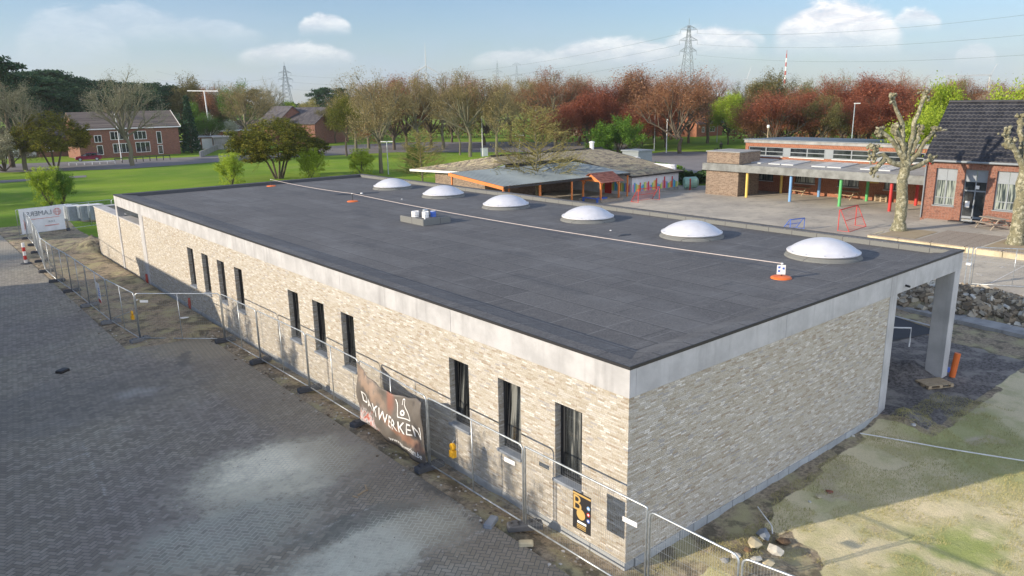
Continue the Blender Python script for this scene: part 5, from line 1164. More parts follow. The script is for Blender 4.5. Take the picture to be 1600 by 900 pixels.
TG = material('greenish_bark', rough=.95, fn=lambda N: N.mix(N.noise(N.obj(), 4., 4), (.07,.07,.045), (.24,.22,.14)))

class Tree:
    """branching skeleton; heights are in units of the whole tree = 1"""
    def __init__(s, seed): s.rn = random.Random(seed); s.V = []; s.F = []; s.tips = []; s.TV = []; s.TF = []
    def seg(s, pts, r0, r1, n, tw=False):
        V, F = (s.TV, s.TF) if tw else (s.V, s.F); o = len(V); m_ = len(pts); pv = None
        for i, q in enumerate(pts):
            d = (pts[min(i+1, m_-1)]-pts[max(i-1, 0)]).normalized()
            if pv is None: pv = d.orthogonal().normalized()
            else: pv = (pv-d*pv.dot(d)).normalized()
            w_ = d.cross(pv); r = r0+(r1-r0)*i/(m_-1)
            for k in range(n): a = 6.2832*k/n; V.append(tuple(q+(pv*math.cos(a)+w_*math.sin(a))*r))
        for i in range(m_-1):
            for k in range(n): j = (k+1) % n; F.append((o+i*n+k, o+i*n+j, o+(i+1)*n+j, o+(i+1)*n+k))
    def branch(s, p, d, ln, r, lev, maxlev, kids, spread, upb, ratio):
        rn = s.rn; n_ = 4 if lev < 2 else 3; pts = [p.copy()]; dd = d.copy()
        for k in range(n_):
            dd = (dd + Vector((rn.gauss(0,1), rn.gauss(0,1), rn.gauss(0,1)))*(.13 if lev else .05) + Vector((0,0,upb))*.25).normalized(); pts.append(pts[-1]+dd*ln/n_)
        sides = (8, 5, 4, 3, 3, 3)[min(lev, 5)]; s.seg(pts, r, r*(.5 if lev < maxlev else .3), sides, lev >= 3)
        if lev >= maxlev: s.tips.append((pts[-1], dd)); s.tips.append((pts[1], dd)); return
        nk = kids[min(lev, len(kids)-1)]
        for k in range(nk):
            f_ = (.35 if lev else .0)+(.65 if lev else 1.)*(k+rn.random())/nk; f_ = min(.99, f_)
            i = min(int(f_*n_), n_-1); q = pts[i].lerp(pts[i+1], f_*n_-i)
            ax = dd.orthogonal().normalized(); ax = Matrix.Rotation(rn.random()*6.283+k*2.4, 3, dd) @ ax
            a = spread*(.65+.6*rn.random()); nd = (dd*math.cos(a)+ax*math.sin(a)).normalized()
            s.branch(q, nd, ln*ratio*(.75+.5*rn.random())*(1.1-.35*f_ if lev else 1), r*.55*(1-.35*f_), lev+1, maxlev, kids, spread, upb, ratio)
    def leaves(s, n, size, scat, flat=False, tips=None, zsq=1.):
        rn = np.random.default_rng(s.rn.randrange(99999)); T_ = np.array([tuple(t[0]) for t in (tips or s.tips)]); idx = rn.integers(0, len(T_), n)
        c_ = T_[idx]+rn.normal(0, scat, (n, 3))*np.array([1,1,zsq]); a = rn.normal(0, 1, (n, 3)); a /= np.linalg.norm(a, axis=1, keepdims=True)
        b_ = rn.normal(0, 1, (n, 3))
        if flat: a[:,2] *= .35; b_[:,2] *= .35
        b_ -= a*(a*b_).sum(1, keepdims=True); b_ /= np.linalg.norm(b_, axis=1, keepdims=True)
        sz = size*(.5+rn.random((n, 1))); a *= sz; b_ *= sz*.6
        v = np.stack([c_-a, c_-b_*.9, c_+a, c_+b_], 1).reshape(-1, 3); o = len(s.TV)
        s.TV += [tuple(q) for q in v.tolist()]; s.TF += [(o+4*i, o+4*i+1, o+4*i+2, o+4*i+3) for i in range(n)]
def mesh_of(name, V, F, mat):
    me = bpy.data.meshes.new(name); me.from_pydata(V, [], F); me.materials.append(mat); me.update(); return me
PROTO = {}
def proto(kind, var):
    key = (kind, var)
    if key in PROTO: return PROTO[key]
    t = Tree(hash(kind) % 1000*0+sum(map(ord, kind))*13+var*101); rn = t.rn; Z = Vector((0,0,1)); bark = TB; X0 = Vector((0,0,0))
    def trunk(h, r): pts = [Vector((rn.gauss(0,.0025)*k, rn.gauss(0,.0025)*k, h*k/4-.01*(k == 0))) for k in range(5)]; t.seg([pts[0], pts[0].lerp(pts[1], .15)]+pts[1:], r*1.25, r*.75, 10); return pts[-1]
    if kind in ('bare', 'barebud', 'copper', 'rust', 'fullgreen', 'olive', 'blossom', 'pinkish'):
        hT = {'copper': .14, 'fullgreen': .2, 'blossom': .12, 'rust': .16}.get(kind, .27); base = trunk(hT, .0145)
        nb = 9 if kind != 'copper' else 11
        lvl = 4
        for k in range(nb):
            a = k*2.4+rn.random(); tilt = (.25+.75*(k/nb)) if k else .05
            d = Vector((math.cos(a)*math.sin(tilt), math.sin(a)*math.sin(tilt), math.cos(tilt))); ln = (.44-.13*k/nb)*rn.uniform(.85,1.1)*(1-hT*.3)
            t.branch(base+Z*rn.uniform(-.05,.01)*(k > 0), d, ln, .0085, 1, lvl, (0, 7, 6, 4), .62, .2, .52)
        if kind == 'bare': t.leaves(8000, .0033, .02); lm = LM['grey']; bark = TG
        elif kind == 'barebud': t.leaves(11000, .0042, .02); lm = LM['bud']; bark = TG
        elif kind == 'copper': t.leaves(30000, .0064, .03, True); lm = LM['copper']
        elif kind == 'rust': t.leaves(22000, .0052, .026, True); lm = LM['rust']
        elif kind == 'fullgreen': t.leaves(24000, .0075, .03); lm = LM['lime']
        elif kind == 'blossom': t.leaves(11000, .012, .035); lm = LM['blossom']
        elif kind == 'pinkish': t.leaves(20000, .0062, .028); lm = LM['pink']
        else: t.leaves(20000, .0062, .028); lm = LM['olive']
    elif kind == 'pine':
        base = trunk(.45, .017); top = base
        t.seg([base, base+Z*.42], .014, .006, 6); tips = []
        for k in range(11):
            a = k*2.4+rn.random(); z_ = .5+.44*k/11; r_ = (.22*math.sin(min(1, (1.05-z_)*2.3)*1.5)+.03)*rn.uniform(.7,1.15)
            e = Vector((math.cos(a)*r_, math.sin(a)*r_, z_+.05)); t.seg([Vector((0,0,z_-.05)), e*.6+Vector((0,0,z_*.4)), e], .007, .003, 4)
            for j in range(26):
                q = e*rn.uniform(.3,1.2); q.z = z_+.04+rn.gauss(0,.016); q.x += rn.gauss(0,.055); q.y += rn.gauss(0,.055); tips.append((q, Z))
        for j in range(40): tips.append((Vector((rn.gauss(0,.06), rn.gauss(0,.06), rn.uniform(.86,.98))), Z))
        t.tips = tips; t.leaves(9000, .011, .018, False, zsq=.7); lm = LM['pine']
    elif kind == 'umbrella':                           # broad low tree on several stems
        for k in range(5):
            a = k*1.26+rn.random()*.5; e = Vector((math.cos(a)*.34, math.sin(a)*.34, .48)); s0 = Vector((math.cos(a)*.06, math.sin(a)*.06, 0)); m_ = s0.lerp(e, .5)+Z*.04+Vector((rn.gauss(0,.02), rn.gauss(0,.02), 0))
            t.seg([s0, m_, e], .02, .011, 6)
            for j in range(5): d = Vector((rn.gauss(0,1)+math.cos(a)*.8, rn.gauss(0,1)+math.sin(a)*.8, rn.uniform(.1,.8))).normalized(); t.branch(m_.lerp(e, .3+.17*j), d, rn.uniform(.2,.4), .009, 2, 4, (0,0,5,4), .7, .05, .55)
        t.tips = [(Vector((q[0].x*1.15, q[0].y*1.15, min(.99, max(.36, q[0].z)))), q[1]) for q in t.tips]
        extra = []
        for j in range(420):
            a = rn.random()*6.283; r_ = .8*math.sqrt(rn.random()); zt_ = .98-.42*(r_/.8)**2+.05*math.sin(a*5+r_*9); extra.append((Vector((math.cos(a)*r_, math.sin(a)*r_, zt_-rn.random()*.14)), Z))
        t.tips += extra; t.leaves(46000, .0165, .03, True, zsq=.6); lm = LM['maple']
    elif kind == 'bush':
        for k in range(9):
            a = k*.7+rn.random(); tl_ = rn.uniform(.05,.65); d = Vector((math.cos(a)*math.sin(tl_), math.sin(a)*math.sin(tl_), math.cos(tl_))); t.branch(X0, d, rn.uniform(.5,.8), .012, 2, 4, (0,0,7,5), .6, .15, .45)
        t.tips = [q for q in t.tips if q[0].z > .05]
        for j in range(260):
            a = rn.random()*6.283; z_ = .04+.8*rn.random()**1.2; r_ = .42*math.sqrt(max(0., 1-((z_-.3)/.56)**2))*math.sqrt(rn.random()); t.tips.append((Vector((math.cos(a)*r_, math.sin(a)*r_, z_)), Z))
        for j in range(26):
            a = rn.random()*6.283; r_ = .3*math.sqrt(rn.random())
            for q_ in range(5): t.tips.append((Vector((math.cos(a)*r_*(1+q_*.05), math.sin(a)*r_*(1+q_*.05), .62+q_*.08)), Z))
        t.leaves(24000, .012, .022); lm = LM['lime']
    elif kind == 'greenbush':
        for k in range(12):
            a = k*.7+rn.random(); tl_ = rn.uniform(.05,1.0); d = Vector((math.cos(a)*math.sin(tl_), math.sin(a)*math.sin(tl_), math.cos(tl_))); t.branch(X0, d, rn.uniform(.5,.75), .014, 2, 4, (0,0,7,5), .6, .2, .45)
        t.tips = [q for q in t.tips if q[0].z > .08]; t.leaves(24000, .012, .035); lm = LM['green']
    elif kind == 'sparse':                             # young larch-like tree, straight stem, long fine side shoots
        pts = [Vector((rn.gauss(0,.008)*(k > 0), rn.gauss(0,.008)*(k > 0), k/6)) for k in range(7)]; t.seg(pts, .017, .004, 6)
        for k in range(84):
            z_ = .14+.82*k/84; a = k*2.4; ln = (.56*(1-z_)**.7+.08)*rn.uniform(.75,1.15); d = Vector((math.cos(a), math.sin(a), .35)).normalized()
            t.branch(Vector((0,0,z_)), d, ln, .0055, 3, 4, (0,0,0,9), .55, .12, .42)
        t.leaves(5200, .0062, .012); lm = LM['yellowgreen']; bark = TG
    elif kind == 'spruce':
        t.seg([X0, Z*.5, Z], .02, .003, 6); tips = []
        for k in range(900): z_ = rn.random()**1.3*.95+.04; a = rn.random()*6.283; r_ = .16*(1-z_)*rn.uniform(.5,1)+.01; tips.append((Vector((math.cos(a)*r_, math.sin(a)*r_, z_)), Z))
        t.tips = tips; t.leaves(5000, .016, .012); lm = LM['pine']
    zt = np.percentile(np.array(t.TV)[:,2], 99.3); k = 1/zt
    t.V = [tuple(c*k for c in v) for v in t.V]; t.TV = [tuple(c*k for c in v) for v in t.TV]
    PROTO[key] = (mesh_of('trunk', t.V, t.F, bark), mesh_of('crown', t.TV, t.TF, lm)); return PROTO[key]
KINDN = {'bare': 'bare_tree', 'barebud': 'budding_tree', 'copper': 'copper_beech', 'rust': 'copper_beech', 'fullgreen': 'green_tree', 'olive': 'leafing_tree', 'pine': 'pine_tree', 'umbrella': 'spreading_tree',
         'bush': 'young_bush', 'greenbush': 'round_bush', 'sparse': 'young_tree', 'spruce': 'spruce_tree', 'blossom': 'blossom_tree', 'pinkish': 'blossom_tree'}
def tree(P, h, kind, var, label, group=None, wide=1., leaf=None, rz=None):
    mt_, mc_ = proto(kind, var); rn = random.Random(int(P[0]*17+P[1]*31))
    t = thing(KINDN[kind], label, 'bush' if 'bush' in kind else 'tree', (P[0], P[1], 0), rn.random()*6.28 if rz is None else rz, group); t.scale = (h*wide, h*wide, h)
    for nm, me in (('trunk', mt_), ('crown', mc_)):
        o = bpy.data.objects.new(nm, me); COL.objects.link(o); o.parent = t
        if nm == 'crown' and leaf:
            o.material_slots[0].link = 'OBJECT'; o.material_slots[0].material = LM[leaf]
    return t
def TP(px, py, ytop, kind, var, label, **k): P = G(px, py); return tree(P, height_at(P, ytop), kind, var, label, **k)
def TF_(px, dist, ytop, kind, var, label, **k): P = far(px, dist); return tree(P, height_at(P, ytop), kind, var, label, **k)
# nearest trees, each at its own foot
TP(207, 259, 112, 'bare', 0, 'large bare tree standing in front of the red brick house', wide=1.25)
TP(40, 266, 128, 'bare', 1, 'large grey bare tree at the left edge of the lawn', wide=1.3)
TP(86, 264, 178, 'umbrella', 0, 'broad olive and orange tree on several stems left of the maroon car', wide=.8)
TP(436, 279, 190, 'umbrella', 1, 'broad olive green tree on several stems behind the far roof edge', wide=1.0)
TP(596, 271, 114, 'barebud', 0, 'tall budding tree with a leaning bare trunk on the lawn', wide=1.1)
TP(735, 245, 111, 'barebud', 1, 'tall budding tree with dark forked trunk above the mossy roof', wide=1.05)
TP(776, 244, 125, 'barebud', 2, 'budding tree right of the white meter cabinet', wide=1.1)
TP(719, 242, 150, 'bare', 0, 'thin bare tree just left of the dark forked trunk', wide=.9)
TP(1062, 240, 112, 'rust', 0, 'rusty brown tree with a clear dark trunk on the open lawn', wide=1.15)
TP(838, 312, 163, 'sparse', 0, 'large young yellowish tree rising from behind the domes', wide=1.0)
TP(660, 290, 203, 'sparse', 1, 'young yellowish tree beside the left end of the mossy roof', wide=1.05)
TP(80, 322, 262, 'bush', 0, 'bright young bush behind the white company banner', wide=.9)
TP(100, 320, 268, 'greenbush', 2, 'darker round shrub right of the bright bush at the site corner', wide=.8, leaf='green')
TP(363, 290, 240, 'bush', 1, 'bright young bush left of the broad olive green tree', wide=.95)
TP(486, 281, 232, 'bush', 2, 'bright young bush right of the broad olive green tree', wide=.85)
TP(565, 273, 233, 'bush', 0, 'small round bright bush left of the leaning trunk', wide=1.1)
TP(648, 270, 226, 'bush', 1, 'bright green shrub left of the young yellowish tree', wide=.8, leaf='green')
TP(965, 244, 184, 'greenbush', 0, 'large fresh green round bush behind the kindergarten roof', wide=1.1, leaf=None)
TP(935, 246, 214, 'greenbush', 1, 'lower green bush left of the large round one', wide=1.1)
TP(8, 268, 205, 'greenbush', 2, 'greyish scrub in the lower left corner of the lawn', wide=1.3, leaf='grey')
TP(386, 233, 132, 'barebud', 3, 'spreading tree with bare pale limbs behind the carport', wide=1.25, leaf='bud')
TP(1137, 226, 148, 'fullgreen', 0, 'lime green tree left of the brown beech beside the lawn lamp', wide=.8)
TP(1105, 224, 113, 'bare', 2, 'lone bare tree in front of the dark roofed house', wide=1.15, leaf='rust')
# pine wood at the left
for k, (px, d, yt) in enumerate(sorted(((2,150,88),(28,205,114),(52,215,112),(88,210,110),(112,225,122),(66,190,122),(135,215,124),(160,225,126),(185,220,129),(212,230,130),(238,225,130),(263,235,134),(282,240,138),(10,200,118),(40,235,120),(100,250,125),(150,255,130),(200,255,134),(250,260,137),(-15,210,112),(-40,190,105),(174,195,140),(125,190,140),(228,205,142),(76,180,138),(20,178,140)))):
    TF_(px, d, yt, 'pine', k % 3, ORD[k]+' dark pine from the left in the wood behind the red brick house', group='dark pines behind the brick houses', wide=1.25)
for k, (px, d, yt) in enumerate(((497,270,140),(509,280,137),(531,275,138),(540,280,148),(520,285,147))):
    TF_(px, d, yt, 'pine', k % 3, ORD[k]+' small dark pine from the left behind the gabled brick roofs', group='pines behind the gabled roofs', wide=.95)
TF_(291, 170, 152, 'spruce', 0, 'narrow dark spruce beside the gable of the red brick house', wide=1.1)
TF_(300, 200, 162, 'fullgreen', 1, 'light green tree beside the narrow spruce', wide=.6, leaf='green')
TF_(303, 225, 122, 'olive', 0, 'tall olive brown tree right of the pine wood', wide=.95)
TF_(324, 220, 138, 'olive', 1, 'reddish topped tree behind the white T shaped pole', wide=.8, leaf='rust')
TF_(336, 222, 170, 'fullgreen', 0, 'green tree behind the white blossom', wide=.9, leaf='green')
TF_(318, 205, 182, 'blossom', 0, 'white blossoming shrub above the carport', wide=.9)
TF_(353, 208, 190, 'blossom', 1, 'white blossoming shrub right of the first above the low roofs', wide=.9)
TF_(362, 215, 130, 'olive', 2, 'olive tree behind the bare pale limbs', wide=.8, leaf='green')
TF_(400, 240, 140, 'pine', 1, 'dark mixed tree left of the slender grey one', wide=1.0)
TF_(420, 225, 125, 'bare', 0, 'slender grey bare tree left of the lattice pylon', wide=.9)
TF_(345, 230, 128, 'bare', 1, 'bare tree behind the white T shaped pole', wide=.9)
TF_(452, 240, 160, 'fullgreen', 1, 'bright green tree below the left lattice pylon', wide=.8)
TF_(482, 245, 158, 'fullgreen', 2, 'bright green tree left of the small pines', wide=1., leaf='yellowgreen')
TF_(468, 235, 172, 'olive', 1, 'brownish shrub behind the brick gable', wide=1.2)
TF_(440, 190, 182, 'olive', 0, 'olive shrub left of the brick gables', wide=1.1)
# belt of trees behind the park road
belt = [(536,150,150,'olive',0,.9,'maple'),(552,160,122,'barebud',0,1.1,None),(572,172,128,'barebud',3,1.1,None),(612,165,124,'rust',1,1.1,None),(632,180,122,'copper',0,.9,'rust'),(650,160,116,'barebud',2,1.1,None),(671,175,120,'rust',2,1.,None),(690,165,118,'barebud',1,1.1,None),(704,190,124,'copper',1,.9,'rust'),
        (755,175,126,'rust',0,1.,None),(797,170,122,'barebud',0,1.1,None),(818,190,124,'barebud',3,1.,None),(848,185,116,'barebud',2,1.1,'olive'),(868,165,109,'barebud',1,1.15,'rust'),(890,215,115,'bare',2,1.,None),(905,225,118,'bare',1,1.,None),(880,150,165,'copper',0,1.2,None),(917,155,150,'copper',0,1.1,None),(932,160,128,'copper',1,1.05,None),(950,175,135,'rust',2,1.1,None),
        (972,170,122,'barebud',2,1.1,'olive'),(990,185,112,'bare',0,1.,'rust'),(1004,165,110,'copper',0,1.1,'rust'),(1024,175,125,'copper',1,1.1,None),(1042,160,140,'copper',2,1.,None),(1050,190,118,'rust',1,1.,None),(1078,175,128,'rust',2,1.,'olive'),(1000,150,165,'copper',1,1.2,None),(905,170,122,'rust',0,1.,None),
        (1152,235,135,'bare',1,1.,None),(1150,195,150,'fullgreen',1,.7,None),(1192,200,116,'fullgreen',2,.8,'olive'),(1172,215,130,'rust',1,1.,'olive'),(1180,145,150,'copper',2,1.2,'rust'),(1215,140,140,'rust',0,1.35,'copper'),(1222,205,124,'rust',1,1.1,'olive'),(1232,150,150,'copper',1,1.1,'rust'),(1250,180,130,'olive',1,1.1,None),(1262,190,128,'barebud',0,1.,'olive'),(1288,142,150,'olive',2,1.0,None),(1275,150,145,'copper',0,1.1,None),
        (1296,190,120,'bare',1,1.1,None),(1320,165,122,'copper',1,1.15,None),(1325,200,112,'bare',2,1.1,None),(1345,145,150,'copper',2,1.25,None),(1362,165,125,'copper',0,1.15,None),(1385,160,118,'copper',1,1.15,None),(1398,200,112,'bare',0,1.1,'rust'),(1410,150,135,'copper',0,1.2,None),(1430,165,124,'bare',2,1.1,'rust'),(1470,170,130,'olive',0,1.,None),(1445,150,140,'rust',1,1.2,None),
        (1460,180,128,'rust',2,1.1,None),(1490,220,126,'bare',1,1.,'rust'),(1515,215,124,'rust',0,1.1,None),(1540,240,130,'bare',2,1.1,None),(1500,160,150,'rust',1,1.1,'copper'),(1582,230,130,'rust',2,1.,None),(1560,165,144,'pinkish',0,1.2,None),(1612,200,128,'copper',0,1.1,None),(1650,190,124,'rust',1,1.2,None),(520,200,160,'olive',2,1.,None),
        (590,215,130,'rust',2,1.,None),(730,225,126,'copper',2,.9,'rust'),(775,235,124,'bare',0,1.,'rust'),(835,235,120,'bare',1,1.,'rust'),(1120,240,150,'barebud',2,1.,'olive'),(1270,230,124,'bare',0,1.,None),(1350,240,118,'bare',1,1.,'rust'),(1480,250,130,'copper',1,1.,'rust')]
ln_ = {'copper': 'dark red copper beech in the belt of trees', 'rust': 'rusty brown budding tree in the belt of trees', 'bare': 'bare grey tree in the belt of trees', 'barebud': 'olive brown budding tree behind the park road', 'fullgreen': 'bright lime tree among the red ones', 'olive': 'olive green tree in the belt of trees', 'pinkish': 'pale pinkish blossoming tree above the dark tiled roof'}
cnt_ = {}
for k, (px, d, yt, kd, vr, wd, lf) in enumerate(sorted(belt)):
    kk = kd if lf is None else {'rust': 'rust', 'copper': 'copper', 'olive': 'olive', 'maple': 'olive', 'lime': 'fullgreen'}.get(lf, kd)
    cnt_[kk] = cnt_.get(kk, 0)+1
    TF_(px, d*.95, yt, kd, vr, ln_[kk]+', '+ORD[cnt_[kk]-1]+' of its kind from the left', group='belt of trees behind the school and the lawn: '+kk, wide=wd, leaf=lf)
TF_(1452, 78, 172, 'fullgreen', 0, 'lime green tree tucked against the left edge of the dark tiled roof', wide=.95)
TF_(1475, 84, 135, 'fullgreen', 1, 'lime green tree rising behind the dark tiled roof', wide=.65)
TF_(1610, 80, 138, 'fullgreen', 2, 'lime green tree behind the roof at the right edge', wide=.8)
# low dark growth that fills the foot of the belt
def scrub(pts, h, w_, n, lf, name, label, cat, kind='stuff', size=.28):
    rn = np.random.default_rng(len(label)); V = []; F = []
    for (a_, b_) in zip(pts, pts[1:]):
        a_, b_ = Vector(a_), Vector(b_); m_ = int(n*(b_-a_).length)
        for k in range(m_):
            q = a_.lerp(b_, rn.random()); hh = h*(.65+.5*float(vnoise(q.x, q.y, .35))); z_ = hh*math.sqrt(rn.random())
            c_ = np.array([q.x, q.y, z_])+np.append(rn.normal(0, w_*.45, 2), 0); u_ = rn.normal(0,1,3); u_ /= np.linalg.norm(u_); v_ = np.cross(u_, rn.normal(0,1,3)); v_ /= np.linalg.norm(v_); s_ = size*(.5+rn.random()); o = len(V)
            V += [tuple(c_-u_*s_), tuple(c_-v_*s_*.7), tuple(c_+u_*s_), tuple(c_+v_*s_*.7)]; F.append((o,o+1,o+2,o+3))
    me = mesh_of(name, V, F, LM[lf]); o = bpy.data.objects.new(name, me); COL.objects.link(o); return tag(o, label, cat, None, kind)
scrub([far(500,215), far(700,200), far(900,195)], 4.5, 4, 120, 'olive', 'undergrowth', 'brown undergrowth between the trunks behind the park road', 'undergrowth', size=.24)
scrub([far(880,172), far(1060,185)], 4.0, 4, 120, 'copper', 'undergrowth', 'dark red undergrowth below the beeches', 'undergrowth', size=.24)
scrub([far(1060,215), far(1160,215)], 3.0, 3, 40, 'hedge', 'undergrowth', 'dark growth at the far end of the lawn', 'undergrowth', size=.4)
scrub([far(1150,170), far(1300,165), far(1500,170), far(1640,170)], 5, 4, 110, 'rust', 'undergrowth', 'rusty undergrowth behind the school wing', 'undergrowth', size=.26)
scrub([far(-60,185), far(120,200), far(300,215)], 6, 6, 45, 'hedge', 'undergrowth', 'dark undergrowth below the pine wood', 'undergrowth', size=.5)
scrub([far(290,215), far(420,235), far(560,250)], 5, 5, 34, 'olive', 'undergrowth', 'mixed garden growth behind the low houses', 'undergrowth', size=.5)
scrub([G(1062,290), G(1108,285)], 1.5, .8, 420, 'hedge', 'hedge', 'dark clipped hedge right of the kindergarten mural', 'hedge', None, .16)
scrub([G(1020,262), G(1062,268)], .7, .8, 200, 'green', 'low_hedge', 'low green hedge behind the kindergarten', 'hedge', None, .16)
scrub([far(430,600), far(800,700), far(1200,700), far(1640,650)], 9, 30, 16, 'hedge', 'far_wood', 'distant dark wood along the horizon', 'wood', size=1.6)
scrub([far(-80,560), far(430,600)], 10, 30, 16, 'hedge', 'far_wood', 'distant wood behind the houses on the left', 'wood', size=1.6)

# ------------------------------------------------------------------ houses beyond the lawn
dark_tile = material('dark_roof_tiles', rough=.7, fn=tile_fn((.06,.055,.06), (.12,.11,.11), .5, .3))
brown_tile = material('brown_roof_tiles', rough=.85, fn=tile_fn((.13,.1,.085), (.24,.19,.15), .5, .3))
def gable(q, x0, x1, y0, y1, ze, zr, th=.15, over=.4, axis='x'):
    """pair of roof slopes, ridge along the axis"""
    if axis == 'x':
        ym = (y0+y1)/2; q.slab([(x0-over,y0-over,ze-.15),(x1+over,y0-over,ze-.15),(x1+over,ym,zr),(x0-over,ym,zr)], th); q.slab([(x0-over,ym,zr),(x1+over,ym,zr),(x1+over,y1+over,ze-.15),(x0-over,y1+over,ze-.15)], th)
    else:
        xm = (x0+x1)/2; q.slab([(x0-over,y0-over,ze-.15),(xm,y0-over,zr),(xm,y1+over,zr),(x0-over,y1+over,ze-.15)], th); q.slab([(xm,y0-over,zr),(x1+over,y0-over,ze-.15),(x1+over,y1+over,ze-.15),(xm,y1+over,zr)], th)
def gwalls(q, x0, x1, y0, y1, ze, zr, axis='x'):
    q.box(x0, y0, 0, x1, y1, ze)
    if axis == 'x':
        ym = (y0+y1)/2
        for a_, b_ in ((x0, x0+.3), (x1-.3, x1)): q.add([(a_,y0,ze),(a_,y1,ze),(a_,ym,zr-.12),(b_,y0,ze),(b_,y1,ze),(b_,ym,zr-.12)], [(0,2,1),(3,4,5),(0,1,4,3),(1,2,5,4),(2,0,3,5)])
    else:
        xm = (x0+x1)/2
        for a_, b_ in ((y0, y0+.3), (y1-.3, y1)): q.add([(x0,a_,ze),(x1,a_,ze),(xm,a_,zr-.12),(x0,b_,ze),(x1,b_,ze),(xm,b_,zr-.12)], [(0,1,2),(3,5,4),(0,3,4,1),(1,4,5,2),(2,5,3,0)])
def hwin(par, x0, x1, z0, z1, y, mull=2, frame='white', glass='glass', name='window'):
    f = MB(); w = .09; f.box(x0,y-.06,z0,x0+w,y+.02,z1); f.box(x1-w,y-.06,z0,x1,y+.02,z1); f.box(x0+w,y-.06,z1-w,x1-w,y+.02,z1); f.box(x0+w,y-.06,z0,x1-w,y+.02,z0+w)
    for k in range(1, mull): m_ = x0+(x1-x0)*k/mull; f.box(m_-.035,y-.055,z0+w,m_+.035,y+.02,z1-w)
    wo = f.build(name, M[frame], par); g = MB(); g.box(x0+w,y-.03,z0+w,x1-w,y-.01,z1-w); g.build('pane', M[glass], wo)
HA, HB = G(127, 249), G(283, 240)          # front foot of the brick house, left and right ends
hl_ = (HB-HA).length; h1 = thing('brick_house', 'long red brick two storey house with grey brown tiled roof behind the large bare tree', 'house', (HA.x, HA.y, 0), math.atan2(HB.y-HA.y, HB.x-HA.x))
q = MB(); gwalls(q, 0, hl_, 0, 9, 5.6, 8.5); q.build('wall', M['red_brick'], h1)
q = MB(); gable(q, 0, hl_, 0, 9, 5.6, 8.6); q.build('roof', brown_tile, h1)
q = MB(); q.box(-.4,-.46,5.3,hl_+.4,-.36,5.5); q.bar((hl_+.42,-.4,5.4),(hl_+.42,4.5,8.55),.06,.3); q.bar((hl_+.42,9.4,5.4),(hl_+.42,4.5,8.55),.06,.3); q.build('white_trim', M['white'], h1)
s_ = hl_/156.
for (a_, b_, z0, z1, m_) in ((150,161,2.95,4.3,2),(174,202,3.3,4.9,4),(210,230,3.2,4.8,3),(246,254,2.2,4.6,1),(176,202,.8,2.6,4),(211,234,.7,2.7,3),(152,161,.6,2.4,1),(246,254,.2,1.9,1)): hwin(h1, (a_-127)*s_, (b_-127)*s_, z0, z1, 0, m_)
q = MB(); q.box(hl_,.8,0,hl_+.05,2.0,2.2); q.build('side_door', M['black'], h1); q = MB(); q.box(hl_,.6,2.3,hl_+1.,2.6,2.42); q.build('door_canopy', M['white'], h1)
q = MB(); q.M = Matrix.Translation((hl_+.1,1.6,4.0)) @ Matrix.Rotation(math.pi/2,4,'Y'); q.lathe([(.5,0),(.4,.15),(.1,.22)], 16); q.build('satellite_dish', M['white'], h1)
q = MB(); q.box(hl_*.35,4.0,8.0,hl_*.35+.8,4.8,9.3); q.build('chimney', M['red_brick'], h1)
def house(pxl, pyl, pxr, pyr, dep, ze, zr, wall, roof, label, axis='x', wins=(), extra=None, name='house', cat='house'):
    A_, B_ = G(pxl, pyl), G(pxr, pyr); ln = (B_-A_).length; t = thing(name, label, cat, (A_.x, A_.y, 0), math.atan2(B_.y-A_.y, B_.x-A_.x))
    q = MB(); gwalls(q, 0, ln, 0, dep, ze, zr, axis); q.build('wall', M[wall], t)
    q = MB(); gable(q, 0, ln, 0, dep, ze, zr, axis=axis); q.build('roof', roof, t)
    for w_ in wins: hwin(t, ln*w_[0], ln*w_[1], w_[2], w_[3], 0, 2)
    if extra: extra(t, ln)
    return t
def solar(t, ln):
    q = MB(); sx = 9/9.; q.add([(ln*.1,1.,4.5+.02),(ln*.75,1.,4.5+.02),(ln*.75,3.6,6.25),(ln*.1,3.6,6.25)], [(0,1,2,3)]); q.build('solar_panel', M['stone'], t)
house(62, 246, 118, 243, 9, 4.0, 7.4, 'red_brick', dark_tile, 'dark roofed house with a shiny pale roof panel behind the olive and orange tree', wins=((.2,.4,1,2.4),), extra=solar)
def garage(pxl, pyl, pxr, pyr, dep, h, body, label, doors, group='low garages right of the brick house', name='garage', roofm='concrete'):
    A_, B_ = G(pxl, pyl), G(pxr, pyr); ln = (B_-A_).length; t = thing(name, label, 'garage', (A_.x, A_.y, 0), math.atan2(B_.y-A_.y, B_.x-A_.x), group)
    q = MB(); q.box(0,0,0,ln,dep,h); q.build('wall', M[body], t); q = MB(); q.box(-.3,-.5,h,ln+.3,dep,h+.22); q.build('roof', M[roofm], t)
    for k in range(doors): q = MB(); w_ = ln/doors; q.box(w_*k+.15,-.04,0,w_*(k+1)-.15,.0,h-.25); q.build('door', M['white'], t)
    return t
garage(297, 233, 334, 232, 6, 2.5, 'orange_brick', 'low carport with two white doors beside the brick house', 2)
garage(336, 234, 362, 233, 7, 2.6, 'concrete_dark', 'grey garage with brown door behind the long low wall', 0)
garage(310, 226, 395, 222, 6, 3.0, 'orange_brick', 'low brick building with long white roof behind the carport', 0, name='low_building', roofm='white')
garage(385, 216, 440, 213, 6, 3.4, 'concrete', 'pale low building left of the brick gables', 0, name='low_building', roofm='white')
garage(5, 248, 78, 244, 8, 3.6, 'concrete_dark', 'low grey building with pale window behind the grey bare tree', 1, name='low_building')
A_, B_ = G(313, 246), G(342, 233); q = MB(); d_ = (B_-A_); n_ = 10
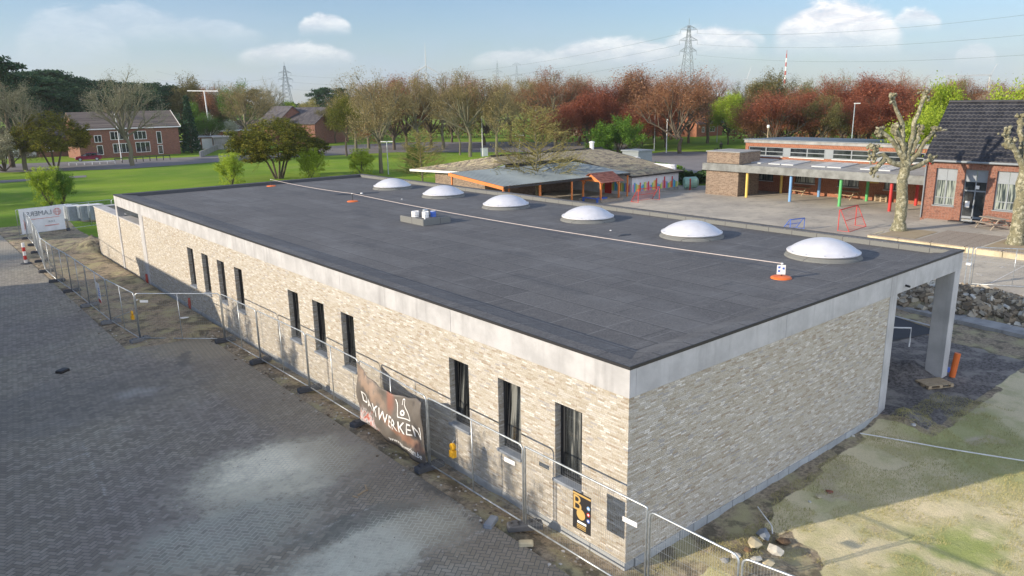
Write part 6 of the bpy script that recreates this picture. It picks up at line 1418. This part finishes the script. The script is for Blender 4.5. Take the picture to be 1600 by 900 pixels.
for k in range(n_): a_ = A_+d_*(k/n_)+Vector((0,0,.55)); b_ = A_+d_*((k+.92)/n_)+Vector((0,0,.55)); q.bar(a_, b_, .25, 1.1)
tag(q.build('garden_wall', M['concrete_dark']), 'long low grey garden wall leading to the garages', 'wall')
house(432, 226, 490, 223, 11, 4.6, 9.0, 'red_brick', dark_tile, 'red brick house with broad gable behind the olive green tree', 'y', ((.65,.75,4.2,5.8),(.45,.55,1,2.4)))
house(494, 226, 545, 221, 13, 5.0, 8.6, 'red_brick', dark_tile, 'red brick house with dark roof and white verge right of the broad gable', 'y', ())
house(395, 222, 425, 220, 9, 3.2, 5.6, 'red_brick', brown_tile, 'small brick gable just left of the broad gable', 'y')
house(315, 206, 345, 205, 9, 6, 8, 'concrete', material('grey_slates', (.35,.37,.4), .6), 'far house with grey roof behind the white blossom')
house(1088, 214, 1128, 211, 12, 3.2, 9.5, 'orange_brick', dark_tile, 'house with large steep dark roof beyond the lawn', wins=((.2,.3,1,2.3),(.5,.7,1,2.3)))
house(1430, 200, 1500, 199, 12, 5, 10.5, 'red_brick', dark_tile, 'dark roofed house hidden among the red trees left of the tiled school roof')
house(1008, 212, 1046, 211, 10, 4, 8.5, 'red_brick', dark_tile, 'brick house glimpsed between the copper beeches')
TF_(322, 188, 178, 'olive', 1, 'green garden shrub at the foot of the white T shaped mast', wide=1.1, leaf='green')
# bell gable of the chapel
P = far(897, 205); hb = height_at(P, 139); t = thing('chapel', 'small chapel with pointed open bell gable rising between the trees', 'chapel', (P.x, P.y, 0), rad(-40))
cb_ = material('pale_brick', rough=.9, fn=brick_fn([(.38,.25,.19),(.5,.35,.27),(.56,.42,.33)], .22, .075, (.4,.36,.3)))
hz = hb-6
q = MB(); q.box(-1.6,-.6,0,1.6,.6,hz); q.box(-1.6,-.6,hz,-1.0,.6,hz+4); q.box(1.0,-.6,hz,1.6,.6,hz+4)
q.bar((-1.45,0,hz+3.8),(0,0,hz+6),.9,.6); q.bar((1.45,0,hz+3.8),(0,0,hz+6),.9,.6); q.box(1.6,0,0,12,8,hz-4); q.build('wall', cb_, t)
q = MB(); q.slab([(-2.,-.8,hz+3.9),(-2.,1.9,hz+3.9),(0,1.9,hz+6.4),(0,-.8,hz+6.4)][::-1], .12); q.slab([(2.,-.8,hz+3.9),(0,-.8,hz+6.4),(0,1.9,hz+6.4),(2.,1.9,hz+3.9)][::-1], .12); q.slab([(1.6,-.4,hz-4),(12.4,-.4,hz-4),(12.4,4,hz-.6),(1.6,4,hz-.6)], .2); q.build('roof', dark_tile, t)
q = MB(); q.lathe([(.55,0),(.45,.25),(.3,.8),(.1,.95)], 14, (0,0,hz+1.6)); q.tube([(-1,0,hz+2.6),(1,0,hz+2.6)], .07, 6); q.build('bell', M['galv'], t)

# ------------------------------------------------------------------ car, person, street furniture
A_ = G(116, 252.5); B_ = G(163, 250.5); rz = math.atan2(B_.y-A_.y, B_.x-A_.x); mid_ = (A_+B_)/2
cr = thing('parked_car', 'maroon hatchback parked on the street before the brick house', 'car', (mid_.x, mid_.y, .03), rz)
paint = material('maroon_paint', (.2,.01,.03), .25, .2); cl_ = (B_-A_).length; k_ = min(4.6, cl_)/4.3
def section(x, zl, zh, w): return [(x,-w,zl),(x,-w*.98,(zl+zh)*.55),(x,-w*.8,zh),(x,w*.8,zh),(x,w*.98,(zl+zh)*.55),(x,w,zl)]
def loft(q, secs):
    n_ = len(secs[0]); vs = [p_ for s_ in secs for p_ in s_]; fs = [(i*n_+k, i*n_+(k+1) % n_, (i+1)*n_+(k+1) % n_, (i+1)*n_+k) for i in range(len(secs)-1) for k in range(n_)]
    q.add(vs, fs+[tuple(range(n_-1,-1,-1)), tuple(range((len(secs)-1)*n_, len(secs)*n_))])
q = MB(); loft(q, [section(-2.15,.35,.6,.7), section(-2.0,.28,.78,.83), section(-1.1,.25,.95,.88), section(-.9,.25,.98,.88), section(1.9,.25,1.0,.88), section(2.1,.35,.85,.78)]); q.build('body', paint, cr, False)
q = MB(); loft(q, [section(-1.15,.9,.96,.8), section(-.35,.9,1.42,.74), section(.5,.9,1.47,.74), section(1.4,.9,1.4,.72), section(2.0,.9,1.0,.7)]); q.build('cabin_glass', M['glass'], cr)
q = MB(); loft(q, [[(-.35,-.58,1.43),(-.35,.58,1.43),(-.35,.5,1.47),(-.35,-.5,1.47)],[(.5,-.6,1.475),(.5,.6,1.475),(.5,.5,1.52),(.5,-.5,1.52)],[(1.5,-.58,1.385),(1.5,.58,1.385),(1.5,.5,1.43),(1.5,-.5,1.43)]])
for s_ in (-1, 1):
    for xa in (-.3,.5,1.35): q.bar((xa-.35*(xa < 0)*1.8,s_*.84,.95),(xa,s_*.62,1.43),.07,.05)
q.build('roof', paint, cr)
for x_ in (-1.35, 1.3):
    for s_ in (-1, 1):
        q = MB(); q.M = Matrix.Translation((x_, s_*.8, .32)) @ Matrix.Rotation(math.pi/2, 4, 'X'); q.lathe([(.32,-.1),(.33,0),(.32,.1)], 18); w_ = q.build('wheel', M['black'], cr)
        q = MB(); q.M = Matrix.Translation((x_, s_*.8, .32)) @ Matrix.Rotation(math.pi/2, 4, 'X'); q.lathe([(.2,-.115),(.2,.115)], 14); q.build('rim', M['galv'], w_)
for s_ in (-1, 1): q = MB(); q.box(-2.17,s_*.6-.15,.58,-2.05,s_*.6+.15,.72); q.build('headlight', M['white'], cr)
P = G(163,249.5); 
def lamp(P, h, label, kind='arm', col='galv', z=0., group='street lamps around the park'):
    t = thing('street_lamp', label, 'street lamp', (P.x, P.y, z), math.atan2(rt.y, rt.x), group); q = MB(); q.tube([(0,0,0),(0,0,h)], .09, 8, r1=.055); q.build('pole', M[col], t)
    q = MB()
    if kind == 'arm': q.box(-.1,-.1,h-.02,.75,.1,h+.1)
    elif kind == 'tee': q.box(-.8,-.1,h,.8,.1,h+.12)
    else: q.lathe([(.14,0),(.2,.25),(.12,.4),(.001,.42)], 12, (0,0,h))
    q.build('lamp_head', M['white'], t); return t
for px, py, yt, kd, lb in ((607,272.5,222,'tee','short street lamp right of the leaning tree trunk'),(1022,236,167,'arm','tallest street lamp, rising behind the kindergarten roof'),(1120,222,185,'arm','street lamp on the far side of the lawn'),(754,240,176,'ball','slim lamp post over the white meter cabinet'),(812,238,212,'tee','T topped lamp behind the young yellowish tree'),(368,252,235,'tee','low white T lamp by the carport drive'),(190,251,181,'ball','white lamp post before the brick house'),(1041,239,190,'ball','slim pole right of the tallest street lamp')):
    P = G(px, py); lamp(P, height_at(P, yt), lb, kd, 'white' if px in (754,190,1041) else 'galv')
P = far(1336, 120); lamp(P, height_at(P, 162), 'lamp head just showing in front of the copper beeches', 'arm')
P = far(1203, 108); lamp(P, height_at(P, 200), 'pale post at the left end of the school wing roof', 'ball', 'wood')
P = G(757, 244); q = MB(); q.bbox(-.6,-.3,0,.6,.3,1.35,.04); q.box(-.65,-.35,1.35,.65,.35,1.42); tag(q.build('meter_cabinet', M['white'], None, loc=(P.x,P.y,0)), 'white meter cabinet on the grass among the bare trunks', 'cabinet')
P = far(322, 195); hh = height_at(P, 142); t = thing('white_mast', 'tall white T shaped mast above the white blossom', 'mast', (P.x, P.y, 0), math.atan2(rt.y, rt.x)-.05); q = MB(); q.tube([(.2,0,0),(-.2,0,hh)], .14, 8); q.build('pole', M['white'], t)
q = MB(); q.bar((-4.2,0,hh+.1),(3.2,0,hh-.1),.2,.2); q.build('crossbar', M['white'], t)
A_, B_ = G(180, 255.5), G(266, 249.8); t = thing('street_railing', 'low dark railing along the street before the brick house', 'railing', (0,0,0)); q = MB(); q.bar(A_+Vector((0,0,.8)), B_+Vector((0,0,.8)), .08, .14)
for k in range(9): p_ = A_.lerp(B_, k/8); q.box(p_.x-.06,p_.y-.06,0,p_.x+.06,p_.y+.06,.85)
q.build('rail', M['frame_dark'], t)
A_, B_ = G(108, 259), G(180, 255.6); t = thing('street_railing', 'low white railing in front of the maroon car', 'railing', (0,0,0)); q = MB(); q.bar(A_+Vector((0,0,.5)), B_+Vector((0,0,.5)), .08, .18)
for k in range(7): p_ = A_.lerp(B_, k/6); q.box(p_.x-.05,p_.y-.05,0,p_.x+.05,p_.y+.05,.45)
q.build('rail', M['white'], t)
# walker and dog
def skin_body(name, verts, edges, radii, mat, parent):
    me = bpy.data.meshes.new(name); me.from_pydata(verts, edges, []); o = bpy.data.objects.new(name, me); COL.objects.link(o)
    sk = o.modifiers.new('skin', 'SKIN'); me.skin_vertices[0].data[0].use_root = True
    for v, r in zip(me.skin_vertices[0].data, radii): v.radius = (r, r)
    o.modifiers.new('sub', 'SUBSURF').levels = 1; dg = bpy.context.evaluated_depsgraph_get(); m2 = bpy.data.meshes.new_from_object(o.evaluated_get(dg)); bpy.data.objects.remove(o)
    m2.name = name; m2.materials.clear(); m2.materials.append(mat); o = bpy.data.objects.new(name, m2); COL.objects.link(o); o.parent = parent; return o
P = G(1126, 237); pz = thing('person', 'person in dark clothes standing on the lawn above the brick roof block', 'person', (P.x, P.y, 0), math.atan2(rt.y, rt.x))
dk_ = material('dark_clothes', (.025,.03,.03), .9)
skin_body('body', [(0,0,.95),(0,0,1.2),(0,0,1.42),(0,0,1.53),(0,0,1.68),(-.1,0,.88),(-.12,.05,.48),(-.12,0,.08),(-.13,-.15,.04),(.1,0,.88),(.13,-.05,.48),(.13,.02,.08),(.14,-.14,.04),(-.22,0,1.38),(-.3,.02,1.1),(-.28,-.08,.85),(-.28,-.1,.76),(.22,0,1.38),(.3,.02,1.1),(.28,-.08,.85),(.28,-.1,.76)],
          [(0,1),(1,2),(2,3),(3,4),(0,5),(5,6),(6,7),(7,8),(0,9),(9,10),(10,11),(11,12),(2,13),(13,14),(14,15),(15,16),(2,17),(17,18),(18,19),(19,20)], [.16,.15,.15,.06,.11,.1,.075,.05,.05,.1,.075,.05,.05,.075,.05,.04,.04,.075,.05,.04,.04], dk_, pz)
q = MB(); q.lathe([(.12,0),(.125,.08),(.08,.15),(.001,.17)], 12, (0,.01,1.66)); q.build('hair', M['black'], pz)
P = G(1118.5, 237); dg_ = thing('dog', 'small dark dog standing beside the person on the lawn', 'dog', (P.x, P.y, 0), math.atan2(rt.y, rt.x))
skin_body('body', [(0,0,.42),(.22,0,.42),(-.22,0,.42),(.34,0,.56),(.42,0,.64),(.52,0,.61),(.22,.07,.25),(.24,.07,.02),(.22,-.07,.25),(.24,-.07,.02),(-.2,.08,.28),(-.27,.08,.17),(-.25,.08,.02),(-.2,-.08,.28),(-.27,-.08,.17),(-.25,-.08,.02),(-.38,0,.52)],
          [(0,1),(0,2),(1,3),(3,4),(4,5),(1,6),(6,7),(1,8),(8,9),(2,10),(10,11),(11,12),(2,13),(13,14),(14,15),(2,16)], [.11,.12,.1,.07,.07,.035,.045,.025,.045,.025,.055,.03,.025,.055,.03,.025,.02], dk_, dg_)

# ------------------------------------------------------------------ pylons, wind turbines, mast, crane
def pylon(P, h, w0, arms, label, rz, r=.12, top_spike=True):
    t = thing('lattice_pylon', label, 'pylon', (P.x, P.y, 0), rz, 'high voltage pylons on the horizon'); q = MB(); n_ = 14; wa = lambda z_: w0*(1-z_/h)**1.15*.5+.35*(1-z_/h)+.25
    zs = [h*.93*(1-(1-k/n_)**1.25) for k in range(n_+1)]
    cs = [[Vector((sx*wa(z_), sy*wa(z_), z_)) for sx, sy in ((-1,-1),(1,-1),(1,1),(-1,1))] for z_ in zs]
    for k in range(n_):
        for i in range(4):
            j = (i+1) % 4; q.bar(cs[k][i], cs[k+1][i], r*1.5); q.bar(cs[k][i], cs[k+1][j], r*.9); q.bar(cs[k][j], cs[k+1][i], r*.9)
    q.bar((0,0,zs[-1]-1),(0,0,h),r*1.4); q.build('tower', M['leadgrey'], t)
    for (za, la) in arms:
        q = MB(); w_ = wa(za)
        for s_ in (-1, 1):
            for sy in (-1, 1): q.bar((s_*w_,sy*w_,za),(s_*la,0,za+.2),r); q.bar((s_*w_*.8,sy*w_*.8,za+h*.045),(s_*la,0,za+.25),r)
            for k in range(1, 4): f_ = k/4; q.bar((s_*(w_+(la-w_)*f_),0,za+.1),(s_*(w_+(la-w_)*f_*.8),0,za+h*.045*(1-f_)+.1),r*.8)
            q.bar((s_*la,0,za),(s_*la,0,za-1.8),r*.8)
        q.build('crossarm', M['leadgrey'], t)
    return t
vr = math.atan2(rt.y, rt.x)
P = far(1072, 430); h_ = height_at(P, 29); pylon(P, h_, 9, [(h_*.665,4.6),(h_*.775,4.9),(h_*.885,4.6)], 'nearest and tallest lattice pylon above the copper beeches', vr+.1, .13)
PM, HM = P, h_
P = far(449, 640); h_ = height_at(P, 97); pylon(P, h_, 9, [(h_*.55,4.8),(h_*.68,5.6),(h_*.8,4.8)], 'lattice pylon left of the small pines', vr+.5, .18); PL, HL = P, h_
P = far(778, 1100); h_ = height_at(P, 94); pylon(P, h_, 8, [(h_*.75,7)], 'faint pylon left of the pair on the horizon', vr, .22)
P = far(808, 1150); h_ = height_at(P, 99); pylon(P, h_, 10, [(h_*.72,9),(h_*.97,6)], 'faint portal pylon right of the pair on the horizon', vr, .24)
P = far(1224, 900); h_ = height_at(P, 84); t = thing('radio_mast', 'red and white banded radio mast above the lime green tree', 'mast', (P.x, P.y, 0)); q = MB(); n_ = 12
for k in range(n_): q.lathe([(1.6-.09*k, h_*k/n_),(1.6-.09*(k+1), h_*(k+1)/n_)], 8, mi=k % 2)
q.lathe([(.3,0),(.2,5)], 6, (0,0,h_-1), 1); q.build('tower', [M['white'], M['maroon']], t)
FW = material('far_grey_white', (.5,.52,.54), .6)
def turbine(px, dist, yh, ytop, angs, label):
    P = far(px, dist); hh = height_at(P, yh); bl = height_at(P, ytop)-hh; t = thing('wind_turbine', label, 'wind turbine', (P.x, P.y, 0), vr, 'white wind turbines on the horizon')
    q = MB(); q.tube([(0,0,0),(0,0,hh)], bl*.045, 12, r1=bl*.028); q.build('tower', FW, t); q = MB(); q.box(-bl*.04,-bl*.06,hh-bl*.035,bl*.04,bl*.12,hh+bl*.04); q.lathe([(.01,-.0)]+[(bl*.04,bl*.01),(bl*.03,bl*.04)], 10, (0,-bl*.07,hh)); q.build('nacelle', FW, t)
    for a_ in angs:
        q = MB(); c_, s__ = math.cos(rad(a_)), math.sin(rad(a_)); q.tube([(0,-bl*.09,hh),(c_*bl*.25,-bl*.09,hh+s__*bl*.25),(c_*bl,-bl*.09,hh+s__*bl)], [bl*.022,bl*.034,bl*.006], 5); q.build('blade', FW, t)
turbine(668, 1900, 103, 67, (90,210,330), 'wind turbine with one blade pointing straight up between the trees')
turbine(1165, 2300, 123, 101, (75,195,315), 'small distant wind turbine right of the tall pylon')
P = far(1542, 700); hh = height_at(P, 117); t = thing('tower_crane', 'white tower crane far away at the right', 'crane', (P.x, P.y, 0), vr); q = MB(); q.bar((0,0,0),(0,0,hh),1.1); q.build('mast', FW, t)
q = MB(); q.bar((-35,0,hh-.5),(1,0,hh),1.1,1.2); q.bar((0,0,hh),(4,0,hh+8),.3); q.build('jib', FW, t)
# power lines
def wire(name, A_, B_, sag, label, r=.05, grp='power lines across the sky'):
    q = MB(); n_ = 24; q.tube([Vector(A_).lerp(Vector(B_), k/n_)-Vector((0,0,sag*4*(k/n_)*(1-k/n_))) for k in range(n_+1)], r, 3, False); return tag(q.build(name, M['leadgrey']), label, 'wire', grp)
PR = far(1900, 300); PZ = far(250, 560)
for k, fz in enumerate((.665,.775,.885)):
    z_ = HM*fz-1.8; u_ = Vector((math.cos(vr+.1), math.sin(vr+.1), 0))
    wire('power_line', PM+u_*4.6+Vector((0,0,z_)), Vector((PR.x, PR.y, 9.5+(14, 21, 28)[k])), 5, ('lowest','middle','highest')[k]+' power line running right from the tall pylon')
    z2 = HL*(.55,.68,.8)[k]-1.5; wire('power_line', Vector((PL.x, PL.y, z2)), Vector((PZ.x, PZ.y, z2)), 6, ('lowest','middle','highest')[k]+' power line running left from the pylon beside the pines')
    wire('power_line', Vector((PL.x, PL.y, z2)), PM-u_*4.6+Vector((0,0,z_)), 10, ('lowest','middle','highest')[k]+' power line sagging between the two nearest pylons', .06)

# ------------------------------------------------------------------ unseen beyond the left edge: building and shrubs added to throw shade, and trees
nb = thing('unseen_shade_building', 'unseen flat roofed building added left of the paved yard to throw shade', 'building')
q = MB(); q.box(-27,2,0,-15,9,4.8); q.box(-27.2,9,0,-15,30,5.0); q.box(-27.4,30,0,-15,42,6.1); q.box(-27,-6,0,-16,2,3.9); q.build('wall', M['red_brick'], nb)  # unseen walls, heights shaped for the shade on the long wall and paving
q = MB(); q.box(-27.5,1.7,4.8,-14.7,9,5.0); q.box(-27.5,8.7,5.0,-14.7,30,5.2); q.box(-27.7,29.7,6.1,-14.7,42.3,6.3); q.box(-27.3,-6.3,3.9,-15.7,1.7,4.1); q.build('roof', M['concrete_dark'], nb)  # roofs of the unseen building added to throw shade
for k in range(9): f = MB(); f.box(-14.98,3+4.3*k,1,-14.9,5+4.3*k,2.6); w_ = f.build('window', M['white'], nb); f = MB(); f.box(-14.9,3.1+4.3*k,1.1,-14.88,4.9+4.3*k,2.5); f.build('pane', M['glass'], w_)  # windows of the unseen building added to throw shade
for ti_, (x_, y_, h_, kd) in enumerate(((-30,56,11,'barebud'),(-24,66,12,'bare'),(-34,76,13,'copper'),(-22,88,11,'barebud'),(-30,100,13,'copper'),(-18,112,12,'barebud'),(-36,48,10,'bare'),(-26,122,12,'copper'),(-40,92,12,'copper'),(-16,76,9,'bare'))):
    tree((x_, y_), h_, kd, 0, 'unseen tree beyond the left edge of the paved yard, the '+ORD[ti_]+' planted', group='unseen trees beyond the left edge', wide=1.2)
for k, (y_, h_) in enumerate(((9.3,5.9),(21,5.6),(26.5,6.0))):  # unseen shrubs added to break up the straight edge of the cast shade
    tree((-14.2, y_), h_, 'greenbush', k % 3, ORD[k]+' unseen tall shrub from the near end, added to make the shade edge wavy', group='unseen shrubs added beyond the left edge for wavy shade', wide=.55)
# dry grass blades on the near lawn
rn = np.random.default_rng(4); n_ = 90000
x = rn.uniform(-.3, 15, n_); y = -.3-rn.random(n_)**1.1*6.5; keep = (vnoise(x, y, .9)+.5*vnoise(x, y, 3.)) > .62; x, y = x[keep], y[keep]; n_ = len(x)
z = gz(x, y); h = rn.uniform(.015, .06, n_)*(.6+.8*vnoise(x, y, 2.)); a = rn.uniform(0, 6.28, n_); w_ = .006; dx_, dy_ = np.cos(a)*w_, np.sin(a)*w_; lx, ly = rn.normal(0, .02, n_), rn.normal(0, .02, n_)
V = np.stack([np.stack([x-dx_, y-dy_, z-.005], -1), np.stack([x+dx_, y+dy_, z-.005], -1), np.stack([x+lx, y+ly, z+h], -1)], 1).reshape(-1, 3)
me = mesh_of('grass', V.tolist(), [(3*i, 3*i+1, 3*i+2) for i in range(n_)], leafmat('dry_grass', [(0,(.2,.22,.07)),(.4,(.42,.39,.16)),(1,(.66,.58,.34))], .3)); o = bpy.data.objects.new('grass', me); COL.objects.link(o); tag(o, 'short dry grass on the lawn beside the new building', 'grass', None, 'stuff')

# ------------------------------------------------------------------ thin spring haze
q = MB(); q.box(-900, -300, -1.5, 3200, 3200, 150); hz_ = bpy.data.materials.new('haze'); hz_.use_nodes = True; nt = hz_.node_tree
nt.nodes.remove(nt.nodes['Principled BSDF']); pv_ = nt.nodes.new('ShaderNodeVolumePrincipled'); pv_.inputs['Color'].default_value = (.95, .96, 1., 1); pv_.inputs['Density'].default_value = HAZE; pv_.inputs['Anisotropy'].default_value = .3
nt.links.new(pv_.outputs[0], nt.nodes['Material Output'].inputs['Volume']); tag(q.build('haze', hz_), 'thin pale haze hanging over the whole scene', 'haze', None, 'stuff')
